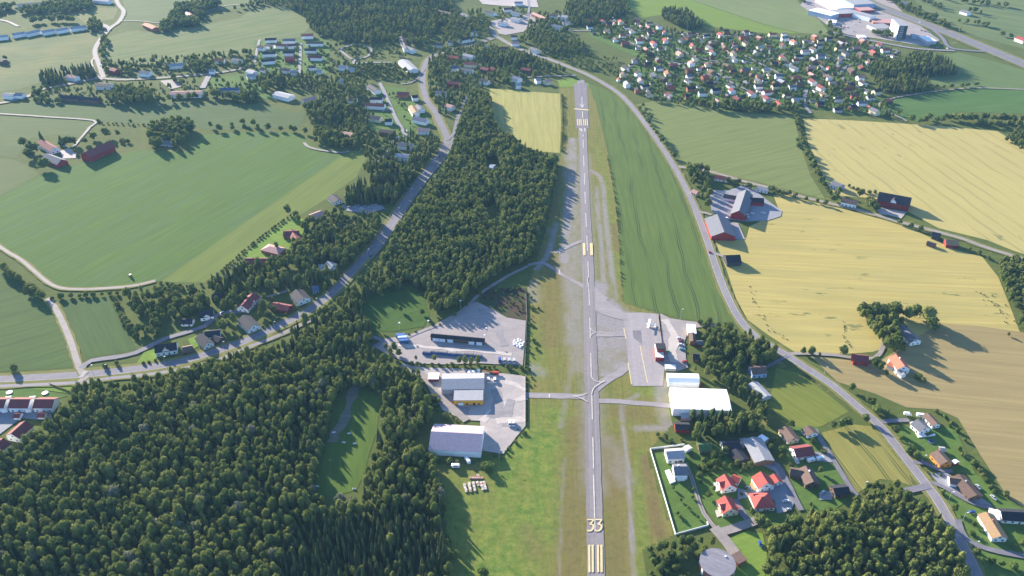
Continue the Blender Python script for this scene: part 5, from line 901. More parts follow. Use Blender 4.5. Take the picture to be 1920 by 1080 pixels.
lamp((1275, 600), 'slim white mast in the field edge behind the apron', None, 11); lamp((936, 860), 'grey lamp post on the grass by the lilac hall', None, 8)
# stacks of building material, trampolines, benches
M_stack = paint('stacked_slabs', (.62, .55, .50), .8, .25); M_stack2 = paint('stacked_red_slabs', (.52, .30, .26), .8, .25)
for i, (a_, b_) in enumerate((((870, 908), (875, 924)), ((879, 905), (883, 924)), ((887, 904), (891, 922)), ((894, 904), (898, 912)), ((901, 904), (906, 920)), ((907, 903), (911, 919)), ((880, 897), (906, 897)), ((893, 892), (899, 893)))):
    A, B = GV(*a_), GV(*b_); d = B - A; c_ = (A + B) / 2
    t_ = thing('slab_stack', ['leftmost long stack of pale slabs in the grass', 'second long stack of pale slabs from the left', 'third long stack of pale slabs from the left', 'short stack of pale slabs in the middle of the row', 'second long stack of pale slabs from the right', 'rightmost long stack of pale slabs in the grass', 'reddish stack of slabs lying across behind the row', 'small pale stack behind the reddish stack'][i], 'stack', c_, 'stacks of slabs on the grass', math.atan2(d.y, d.x))
    k = max(2, int(d.length / 1.3))
    for j in range(k): MB().box(((j + .5) / k * d.length - d.length / 2, rng.uniform(-.12, .12), .45), (d.length / k * .86, 1.5, rng.uniform(.7, 1.1)), rng.uniform(-.05, .05)).build('slab', M_stack2 if (i == 6 or rng.random() < .25) else M_stack, t_)
for px, lb in (((85, 738), 'round trampoline behind the end terraced house'), ((18, 737), 'white round trampoline behind the left terraced houses'), ((1746, 829), 'blue round trampoline on the lawn of the white house')):
    p = GV(*px); t_ = thing('trampoline', lb, 'trampoline', p)
    n_ = 20; MB().loft([[(r_ * math.cos(2 * math.pi * k / n_), r_ * math.sin(2 * math.pi * k / n_), z_) for k in range(n_)] for r_, z_ in ((2.2, .8), (2.2, .9), (1.75, .92), (1.75, .82))]).build('pad', M_bluew if 'blue' not in lb else M_blue, t_)
    MB().prism([(1.75 * math.cos(2 * math.pi * k / n_), 1.75 * math.sin(2 * math.pi * k / n_)) for k in range(n_)], .84, .87).build('mat', M_dark, t_)
    for k in range(4): MB().tube((2 * math.cos(k * 1.57), 2 * math.sin(k * 1.57), 0), (2 * math.cos(k * 1.57), 2 * math.sin(k * 1.57), .82), .05).build('leg', M_steel, t_)
for i, px in enumerate(((645, 831), (665, 833), (655, 814), (626, 812), (664, 918), (595, 913))):
    p = GV(*px); t_ = thing('bench', ['white bench, left of the pair in the clearing', 'white bench, right of the pair in the clearing', 'white bench at the middle of the clearing', 'white bench on the earth strip of the clearing', 'white bench at the lower right clearing edge', 'white bench at the lower left clearing edge'][i], 'bench', p, 'white benches in the grass clearing', rng.uniform(-.3, .3))
    MB().box((0, 0, .5), (2.4, .6, .12)).build('seat', M_white, t_); MB().box((0, .3, .85), (2.4, .1, .5)).build('backrest', M_white, t_)
    for s in (-1, 1): MB().box((s * .9, 0, .22), (.12, .5, .44)).build('leg', M_steel, t_)

# ------------------------------------------------------------------ trees
def quad_cloud(C, Nrm, size, r):
    """small tilted leaf clumps as quads"""
    n = len(C); Nn = Nrm / (np.linalg.norm(Nrm, axis=1)[:, None] + 1e-9)
    ref = r.normal(size=(n, 3)); U = np.cross(Nn, ref); U /= np.linalg.norm(U, axis=1)[:, None] + 1e-9; V = np.cross(Nn, U)
    s = size[:, None]; bul = Nn * s * .25
    v = np.stack([C - U * s - V * s * .8 - bul, C + U * s - V * s * .8, C + U * s + V * s * .8 - bul, C - U * s + V * s * .8], 1)
    return v.reshape(-1, 3)
def ico(sub):
    bm = bmesh.new(); bmesh.ops.create_icosphere(bm, subdivisions=sub, radius=1.0); v = np.array([q.co[:] for q in bm.verts]); f = np.array([[q.index for q in p.verts] for p in bm.faces]); bm.free(); return v, f
ICO = {1: ico(1), 2: ico(2), 3: ico(3)}
DIM = {'birch': 1.75, 'spruce': 2.6, 'willow': 1.15, 'garden': 1.15, 'bush': .9}
def lumps(v, r, n=9, amp=.22, tight=5.0):
    """uneven outline: bulges and hollows on a unit ball"""
    d = r.normal(size=(n, 3)); d /= np.linalg.norm(d, axis=1)[:, None]; a = r.uniform(-.5, 1, n) * amp
    return v * (1 + (np.exp(-tight * (1 - v @ d.T)) * a).sum(1))[:, None]
def crown_verts(kind, n, seed, sub=2):
    """solid clumps of foliage plus loose leaf sprays; width 1, height 1; returns triangles and quads"""
    r = np.random.default_rng(seed); A = DIM[kind]; V = []; F = []; o = 0; BC = []; BN = []; iv, jf = ICO[sub]
    if kind == 'spruce':
        k = {3: 7, 2: 6, 1: 5}[sub]; seg = {3: 16, 2: 10, 1: 7}[sub]
        for i in range(k):
            z0 = i / k * .93; z1 = min(1.0, z0 + 1.75 / k); rad = .5 * (1 - z0) ** .85 + .03
            a = np.linspace(0, 2 * math.pi, seg, endpoint=False) + r.random() * 6; rr = rad * r.uniform(.68, 1.12, seg)
            ringv = np.stack([rr * np.cos(a), rr * np.sin(a), np.full(seg, z0) + r.uniform(-.02, .03, seg)], 1) * [1, 1, A]
            V.append(ringv); V.append(np.array([[r.normal() * .01, r.normal() * .01, z1 * A]])); F += [(o + q, o + (q + 1) % seg, o + seg) for q in range(seg)]; o += seg + 1
        t_ = r.random(n) ** .6; a = r.random(n) * 6.283; rad = (.5 * t_ ** .85 + .03) * r.uniform(.7, 1.08, n); BC = np.stack([rad * np.cos(a), rad * np.sin(a), (1 - t_) * A], 1); BN = np.stack([np.cos(a), np.sin(a), np.full(n, .8)], 1) + r.normal(size=(n, 3)) * .22
        sz = (.05 + .05 * r.random(n)) * (.4 + .8 * t_) * math.sqrt(160 / max(n, 1))
    else:
        if kind == 'birch': L = [(0, 0, .50, .40, .50)] + [(r.uniform(-.2, .2), r.uniform(-.2, .2), r.uniform(.25, .78), r.uniform(.20, .28), r.uniform(.14, .2)) for _ in range(5)]
        elif kind == 'bush': L = [(0, 0, .45, .42, .5)] + [(r.uniform(-.25, .25), r.uniform(-.25, .25), r.uniform(.3, .6), .26, .3) for _ in range(2)]
        else:
            L = [(0, 0, .48, .36, .46)]
            for q in range(9 if kind == 'willow' else 6): a = q * 2.4 + r.random(); h = r.uniform(.25, .85); w_ = .30 * math.sqrt(max(.05, 1 - ((h - .42) / .58) ** 2)); L.append((w_ * math.cos(a), w_ * math.sin(a), h * .92, r.uniform(.15, .22), r.uniform(.14, .2)))
        per = max(1, n // len(L)); wts = np.array([q[3] * q[4] for q in L]); cnt_ = np.maximum(1, (n * wts / wts.sum()).astype(int))
        for (x, y, z, rx, rz), cn in zip(L, cnt_):
            sv = lumps(iv, r, 10, .30 if rx > .3 else .22) * [rx * .74, rx * .74, rz * A * .8] + [x, y, z * A]; V.append(sv); F += (jf + o).tolist(); o += len(sv)
            d = r.normal(size=(cn, 3)); d /= np.linalg.norm(d, axis=1)[:, None]; d[:, 2] = np.where(d[:, 2] < -.5, -d[:, 2], d[:, 2]); q_ = lumps(d, np.random.default_rng(seed), 10, .2) * [rx, rx, rz * A] * r.uniform(.72, 1.12, cn)[:, None]
            BC.append(q_ + [x, y, z * A]); BN.append(d / [1, 1, 1.3] + r.normal(size=(cn, 3)) * .42)
        BC = np.concatenate(BC); BN = np.concatenate(BN); m_ = len(BC); sz = (.045 + .04 * r.random(m_)) * math.sqrt(240 / max(m_, 1))
    V = np.concatenate(V)
    if kind == 'birch':
        for Z in (V, BC): Z[:, :2] *= np.clip(1.16 - .5 * np.clip(Z[:, 2:3] / A - .25, 0, 1) ** 1.3, .3, 1.3)
    Qv = quad_cloud(BC, BN, sz, r); V = np.concatenate([V, Qv]); V[:, 2] = np.clip(V[:, 2] / A, 0.0, 1.03)
    return V, np.array(F, int), np.arange(len(Qv)).reshape(-1, 4) + o
def fast_mesh(name, parts, mat, tint=None, mass=0.0):
    """parts: list of (verts, triangles, quads)"""
    o = 0; VV = []; T3 = []; Q4 = []
    for v, tr_, q in parts: VV.append(v); T3.append(tr_ + o); Q4.append(q + o); o += len(v)
    v = np.concatenate(VV); T3 = np.concatenate(T3); Q4 = np.concatenate(Q4); me = bpy.data.meshes.new(name); me.vertices.add(len(v)); me.vertices.foreach_set('co', v.astype(np.float32).ravel())
    li = np.concatenate([T3.ravel(), Q4.ravel()]).astype(np.int32); me.loops.add(len(li)); me.loops.foreach_set('vertex_index', li); n3, n4 = len(T3), len(Q4); me.polygons.add(n3 + n4)
    me.polygons.foreach_set('loop_start', np.concatenate([np.arange(n3) * 3, n3 * 3 + np.arange(n4) * 4]).astype(np.int32)); me.polygons.foreach_set('loop_total', np.concatenate([np.full(n3, 3), np.full(n4, 4)]).astype(np.int32)); me.polygons.foreach_set('use_smooth', np.concatenate([np.ones(n3, bool), np.zeros(n4, bool)]))
    if tint is not None:
        a = me.attributes.new('tint', 'FLOAT', 'POINT'); a.data.foreach_set('value', tint.astype(np.float32)); a = me.attributes.new('mass', 'FLOAT', 'POINT'); a.data.foreach_set('value', np.full(len(v), mass, np.float32))
    me.update(); me.materials.append(mat); return me
PROTO = {}
for kd in DIM:
    for q in range(6): PROTO[kd, q] = fast_mesh(kd + '_crown', [crown_verts(kd, 340 if kd != 'bush' else 120, 100 + q * 7 + len(kd), 3 if kd in ('birch', 'spruce') else 2)], LEAF[kd])
tb = MB(); tb.tube((0, 0, 0), (0.02, .01, .45), .035, .022); tb.tube((0.02, .01, .45), (.0, .03, .85), .022, .008)
for a_ in range(5): tb.tube((.015, .01, .3 + .1 * a_), (.2 * math.cos(a_ * 2.4), .2 * math.sin(a_ * 2.4), .5 + .09 * a_), .013, .004, 5)
TRK = tb.build('trunk', M_bark); TRKM = TRK.data; bpy.data.objects.remove(TRK)
TREES = []      # kind, x, y, width, height, label, group, lone
rp = np.array(ROADPTS)
CR = random.Random(99)
def clear(x, y, m):
    if np.any(np.hypot(rp[:, 0] - x, rp[:, 1] - y) < rp[:, 2] + m): return False
    p = np.array((x, y))
    for b_ in BLD:
        A, B, rd = b_[3], b_[4], b_[5]
        if abs(b_[0] - x) > b_[2] + 12 or abs(b_[1] - y) > b_[2] + 12: continue
        ab = B - A; t_ = np.clip(np.dot(p - A, ab) / (ab @ ab), 0, 1); 
        if np.hypot(*(p - A - ab * t_)) < rd + m * .6: return False
        if 0 < b_[1] - y < 15 + rd * .5 and abs(b_[0] - x + (b_[1] - y) * b_[0] / max(b_[1], 1) * 0) < b_[2] * .62 and CR.random() < (.8 if b_[1] > 860 else .3): return False
    return True
CR = random.Random(99)
NAMEK = {'birch': 'leafy tree', 'spruce': 'spruce', 'willow': 'grey green broad tree', 'garden': 'leafy tree', 'bush': 'bush'}
def grow(px, sp, mixk, h, where, wr=.42, jit=.42, thin=1.0, m=2.0, avoid=()):
    """fill a patch of land with trees standing about sp metres apart"""
    g_ = [G(*p) for p in px]; a_ = np.array(g_); y = a_[:, 1].min(); row = 0; av = [[G(*p) for p in q_] for q_ in avoid]
    P = []
    while y < a_[:, 1].max():
        x = a_[:, 0].min() + (row % 2) * sp / 2
        while x < a_[:, 0].max():
            P.append((x + CR.uniform(-jit, jit) * sp, y + CR.uniform(-jit, jit) * sp)); x += sp
        y += sp * .866; row += 1
    if not P: return
    P = np.array(P); ok = inside(P, g_)
    for q_ in av: ok &= ~inside(P, q_)
    P = P[ok]; dens = .65 * vnoise(P, sp * 4.5, sp * 4.5, int(abs(a_[0, 0]))) + .35 * vnoise(P, sp * 1.8, sp * 1.8, 3 + int(abs(a_[0, 0]))) if len(P) else []
    ks, ws = list(mixk), list(mixk.values()); cl_ = vnoise(P, 22, 22, 5 + int(abs(a_[0, 1]))) if len(P) else []
    for (x, y), dn, c_ in zip(P, dens, cl_):
        if CR.random() > thin or (sp < 6.3 and dn < .18) or not clear(x, y, m): continue
        kd = CR.choices(ks, ws)[0]
        if len(ks) > 1 and mixk.get('spruce', 0) > .12 and c_ > .62 and CR.random() < .75: kd = 'spruce'
        hh = CR.uniform(*h) * (.72 + .52 * dn); 
        wd = hh * wr * CR.uniform(.8, 1.25)
        if kd == 'spruce': wd *= .72; hh *= 1.08
        if kd in ('willow', 'garden'): wd = hh * CR.uniform(.5, .78)
        if kd == 'bush': hh *= .5; wd = hh * CR.uniform(1, 1.5)
        TREES.append((kd, x, y, wd, hh, where))
def row_of(px, sp, kd, h, where, jit=.3, side=0.0, thin=1.0, m=.5):
    L = smooth_line(px, step=1.0); d = 0.0; last = L[0]
    nxt = 0
    for a_, b_ in zip(L[:-1], L[1:]):
        d += np.linalg.norm(b_ - a_)
        if d >= nxt:
            nxt = d + sp * CR.uniform(1 - jit, 1 + jit); x, y = b_ + nrng.normal(size=2) * side
            if CR.random() > thin or not clear(x, y, m): continue
            k_ = CR.choice(kd) if isinstance(kd, (list, tuple)) else kd; hh = CR.uniform(*h); TREES.append((k_, x, y, hh * (CR.uniform(.7, 1.0) if k_ != 'spruce' else .36) * (1.3 if k_ == 'bush' else 1), hh, where))
def one(px, kd, h, w_, where):
    x, y = G(*px); TREES.append((kd, x, y, w_, h, where))
BS = {'birch': .8, 'spruce': .2}; DK = {'birch': .35, 'spruce': .65}; GD = {'garden': .6, 'birch': .25, 'spruce': .15}
W1 = 'in the large wood at the lower left'
grow([(0, 882), (40, 850), (76, 822), (104, 796), (128, 768), (152, 738), (232, 728), (330, 710), (405, 690), (440, 674), (475, 668), (545, 652), (600, 690), (690, 690), (718, 712), (712, 738), (655, 728), (626, 758), (616, 800), (604, 850), (592, 890), (588, 940), (630, 962), (676, 948), (690, 905), (704, 856), (714, 816), (720, 752), (790, 722), (806, 760), (808, 800), (806, 850), (822, 900), (830, 930), (838, 970), (842, 1020), (846, 1180), (-150, 1180), (-150, 1010)], 4.5, {'birch': .80, 'spruce': .10, 'willow': .015, 'garden': .085}, (8, 14.5), W1, wr=.42, avoid=[[(560, 1000), (780, 962), (826, 992), (836, 1040), (840, 1180), (540, 1180), (520, 1080)], [(830, 980), (850, 990), (850, 1022), (820, 1015)]])
grow([(560, 1000), (780, 962), (826, 992), (836, 1040), (840, 1180), (540, 1180), (520, 1080)], 3.9, {'spruce': .9, 'birch': .1}, (10, 13.5), 'in the dark spruce stand at the bottom edge', wr=.4)
for x, y in ((300, 1000), (318, 985), (340, 1003), (352, 1018), (328, 1022), (310, 1040), (250, 1060), (262, 1078), (70, 1060), (662, 955), (640, 950), (275, 820), (368, 1005)): one((x, y), 'willow', 11.5, 8.5, W1)
grow([(538, 652), (556, 618), (588, 606), (630, 575), (668, 540), (700, 520), (740, 520), (752, 545), (690, 562), (684, 600), (700, 628), (716, 640), (706, 668), (690, 690), (600, 690)], 5.2, {'birch': .7, 'spruce': .15, 'garden': .15}, (9, 13), 'between the main road and the gravel yard')
grow([(718, 506), (740, 450), (768, 412), (800, 365), (836, 318), (858, 262), (868, 215), (886, 180), (908, 180), (916, 236), (960, 268), (1000, 294), (1046, 306), (1030, 380), (1016, 440), (992, 492), (930, 520), (890, 548), (870, 572), (830, 590), (806, 586), (795, 548), (752, 530)], 4.7, {'birch': .64, 'spruce': .12, 'garden': .24}, (9.5, 14), 'in the middle wood between main road and runway', avoid=[[(905, 400), (930, 380), (945, 420), (920, 430)], [(912, 302), (935, 302), (945, 330), (915, 330)]])
grow([(902, 188), (918, 186), (924, 236), (908, 236)], 5, {'birch': 1}, (11, 15), 'in the middle wood between main road and runway')
WL = 'among the houses left of the main road'
grow([(392, 560), (400, 530), (440, 508), (470, 504), (540, 494), (600, 516), (640, 524), (612, 548), (588, 556), (572, 545), (545, 545), (500, 548), (440, 555)], 5.4, {'birch': .7, 'spruce': .25, 'garden': .05}, (9, 13.5), 'in the wood behind the small white houses')
grow([(520, 480), (560, 455), (620, 440), (660, 425), (700, 440), (702, 456), (676, 484), (640, 515), (600, 508), (540, 490)], 5.6, {'birch': .7, 'spruce': .2, 'garden': .1}, (9, 13), WL)
grow([(650, 388), (654, 362), (690, 345), (740, 330), (778, 345), (768, 362), (748, 388), (716, 384)], 5.0, {'spruce': .75, 'birch': .25}, (12, 16), 'in the dark spruce clump beside the main road')
grow([(682, 330), (690, 310), (720, 300), (770, 296), (816, 280), (820, 296), (796, 330), (770, 345), (720, 340)], 6.0, {'birch': .5, 'spruce': .4, 'garden': .1}, (9, 13), 'below the estate street beside the main road')
grow([(556, 476), (590, 440), (640, 414), (700, 408), (716, 414), (700, 452), (668, 486), (636, 512), (600, 504)], 6.0, {'birch': .75, 'spruce': .12, 'garden': .13}, (8, 12), WL, m=.8)
grow([(452, 506), (500, 500), (540, 492), (566, 484), (600, 500), (560, 506), (480, 508), (420, 522)], 5.6, {'birch': .8, 'garden': .2}, (8, 12), WL, m=.5); grow([(548, 412), (600, 404), (640, 396), (650, 410), (600, 440), (560, 456), (566, 430)], 8, {'garden': .7, 'birch': .3}, (6, 10), WL, m=.8)
grow([(698, 520), (716, 500), (742, 470), (758, 492), (770, 530), (748, 545), (712, 540)], 5.0, {'birch': .8, 'spruce': .2}, (9, 13), 'between the main road and the gravel yard', m=.5)
grow([(398, 596), (440, 596), (460, 604), (440, 622), (418, 628), (400, 618)], 8, {'garden': .8, 'birch': .2}, (6, 10), 'among the small white houses', m=.8); grow([(480, 556), (510, 545), (520, 560), (505, 600), (490, 604), (478, 590)], 7, {'garden': .6, 'birch': .4}, (6, 10), 'among the small white houses', m=.6); grow([(398, 556), (440, 560), (456, 575), (436, 582), (404, 580)], 7, {'garden': .6, 'birch': .4}, (7, 11), 'among the small white houses', m=.6)
grow([(228, 560), (260, 552), (330, 548), (392, 556), (400, 582), (368, 594), (330, 600), (290, 605), (256, 590)], 5.8, {'birch': .6, 'garden': .4}, (8, 12), 'in the garden wood above the side street')
grow([(258, 625), (280, 608), (300, 608), (304, 625), (280, 638)], 6, {'garden': 1}, (8, 11), 'in the garden wood above the side street')
row_of([(96, 562), (130, 558), (170, 556), (225, 552)], 7, ['bush', 'garden'], (3, 6), 'along the field edge left of the side street'); row_of([(216, 560), (226, 590), (246, 620), (258, 640)], 6, 'bush', (3, 6), 'along the field edge left of the side street')
row_of([(4, 505), (20, 520), (40, 530)], 6, ['garden', 'birch'], (7, 11), 'at the left edge field corner'); row_of([(58, 548), (75, 560), (88, 562)], 8, 'garden', (8, 11), 'at the left edge field corner'); row_of([(20, 512), (60, 548)], 6, 'bush', (3, 5), 'at the left edge field corner')
row_of([(400, 524), (470, 462), (520, 424), (556, 398)], 4.5, 'bush', (2.2, 3.2), 'clipped along the back gardens of the bungalows'); row_of([(300, 532), (340, 540), (380, 535)], 6, 'bush', (2.5, 5), 'on the bank below the large green field')
for p_, k_, h_, w_ in (((576, 447), 'spruce', 18, 8), ((540, 402), 'garden', 11, 8), ((556, 410), 'garden', 9, 7), ((572, 430), 'garden', 10, 8), ((612, 405), 'garden', 7, 6), ((640, 400), 'garden', 8, 6), ((630, 412), 'garden', 8, 7), ((560, 470), 'birch', 12, 5), ((590, 470), 'birch', 13, 6), ((580, 485), 'birch', 12, 7), ((520, 470), 'birch', 10, 5), ((420, 620), 'garden', 11, 8.5), ((438, 605), 'garden', 8, 5), ((460, 565), 'birch', 10, 5), ((430, 572), 'garden', 10, 6), ((440, 560), 'birch', 10, 5), ((494, 580), 'birch', 10, 6), ((506, 585), 'birch', 10, 5), ((516, 588), 'birch', 8, 4.5), ((28, 696), 'bush', 7, 6), ((365, 585), 'garden', 9, 6), ((30, 697), 'garden', 7, 6), ((198, 690), 'bush', 4.5, 4.5), ((220, 684), 'bush', 4.5, 4), ((452, 570), 'birch', 9, 5), ((1520, 664), 'bush', 5, 4), ((900, 552), 'bush', 4, 4), ((752, 585), 'garden', 6, 4), ((712, 620), 'birch', 8, 3.5), ((792, 590), 'garden', 6, 5)): one(p_, k_, h_, w_, 'standing alone among gardens and fields')
row_of([(260, 686), (330, 668), (430, 640), (500, 612), (560, 578), (600, 553)], 3.4, 'bush', (2.2, 3.0), 'in the clipped hedge along the main road')
row_of([(770, 684), (830, 686), (900, 688), (980, 692)], 4.5, 'bush', (2.2, 4), 'in the hedge between the two yards', side=.8); 
for p_, h_ in (((815, 678), 7), ((862, 684), 8.5), ((872, 684), 9), ((884, 685), 8.5), ((896, 684), 9), ((780, 676), 5), ((733, 668), 9), ((740, 660), 10), ((748, 670), 9), ((724, 655), 6)): one(p_, 'birch', h_, h_ * .55, 'in the tree strip between the two yards')
grow([(706, 690), (730, 672), (752, 690), (790, 712), (790, 724), (724, 748), (716, 716)], 5.0, {'birch': 1}, (8, 12), 'in the large wood at the lower left')
row_of([(805, 860), (840, 868), (880, 866)], 5, 'bush', (3, 5), 'along the lilac hall wall'); one((914, 880), 'bush', 6, 8.5, 'round on the grass below the lilac hall'); one((853, 1052), 'birch', 9, 7.5, 'at the lower wood corner'); one((838, 1016), 'spruce', 8, 5, 'at the lower wood corner'); one((905, 1076), 'bush', 5, 7, 'at the bottom edge of the grass'); one((835, 1040), 'birch', 8, 5, 'at the lower wood corner')
for p_, h_ in (((996, 560), 2.4), ((998, 580), 2.8), ((995, 610), 2.6), ((1000, 640), 3), ((992, 660), 2.2), ((1006, 655), 2.4), ((992, 695), 2.8), ((988, 720), 2.2), ((1010, 580), 2.2)): one(p_, 'bush', h_, h_ * 1.3, 'in the scrub along the yard fence')
row_of([(990, 548), (993, 600), (989, 680), (990, 725)], 3.0, 'bush', (.8, 2.0), 'in the scrub along the yard fence', side=2.5)
row_of([(1054, 180), (1056, 230), (1053, 284)], 5, 'bush', (2, 3.5), 'along the pale yellow field beside the runway'); row_of([(1140, 300), (1153, 370), (1161, 450), (1166, 540)], 5, 'bush', (1.2, 2.2), 'along the long green field beside the runway', thin=.7)
grow([(60, 860), (84, 822), (112, 790), (134, 780), (150, 800), (120, 850), (70, 885)], 5, {'birch': .9, 'garden': .1}, (8, 12), W1)
row_of([(756, 694), (796, 714), (812, 742), (834, 772), (868, 792)], 4, ['bush', 'birch'], (2, 5.5), 'along the ragged yard edge by the wood', side=2.5)
row_of([(906, 850), (926, 856), (946, 850), (968, 824), (986, 802)], 3.5, 'bush', (1, 2.4), 'along the ragged yard edge by the airfield', side=2)
row_of([(895, 550), (930, 545), (985, 545)], 3, 'bush', (1.2, 3.2), 'in the dark scrub at the yard corner', side=2); grow([(896, 552), (940, 544), (985, 548), (987, 594), (950, 588), (910, 572)], 4, {'bush': 1}, (1.2, 3.4), 'in the dark scrub at the yard corner', thin=.6, m=0)
row_of([(770, 630), (806, 612), (846, 594), (880, 572)], 4, 'bush', (1, 3), 'along the grassy yard fence', side=1.5)
# right side
WR = 'in the wood behind the hangars'
grow([(1318, 640), (1344, 616), (1372, 618), (1410, 636), (1450, 668), (1462, 686), (1440, 700), (1404, 690), (1400, 700), (1408, 742), (1440, 770), (1440, 800), (1410, 815), (1380, 806), (1376, 770), (1366, 728), (1320, 706), (1296, 700), (1310, 684)], 5.4, {'garden': .6, 'birch': .3, 'spruce': .1}, (8, 12), WR)
grow([(1290, 790), (1340, 778), (1380, 790), (1430, 815), (1420, 830), (1360, 826), (1330, 826), (1300, 830), (1284, 822)], 5.2, {'spruce': .35, 'birch': .45, 'garden': .2}, (9, 13), 'below the large hangar')
for x, y in ((1312, 792), (1335, 790), (1350, 792), (1385, 806)): one((x, y), 'spruce', 13, 7, 'before the large hangar wall')
row_of([(1230, 822), (1262, 828), (1290, 830)], 5, 'bush', (2.5, 4), 'in the scrub above the white garden wall', side=2)
grow([(1296, 615), (1330, 612), (1340, 626), (1320, 640)], 6, {'garden': 1}, (6, 9), 'behind the white roofed clubhouse')
row_of([(1310, 608), (1335, 604)], 6, 'bush', (4, 6), 'at the field edge by the car park')
WB = 'in the wood at the lower right'
grow([(1430, 1180), (1432, 1040), (1440, 1010), (1470, 992), (1502, 972), (1560, 972), (1606, 960), (1668, 946), (1706, 940), (1744, 956), (1766, 1000), (1784, 1040), (1806, 1090), (1830, 1180)], 4.9, {'birch': .62, 'spruce': .12, 'garden': .26}, (9, 13), WB)
grow([(1600, 930), (1640, 910), (1690, 912), (1716, 918), (1700, 940), (1640, 946), (1600, 955)], 5, {'garden': 1}, (5, 8), 'at the top of the lower right wood')
grow([(1218, 1035), (1262, 1022), (1310, 1016), (1326, 1030), (1312, 1045), (1306, 1110), (1216, 1120)], 4.6, {'bush': .5, 'garden': .5}, (5, 8.5), 'in the scrub wood beside the round tank'); grow([(1330, 1010), (1346, 1016), (1350, 1030), (1330, 1035)], 5, {'garden': 1}, (6, 8), 'beside the round tank')
row_of([(1420, 985), (1440, 1000), (1440, 1020)], 6, 'garden', (7, 10), 'at the left edge of the lower right wood')
for p_, k_, h_ in (((1320, 868), 'bush', 5), ((1335, 875), 'bush', 6), ((1318, 880), 'bush', 5), ((1345, 868), 'bush', 5), ((1330, 890), 'bush', 4.5), ((1352, 856), 'bush', 5), ((1360, 850), 'garden', 6), ((1382, 872), 'bush', 5), ((1395, 880), 'bush', 5), ((1405, 878), 'garden', 6), ((1450, 830), 'bush', 5), ((1445, 845), 'garden', 6), ((1466, 850), 'garden', 7), ((1464, 860), 'bush', 4), ((1526, 835), 'bush', 4), ((1420, 975), 'garden', 6), ((1410, 962), 'bush', 4)): one(p_, k_, h_, h_ * .95, 'in the gardens of the red roofed houses')
grow([(1304, 850), (1395, 862), (1420, 880), (1396, 884), (1345, 880), (1310, 895)], 7.5, {'bush': .7, 'garden': .3}, (3.5, 7), 'in the gardens of the red roofed houses', thin=.9); grow([(1296, 838), (1400, 834), (1440, 866), (1430, 900), (1400, 905), (1345, 930), (1340, 985), (1310, 930), (1298, 880)], 8.5, {'garden': .6, 'bush': .4}, (4, 7.5), 'in the gardens of the red roofed houses', thin=.75, m=1); grow([(1462, 800), (1530, 808), (1560, 860), (1596, 920), (1560, 945), (1500, 950), (1478, 890)], 9, {'garden': .5, 'bush': .5}, (3.5, 7), 'in the gardens between the two lanes', thin=.7, m=1); grow([(1470, 850), (1490, 870), (1490, 930), (1530, 950), (1500, 955), (1484, 925)], 8, {'bush': .8, 'garden': .2}, (3.5, 6), 'in the gardens between the two lanes', thin=.7)
row_of([(1350, 925), (1390, 928)], 2.2, 'bush', (1.4, 2), 'in the hedge of the first red roofed house'); row_of([(1396, 915), (1408, 928), (1452, 922)], 2.2, 'bush', (1.3, 1.8), 'in the hedge of the orange terrace house')
for x, y in ((1262, 918), (1276, 940), (1290, 955), (1298, 935), (1270, 965), (1275, 972), (1308, 972), (1300, 920)): one((x, y), 'garden', 3.2, 2.4, 'young on the lawn inside the garden wall')
row_of([(1530, 808), (1560, 800), (1600, 792), (1640, 790)], 8, 'garden', (6, 9), 'between meadow and yellow green field', side=3); row_of([(1480, 800), (1500, 806)], 7, 'garden', (6, 8), 'between meadow and yellow green field')
row_of([(1590, 735), (1606, 745), (1626, 760), (1634, 768)], 7, 'garden', (7, 10), 'at the road edge of the tan field', side=2.5); row_of([(1640, 775), (1680, 785)], 8, ['bush', 'spruce'], (4, 8), 'at the road edge of the tan field')
row_of([(1652, 808), (1680, 826), (1700, 842), (1712, 860)], 5, ['garden', 'spruce', 'bush'], (4, 8), 'in the garden hedge beside the country road', side=2); row_of([(1760, 772), (1790, 800), (1808, 850), (1826, 872), (1850, 905), (1886, 940)], 6, 'bush', (2.5, 5), 'in the hedge along the tan field', side=1.5)
row_of([(1735, 885), (1760, 892), (1800, 885)], 4, 'bush', (1.5, 2.5), 'in the low hedge below the orange house')
grow([(1752, 920), (1770, 925), (1800, 950), (1815, 975), (1800, 985), (1775, 955)], 6, {'garden': .8, 'bush': .2}, (5, 9), 'in the gardens at the lower right corner'); grow([(1815, 1000), (1850, 1015), (1900, 1035), (1920, 1030), (1900, 1005), (1860, 1010), (1830, 975)], 6, {'garden': .6, 'bush': .4}, (4, 8), 'in the gardens at the lower right corner'); row_of([(1826, 1040), (1870, 1060), (1930, 1072)], 7, ['garden', 'bush'], (4, 7), 'in the gardens at the lower right corner')
grow([(1900, 980), (1960, 980), (1960, 1040), (1910, 1030)], 7, {'garden': 1}, (5, 8), 'in the gardens at the lower right corner')
WF = 'in the grove on the golden field'
grow([(1608, 592), (1640, 588), (1668, 594), (1690, 604), (1690, 640), (1672, 668), (1650, 650), (1630, 620)], 4.6, {'garden': .45, 'birch': .55}, (9, 15), WF, avoid=[], m=.5); row_of([(1660, 586), (1690, 594), (1712, 597), (1740, 602), (1746, 612)], 4, ['birch', 'garden'], (11, 16), WF, side=3)
for p_, h_ in (((1580, 668), 11), ((1505, 664), 7), ((1520, 666), 9), ((1640, 690), 11), ((1648, 696), 10), ((1690, 660), 8), ((1536, 668), 4), ((1660, 705), 6), ((1890, 630), 4)): one(p_, 'garden', h_, h_ * .7, 'beside the gravel lane to the orange roofed house')
row_of([(1690, 715), (1700, 705), (1725, 712), (1735, 725)], 5, 'bush', (3, 5), 'in the hedge of the orange roofed house')
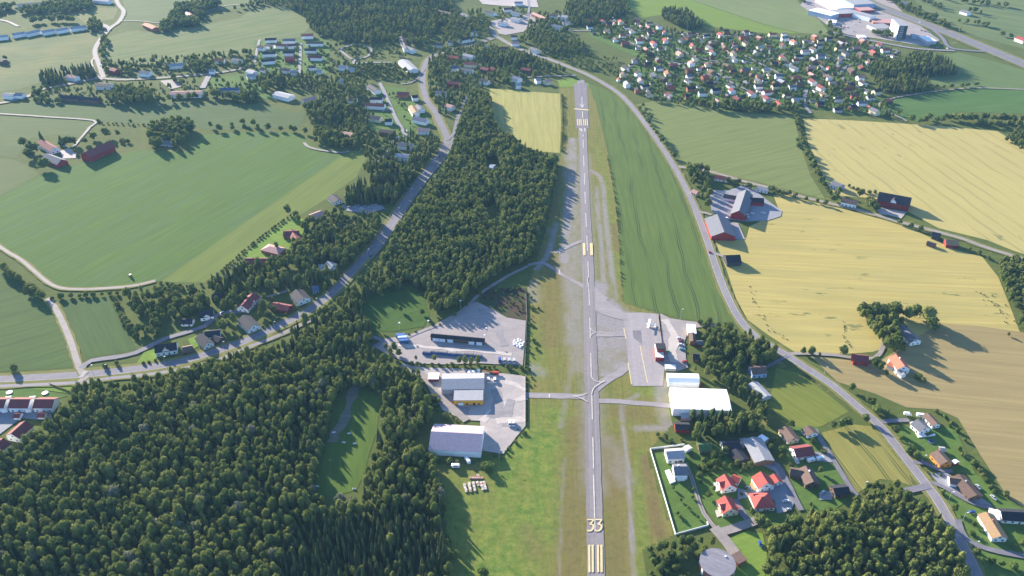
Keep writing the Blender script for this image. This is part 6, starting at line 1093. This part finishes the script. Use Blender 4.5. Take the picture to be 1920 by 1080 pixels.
row_of([(1584, 603), (1582, 625), (1594, 650)], 2.2, 'bush', (.6, 1.2), 'in the weedy strip across the golden field', side=1); row_of([(1404, 535), (1422, 580), (1442, 615), (1480, 642)], 2.6, 'bush', (.5, 1.1), 'in the weedy strip across the golden field', side=1.5, thin=.8)
row_of([(1838, 545), (1865, 575), (1892, 605)], 1.6, 'bush', (.5, 1.3), 'in the weedy corner of the golden field', side=5)
row_of([(1492, 214), (1500, 260), (1512, 290), (1530, 325), (1555, 365)], 5, ['bush', 'garden'], (4, 7.5), 'in the hedgerow between the two right fields', side=2.5)
row_of([(1440, 357), (1470, 366), (1520, 378), (1560, 388)], 9, 'garden', (5, 7), 'along the pale farm lane'); row_of([(1660, 408), (1690, 422), (1730, 434)], 12, 'garden', (5, 7), 'along the pale farm lane')
grow([(1284, 318), (1325, 322), (1332, 360), (1326, 398), (1312, 380), (1296, 345)], 6.5, {'garden': .8, 'birch': .2}, (8, 12), 'beside the road at the farm entrance', avoid=[[(1295, 348), (1312, 348), (1312, 364), (1295, 364)]]); row_of([(1332, 335), (1370, 345), (1420, 356), (1480, 366)], 6, 'garden', (6, 9), 'behind the farm along the lane', side=2)
row_of([(1610, 372), (1628, 380), (1632, 394)], 5, 'garden', (9, 12), 'between the white farmhouse and the red barn', side=2); row_of([(1560, 345), (1568, 372), (1560, 380)], 6, 'garden', (7, 10), 'at the hedgerow end by the white farmhouse', side=2); row_of([(1590, 350), (1620, 362), (1640, 362)], 6, 'bush', (3, 5), 'behind the white farmhouse')
grow([(1862, 500), (1900, 488), (1990, 520), (1990, 680), (1930, 640), (1905, 610), (1890, 570), (1876, 530)], 6, {'garden': .8, 'birch': .2}, (7, 11), 'in the wood at the right edge')
row_of([(1770, 455), (1820, 470), (1860, 490)], 10, 'bush', (3, 5), 'along the lane near the right edge')
row_of([(1696, 228), (1730, 230), (1760, 226), (1800, 228), (1850, 236), (1920, 236), (1980, 240)], 6, ['garden', 'birch'], (7, 11), 'in the tree line above the golden field', side=3.5); row_of([(1780, 226), (1870, 228), (1940, 232)], 6, 'garden', (8, 12), 'in the tree line above the golden field', side=2); grow([(1880, 262), (1910, 246), (1980, 260), (1980, 310), (1925, 290)], 6, {'garden': 1}, (6, 9), 'at the right edge above the golden field')
row_of([(1196, 204), (1218, 236), (1246, 273), (1267, 304)], 9, ['garden', 'birch'], (4, 8), 'along the country road by the grey green field', side=.4, m=0); row_of([(1205, 200), (1222, 226)], 14, 'garden', (5, 7), 'along the country road by the grey green field')
# far side
WE = 'in the gardens of the far right estate'
grow(EST, 8.6, {'garden': .7, 'spruce': .15, 'birch': .15}, (4.5, 9.5), WE, m=.4); grow([(1330, 196), (1440, 202), (1500, 198), (1490, 214), (1400, 212), (1330, 206)], 6.5, {'garden': .7, 'birch': .3}, (8, 12), 'along the lower edge of the far right estate'); grow([(1200, 182), (1330, 196), (1330, 205), (1230, 192)], 8, {'garden': 1}, (6, 9), 'along the lower edge of the far right estate')
grow([(1345, 122), (1372, 128), (1390, 146), (1420, 158), (1440, 168), (1400, 158), (1360, 140)], 8, {'garden': 1}, (7, 10), WE); grow([(1445, 175), (1500, 160), (1508, 180), (1470, 195)], 8, {'garden': .6, 'spruce': .4}, (7, 10), WE); grow([(1540, 158), (1580, 160), (1600, 172), (1560, 178), (1530, 180)], 7, {'birch': .7, 'spruce': .3}, (8, 11), WE)
grow([(1690, 118), (1720, 106), (1756, 112), (1786, 128), (1792, 140), (1750, 146), (1700, 138)], 5.5, {'spruce': .7, 'birch': .3}, (12, 16), 'in the dark wood below the retail park'); grow([(1622, 128), (1660, 118), (1690, 128), (1700, 145), (1738, 155), (1744, 172), (1700, 178), (1656, 178), (1640, 160)], 6, {'birch': .6, 'spruce': .4}, (10, 15), 'in the wood at the estate edge')
row_of([(1500, 0), (1530, 25), (1556, 50), (1574, 70)], 7, ['garden', 'birch'], (7, 11), 'along the field side of the retail park', side=3); row_of([(1540, 66), (1572, 72)], 6, 'garden', (7, 11), 'along the field side of the retail park', side=2); grow([(1616, 50), (1640, 60), (1690, 70), (1684, 78), (1640, 68)], 7, {'garden': 1}, (6, 10), 'around the tower block')
row_of([(1650, -10), (1690, 12), (1730, 34), (1770, 54), (1800, 68), (1815, 76)], 7, ['garden', 'spruce'], (7, 12), 'in the belt beyond the motorway', side=7); row_of([(1640, -12), (1680, 6), (1720, 26), (1780, 56)], 7, 'garden', (8, 12), 'in the belt beyond the motorway', side=5); row_of([(1720, -6), (1745, 12), (1755, 18)], 7, 'garden', (8, 11), 'on the far upper right fields', side=5)
for L_ in ([(1800, 4), (1850, 10), (1890, 14)], [(1826, 44), (1840, 50), (1850, 48)], [(1808, 42), (1816, 44)], [(1820, 22), (1834, 28)], [(1880, 70), (1905, 74)], [(1770, 0), (1782, 4)]): row_of(L_, 6, 'garden', (7, 11), 'on the far upper right fields', side=4)
row_of([(1650, 190), (1662, 202)], 8, 'garden', (6, 9), 'beside the deep green field'); row_of([(1745, 168), (1780, 166), (1840, 160)], 9, 'garden', (5, 8), 'beside the deep green field', side=2); one((1660, 218), 'spruce', 12, 5, 'beside the deep green field'); one((1666, 220), 'spruce', 12, 5, 'beside the deep green field')
grow([(1080, -20), (1160, -20), (1178, 12), (1182, 24), (1150, 40), (1100, 52), (1066, 46), (1060, 20)], 7, {'birch': .7, 'spruce': .3}, (11, 15), 'in the far wood above the estate'); grow([(1236, 30), (1260, 22), (1290, 28), (1314, 46), (1316, 56), (1290, 58), (1250, 44)], 6.5, {'birch': .6, 'spruce': .4}, (11, 15), 'in the small far wood at the bright field')
grow([(990, 72), (1010, 66), (1080, 74), (1096, 90), (1090, 100), (1040, 104), (1004, 94)], 7.5, {'birch': .8, 'garden': .2}, (8, 12), 'in the bush land beyond the runway'); grow([(1010, 100), (1090, 98), (1110, 104), (1160, 112), (1180, 128), (1140, 140), (1100, 134), (1060, 120)], 8, {'bush': .5, 'birch': .5}, (5, 9), 'in the bush land beyond the runway', thin=.85)
grow([(545, 20), (600, -20), (700, -20), (840, -20), (850, 20), (834, 50), (810, 70), (800, 92), (760, 86), (740, 82), (700, 82), (660, 84), (630, 76), (592, 66), (560, 24)], 7.2, {'birch': .75, 'spruce': .25}, (11, 15), 'in the far wood at the top edge'); grow([(500, -20), (560, -20), (590, 10), (560, 20), (480, 8)], 8, {'birch': 1}, (8, 12), 'in the far wood at the top edge')
WG = 'around the far village'
grow([(800, 110), (812, 98), (860, 96), (900, 84), (950, 92), (990, 104), (1050, 130), (1060, 140), (1000, 152), (950, 160), (890, 170), (878, 200), (860, 210), (826, 218), (806, 190)], 8.4, {'birch': .6, 'garden': .25, 'spruce': .15}, (8, 12), WG, m=1.2); grow([(830, 60), (840, 30), (900, 24), (930, 60), (900, 76), (860, 88), (830, 92)], 9, {'birch': .7, 'garden': .3}, (8, 12), WG, m=1.2); grow([(1000, 30), (1060, 24), (1080, 50), (1060, 64), (1000, 78), (975, 84), (990, 50)], 9, {'garden': .6, 'birch': .4}, (7, 11), WG, m=1.2); grow([(920, 20), (985, 16), (985, 45), (930, 45)], 13, {'garden': 1}, (5, 8), WG, m=1)
grow([(910, 92), (985, 104), (1008, 118), (970, 124), (920, 118)], 6.5, {'birch': .9, 'spruce': .1}, (10, 13), WG, m=1)
grow([(480, 85), (620, 80), (636, 112), (600, 142), (520, 150), (480, 130)], 15, {'garden': 1}, (4, 8), 'in the gardens of the upper left estate', m=1); grow([(620, 90), (640, 80), (700, 84), (760, 92), (780, 100), (770, 110), (740, 104), (690, 110), (640, 112)], 9, {'garden': .7, 'bush': .3}, (6, 9), 'in the gardens above the far gravel lane', thin=.6); grow([(600, 126), (690, 122), (750, 122), (780, 134), (780, 148), (740, 156), (690, 150), (640, 148)], 6.5, {'bush': .4, 'garden': .6}, (5, 9), 'in the shrubs left of the main road', thin=.85)
grow([(480, 142), (540, 136), (620, 150), (690, 152), (694, 200), (690, 250), (672, 270), (640, 262), (600, 268), (590, 250), (574, 212), (540, 200), (520, 190), (490, 175)], 7.6, {'birch': .55, 'garden': .3, 'spruce': .15}, (8, 13), 'in the wood left of the small estate', avoid=[[(500, 172), (560, 168), (600, 178), (560, 215), (520, 200)]], m=1.2)
grow([(690, 250), (740, 248), (800, 246), (830, 270), (812, 296), (770, 300), (720, 310), (684, 300)], 8, {'birch': .5, 'spruce': .3, 'garden': .2}, (8, 12), 'below the estate street beside the main road', m=1.2); grow([(705, 165), (760, 180), (790, 205), (770, 245), (735, 240), (690, 230)], 15, {'garden': 1}, (4, 8), 'in the gardens of the left estate', m=1)
row_of([(410, 246), (470, 244), (540, 246), (580, 250)], 13, 'garden', (7, 10), 'in the row above the large green field', side=1.5); grow([(580, 258), (600, 250), (660, 262), (690, 276), (640, 282), (600, 274)], 7, {'garden': .6, 'birch': .4}, (8, 12), 'at the upper corner of the large green field')
grow([(272, 268), (290, 240), (320, 232), (362, 238), (356, 262), (330, 280), (300, 284)], 7.5, {'garden': .8, 'birch': .2}, (9, 14), 'in the grove above the large green field', m=1); row_of([(350, 244), (362, 248)], 5, 'garden', (14, 17), 'in the grove above the large green field')
for p_, k_, h_, w_ in (((80, 268), 'spruce', 16, 7), ((46, 276), 'garden', 13, 11), ((64, 286), 'garden', 15, 14), ((56, 296), 'garden', 12, 12), ((84, 318), 'garden', 14, 15), ((116, 272), 'spruce', 13, 8), ((130, 272), 'garden', 12, 10), ((140, 272), 'garden', 11, 9), ((122, 274), 'garden', 12, 9), ((160, 270), 'garden', 9, 9), ((176, 262), 'garden', 10, 11), ((200, 258), 'garden', 13, 11), ((222, 256), 'garden', 9, 6), ((142, 288), 'garden', 6, 6), ((188, 238), 'garden', 11, 6), ((240, 268), 'bush', 5, 6), ((228, 268), 'bush', 5, 6), ((246, 232), 'garden', 6, 5), ((395, 240), 'garden', 9, 6), ((436, 240), 'garden', 8, 5), ((456, 234), 'garden', 9, 8), ((476, 236), 'garden', 10, 8)): one(p_, k_, h_, w_, 'around the left farm')
row_of([(190, 232), (240, 234), (300, 236)], 6, 'bush', (2, 3), 'along the ditch below the long dark field')
row_of([(60, 190), (110, 192), (180, 192), (215, 194)], 6, ['bush', 'garden'], (4, 8), 'above the long dark field', side=2); grow([(200, 190), (225, 175), (285, 178), (290, 196), (230, 200)], 6.5, {'birch': 1}, (11, 15), 'above the long dark field'); row_of([(300, 190), (312, 192), (390, 184), (420, 186), (440, 190), (480, 195)], 7, ['birch', 'garden', 'spruce'], (9, 13), 'above the long dark field', side=2.5); row_of([(385, 178), (420, 182), (438, 188)], 6, 'garden', (8, 11), 'above the long dark field', side=2); grow([(448, 178), (480, 176), (484, 196), (450, 194)], 6, {'birch': .6, 'spruce': .4}, (11, 14), 'above the long dark field')
grow([(50, 180), (68, 168), (90, 168), (90, 184)], 6, {'garden': 1}, (8, 11), 'above the long dark field'); grow([(76, 152), (90, 142), (140, 134), (180, 128), (184, 146), (130, 158), (84, 168)], 6.5, {'spruce': .7, 'birch': .3}, (10, 15), 'in the spruce row by the far road')
row_of([(200, 124), (240, 128), (300, 126), (320, 122)], 7, 'garden', (6, 9), 'along the far road', side=3); row_of([(222, 140), (250, 142), (270, 140)], 6, 'garden', (6, 9), 'along the far road', side=2); row_of([(345, 116), (380, 112), (400, 108), (440, 104), (478, 104)], 6, ['garden', 'birch'], (7, 11), 'under the far green field', side=4); grow([(352, 124), (372, 116), (400, 122), (385, 134), (360, 140)], 7, {'garden': 1}, (8, 11), 'under the far green field'); row_of([(420, 120), (470, 120)], 6, 'garden', (7, 10), 'under the far green field', side=3); row_of([(325, 150), (345, 158)], 6, 'garden', (7, 10), 'by the far gravel pitch', side=2)
grow([(190, 80), (196, 70), (206, 74), (200, 98), (196, 112), (188, 110)], 7, {'garden': 1}, (8, 11), 'beside the pale far road'); grow([(164, 50), (180, 38), (192, 54), (182, 62), (168, 60)], 7, {'garden': 1}, (8, 12), 'at the far road junction'); grow([(295, 58), (316, 38), (330, 46), (320, 62), (300, 64)], 7, {'garden': 1}, (9, 13), 'in the far farm clump'); grow([(318, 36), (330, 14), (360, 10), (392, 4), (420, 12), (390, 22), (372, 52), (340, 52), (325, 50)], 7, {'garden': .9, 'spruce': .1}, (10, 14), 'in the far farm clump')
grow([(30, 28), (70, 12), (120, 0), (180, -10), (170, 22), (120, 26), (60, 28)], 7.5, {'garden': .6, 'birch': .4}, (9, 13), 'in the upper left corner wood'); row_of([(60, 44), (90, 42), (140, 42)], 6, 'garden', (10, 13), 'above the white row houses', side=4); row_of([(-20, 72), (60, 68), (110, 60), (165, 55)], 5, 'bush', (2, 3.5), 'in the hedge below the white row houses'); grow([(-20, 22), (30, 10), (26, 20), (-20, 34)], 8, {'garden': 1}, (8, 12), 'in the upper left corner wood'); grow([(-20, 118), (14, 110), (8, 120), (-20, 126)], 7, {'garden': 1}, (6, 9), 'at the left edge far field')
grow([(190, 122), (330, 110), (480, 100), (490, 128), (400, 140), (300, 142), (200, 142)], 10, {'garden': .7, 'birch': .2, 'spruce': .1}, (5, 10), 'in the gardens along the far road', m=1); grow([(60, 176), (190, 160), (330, 160), (480, 150), (490, 186), (330, 188), (190, 190), (60, 188)], 10, {'garden': .6, 'birch': .3, 'spruce': .1}, (5, 11), 'above the long dark field', m=1, thin=.7)
grow([(440, 20), (480, 4), (500, 8), (480, 16)], 8, {'garden': 1}, (7, 10), 'at the top edge')

KIND = {'birch': ('birch_tree', 'birch tree', 'leafy slender tree '), 'spruce': ('spruce_tree', 'spruce', 'dark pointed spruce '), 'willow': ('willow_tree', 'willow', 'broad silvery grey tree '), 'garden': ('broadleaf_tree', 'broadleaf tree', 'round leafy tree '), 'bush': ('bush', 'bush', 'low green bush ')}
LIM = {'birch': 300, 'spruce': 270, 'willow': 60, 'garden': 300, 'bush': 280}
rest = {k: [] for k in KIND}; cnt = {k: 0 for k in KIND}
def key(t_):
    x, y = t_[1], t_[2]; px, py = to_px(x, y, t_[4] * .5)
    return (0 if (-12 < px < 1932 and -8 < py < 1092) else 1, -(t_[3] * t_[4]) / (y * y + x * x + HC * HC))
for t_ in sorted(TREES, key=key):
    kd, x, y, wd, hh, where = t_
    if cnt[kd] < LIM[kd] and key(t_)[0] == 0:
        i = cnt[kd]; cnt[kd] += 1; nm, cat, pre = KIND[kd]
        e = thing(nm, pre + where, cat, (x, y, 0), KIND[kd][1] + 's ' + where, CR.uniform(0, 6.28))
        c_ = bpy.data.objects.new('crown', PROTO[kd, CR.randrange(6)]); COL.objects.link(c_); c_.parent = e
        lo = .02 if kd == 'bush' else (.08 if kd == 'spruce' else (.22 if kd == 'birch' else .14)); c_.location = (0, 0, hh * lo); c_.scale = (wd, wd, hh * (1 - lo))
        k_ = bpy.data.objects.new('trunk', TRKM); COL.objects.link(k_); k_.parent = e; k_.scale = (hh * .55, hh * .55, hh)
    else: rest[kd].append(t_)
for kd, L_ in rest.items():
    if not L_: continue
    libs = {}
    V = []; T_ = []
    for (k_, x, y, wd, hh, where) in L_:
        dist = math.hypot(math.hypot(x, y), HC); n, sub = (190, 2) if dist < 800 else ((110, 1) if dist < 1050 else (60, 1))
        if kd == 'bush': n, sub = 40, 1
        q = CR.randrange(6)
        if (n, q) not in libs: libs[n, q] = crown_verts(kd, n, 100 + q * 7 + len(kd), sub)
        v, tr_, qd = libs[n, q]; a_ = CR.uniform(0, 6.283); ca, sa = math.cos(a_), math.sin(a_); lo = .02 if kd == 'bush' else (.08 if kd == 'spruce' else (.22 if kd == 'birch' else .14))
        V.append((np.stack([x + wd * (v[:, 0] * ca - v[:, 1] * sa), y + wd * (v[:, 0] * sa + v[:, 1] * ca), hh * (lo + (1 - lo) * v[:, 2])], 1), tr_, qd)); T_.append(np.full(len(v), CR.random()))
    me = fast_mesh(KIND[kd][0] + '_mass', V, LEAF[kd], np.concatenate(T_), 1.0); nm = {'birch': 'birch_wood', 'spruce': 'spruce_wood', 'willow': 'willow_wood', 'garden': 'broadleaf_wood', 'bush': 'shrubbery'}[kd]
    o = bpy.data.objects.new(nm, me); COL.objects.link(o); tag(o, {'birch': 'mass of slender leafy trees filling the woods', 'spruce': 'mass of dark pointed spruces in the woods', 'willow': 'mass of silvery grey trees in the wood', 'garden': 'mass of round leafy trees in far gardens and belts', 'bush': 'mass of small green bushes along hedges and field edges'}[kd], {'birch': 'wood', 'spruce': 'spruce wood', 'willow': 'wood', 'garden': 'trees', 'bush': 'bushes'}[kd], None, 'stuff')
print([o['label'] for o in COL.objects if o.get('label') and len(o['label'].split()) > 16]); print('TREES', {k: (cnt[k], len(rest[k])) for k in KIND}, 'estate', len(placed))

# ------------------------------------------------------------------ summer haze
mh = bpy.data.materials.new('haze'); mh.use_nodes = True; t = mh.node_tree; t.nodes.clear(); out = N(t, 'ShaderNodeOutputMaterial'); pv = N(t, 'ShaderNodeVolumePrincipled')
pv.inputs['Density'].default_value = 0.000040; pv.inputs['Color'].default_value = (.30, .60, 1.0, 1); pv.inputs['Anisotropy'].default_value = 0.1; t.links.new(pv.outputs[0], out.inputs['Volume'])
hz = MB().box((0, 2200, 215), (6100, 5700, 432)).build('haze', mh); tag(hz, 'thin blue summer haze over the whole valley', 'haze', None, 'stuff')
